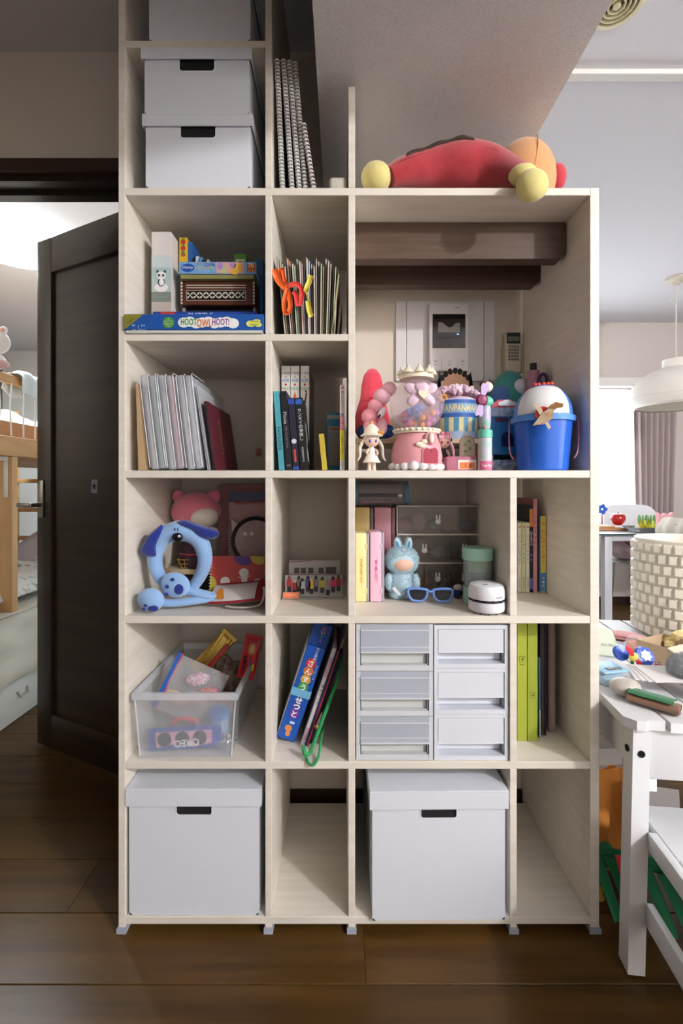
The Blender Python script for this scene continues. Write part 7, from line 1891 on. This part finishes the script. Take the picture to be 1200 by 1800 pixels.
# green rope bag handle and pencil
g = thing('green_rope', 'green braided rope strap drooping over the shelf edge', 'rope', (0, 0, 0))
def qp(px, py, Y_): return (X(px, Y_), Y_, Z(py, Y_))
pts = along([qp(600, 1152, 1.16), qp(594, 1190, 1.12), qp(580, 1230, 1.10), qp(565, 1270, 1.085), qp(552, 1305, 1.07), qp(543, 1325, 1.062), qp(535, 1322, 1.058), qp(534, 1314, 1.056), qp(537, 1330, 1.048), qp(545, 1344, 1.034), qp(553, 1343, 1.034), qp(560, 1328, 1.052), qp(564, 1300, 1.085), qp(568, 1280, 1.12)], 90)
pts = [Vector((p.x, p.y, max(p.z, zs4 + .0045) if p.y > F - .003 else p.z)) for p in pts]
M_rope = mat('green_rope_cotton', '#2f9a58', .8, bump=(300, 300, 300), bstr=.4)
MB().tube(pts, [.0042 if i < 55 else .003 for i in range(91)], 8).obj('rope', M_rope, g)
rb2 = MB()
for i in range(0, 52):
    p = pts[i]; d = (pts[i + 1] - p).normalized(); s = d.orthogonal().normalized()
    rb2.tube([p + (s * cos(a) + d.cross(s) * sin(a)) * .0044 + d * (.004 * a / 3) for a in [j * .7 for j in range(6)]], .0009, 4)
rb2.obj('braid', mat('green_rope_light', '#46b070', .8), g)
g = thing('metal_pen', 'silver pen with a brass clip tucked in the leaning stack', 'pen', (0, 0, 0))
MB().tube([qp(556, 1276, 1.105), qp(570, 1240, 1.118), qp(582, 1208, 1.13)], .0036, 10).obj('barrel', mat('pen_silver', '#a8a49c', .3, metal=.7), g)
MB().ball(qp(556, 1277, 1.105), (.0055, .005, .006)).obj('tip', mat('brass', '#b88a3a', .35, metal=.7), g)
MB().tube(along([qp(582, 1206, 1.13), qp(588, 1198, 1.132), qp(586, 1210, 1.128), qp(581, 1218, 1.124)], 10), .003, 8).obj('clip', mat('brass'), g)

# ------------------------------------------------------------------ drawer units
Yu = F + .006
def frosted_unit(label, z0, z1, m_case, m_front, group):
    x0, x1 = X(625.5, Yu), X(761, Yu)
    g = thing('drawer_unit', label, 'drawer unit', ((x0 + x1) / 2, Yu, z0), 0, group)
    w2 = (x1 - x0) / 2; h = z1 - z0; d = .30
    b = MB().box(-w2, -w2 + .006, 0, d, 0, h).box(w2 - .006, w2, 0, d, 0, h).box(-w2 + .006, w2 - .006, 0, d, h - .003, h).box(-w2 + .006, w2 - .006, 0, d, 0, .003).box(-w2 + .006, w2 - .006, d - .003, d, .003, h - .003)
    b.obj('case', m_case, g, False)
    for sx in (-1, 1):
        MB().box(min(sx * (w2 - .001), sx * (w2 - .010)), max(sx * (w2 - .001), sx * (w2 - .010)), -.002, -.0002, .001, h - .001).obj('case_edge', M_frostl, g, False)
    MB().box(-w2 + .0102, w2 - .0102, -.0015, -.0002, h - .0125, h - .001).obj('top_strip', m_front, g, False)
    MB().box(-w2 + .0102, w2 - .0102, -.0015, -.0002, .001, .0135).obj('bottom_strip', M_frostl, g, False)
    zf0 = h * .40
    dr_ = MB().box(-w2 + .0105, w2 - .0105, -.004, -.0020, zf0, h - .012).box(-w2 + .0115, -w2 + .0135, .001, d - .012, .0155, h - .02).box(w2 - .0135, w2 - .0115, .001, d - .012, .0155, h - .02).obj('drawer', m_front, g, False)
    MB().box(-w2 + .0105, w2 - .0105, -.007, -.0042, zf0, zf0 + .003).box(-w2 + .0105, w2 - .0105, -.0058, -.0042, h - .0145, h - .012).box(-w2 + .0105, w2 - .0105, -.0050, -.0042, zf0 + .012, zf0 + .0135).obj('pull_lip', M_frostl, dr_, False)
    MB().box(-w2 + .0140, w2 - .0140, .0004, d - .012, .0137, .0152).obj('drawer_floor', M_fin, dr_, False)
    MB().box(-w2 + .0140, w2 - .0140, .010, .012, .0154, h - .016).obj('inner_front', M_fin, dr_, False)
    return g, w2, h
M_fin = mat('frosted_inner', '#dcdedd', .5, alpha=.8)
M_fu = mat('frosted_drawer_case', '#e4e8ee', .35, alpha=.6); M_fd = mat('frosted_drawer', '#ccd3df', .35, alpha=.62)
zz = [zs4, zs4 + .1005, zs4 + .2045, SZ['s3'][0] - .003]
labs = ['bottom frosted drawer unit of the clear stack', 'middle frosted drawer unit of the clear stack', 'top frosted drawer unit of the clear stack']
for k in range(3):
    g, w2, h = frosted_unit(labs[k], zz[k] + (.0006 if k else 0), zz[k + 1], M_fu, M_fd, 'frosted drawer units')
    if k == 0:
        for x_, c_, r_ in ((-.05, '#e6e2dc', .016), (-.028, '#c9a0a0', .02), (.008, '#d9d2ca', .024), (.03, '#9fb8a4', .02)):
            MB().ball((x_, .036, .020 + r_ * .8), (r_, .02, r_ * .8), nz=.006, nsc=60).obj('drawer_contents', flat(c_, .8), g)
    elif k == 1:
        MB().rbox(-.035, .018, .016, .16, .020, .082, .004, 2).obj('drawer_contents', flat('#6f9fc8', .6), g)
    else:
        MB().rbox(-.06, .05, .016, .2, .020, .07, .004, 2).obj('drawer_contents', flat('#a7a3a8', .7), g)
M_wu = mat('white_drawer_plastic', '#dfe3ec', .4)
wz = [Z(1337, Yu), Z(1255.5, Yu), Z(1175, Yu), Z(1099, Yu)]
wz[0] = zs4
labs = ['bottom white plastic drawer unit next to the clear stack', 'middle white plastic drawer unit next to the clear stack', 'top white plastic drawer unit next to the clear stack']
for k in range(3):
    x0, x1 = X(763, Yu), X(893, Yu)
    z0 = wz[k] + (.0006 if k else 0); h = wz[k + 1] - z0
    g = thing('drawer_unit', labs[k], 'drawer unit', ((x0 + x1) / 2, Yu, z0), 0, 'white drawer units')
    w2 = (x1 - x0) / 2; d = .30
    b = MB().box(-w2, -w2 + .008, 0, d, 0, h).box(w2 - .008, w2, 0, d, 0, h).box(-w2 + .008, w2 - .008, 0, d, h - .009, h).box(-w2 + .008, w2 - .008, 0, d, 0, .010).box(-w2 + .008, w2 - .008, d - .003, d, .010, h - .009)
    b.obj('case', M_wu, g, False)
    zf0 = .012 + (h - .022) * .30
    dr_ = MB().rbox(-w2 + .009, w2 - .0095, .001, .004, zf0, h - .0105, .0008, 1).box(-w2 + .0105, w2 - .0105, .025, .0275, .0115, h - .014).box(-w2 + .0105, w2 - .0105, .0275, d - .01, .0115, .013).obj('drawer', M_wu, g, False)
    MB().tube([(-w2 + .0095, .0008, h - .0115), (w2 - .010, .0008, h - .0115), (w2 - .010, .0008, zf0 + .0005), (-w2 + .0095, .0008, zf0 + .0005)], .0006, 4, True).obj('drawer_outline', flat('#f2f4f8', .4), dr_)

# ------------------------------------------------------------------ cubby: green files
Yg2 = 1.126
def binder(label, px0, px1, col_, emb):
    W_ = X(px1, Yg2) - X(px0, Yg2); H = .306
    g = thing('ring_binder', label, 'binder', (X(px0, Yg2), Yg2, zs4), 0, 'lime green binders')
    MB().rbox(0, W_, 0, .002, 0, H, .0006, 1).obj('spine', flat(col_, .5), g, False)
    MB().box(0, .0018, .0021, .235, 0, H).box(W_ - .0018, W_, .0021, .235, 0, H).obj('cover', flat(col_, .5), g, False)
    MB().box(.002, W_ - .002, .004, .23, .003, H - .004).obj('pages', M_page, g, False)
    pz_ = emb * H
    decal(g, flat('#5f6a20', .5), [rrect(W_ * .62, W_ * .62, .001, c=(W_ / 2, pz_))], name='emblem_frame')
    decal(g, flat(col_, .5), [rrect(W_ * .54, W_ * .54, .001, c=(W_ / 2, pz_))], name='emblem_field', lift=.0003)
    decal(g, flat('#5f6a20', .5), [star(4, W_ * .22, .4, c=(W_ / 2, pz_)), circ(8, W_ * .07, None, (W_ * .62, pz_ + W_ * .14))], name='emblem_leaf', lift=.0006)
    for q in (1, -1) if emb > .5 else (1, ):
        text('flat file', g, flat('#6f7a2a', .5), (W_ / 2, -.0003, pz_ + (W_ * .55 if emb < .5 else -W_ * .55)), W_ * .6, .003, lift=.0002)
    return g
binder('lime green binder beside the divider with a high emblem', 909.2, 926, '#a3ad3c', .66)
binder('lime green binder, second from the divider, with a low emblem', 927.5, 944.5, '#9daa3a', .37)
g = thing('dark_file', 'dark brown file standing after the lime green binders', 'file', (X(949, 1.15), 1.15, zs4))
MB().box(0, .003, 0, .21, 0, .305).box(.012, .015, 0, .21, 0, .303).obj('cover', flat('#2a1c1e', .5), g, False)
MB().box(.0034, .0116, .003, .205, .001, .29).obj('pages', flat('#4a3a40', .8), g, False)
g = thing('blue_leaflet', 'blue and white leaflet squeezed between binder and dark file', 'leaflet', (X(946.5, 1.145), 1.14, zs4), 0, ry=-.006)
MB().box(0, .0025, 0, .16, 0, .20).obj('sheet', flat('#3f7aa0', .5), g, False)
MB().box(.0002, .0024, -.0006, -.0001, 0, .07).obj('white_edge', flat('#d9dcd2', .5), g, False)
g = thing('taupe_file', 'taupe printed file outermost in the binder cubby', 'file', (X(962.5, 1.17), 1.165, zs4))
MB().rbox(0, .019, 0, .22, 0, .303, .006, 3).obj('cover', mat('taupe_print', '#8f7a74', .6, col2='#9c8780', scale=40), g)
MB().tube([(.0195, .02, .27), (.024, .05, .22), (.022, .08, .16), (.0195, .10, .14)], .0012, 6).obj('elastic', flat('#b0a49c', .6), g)
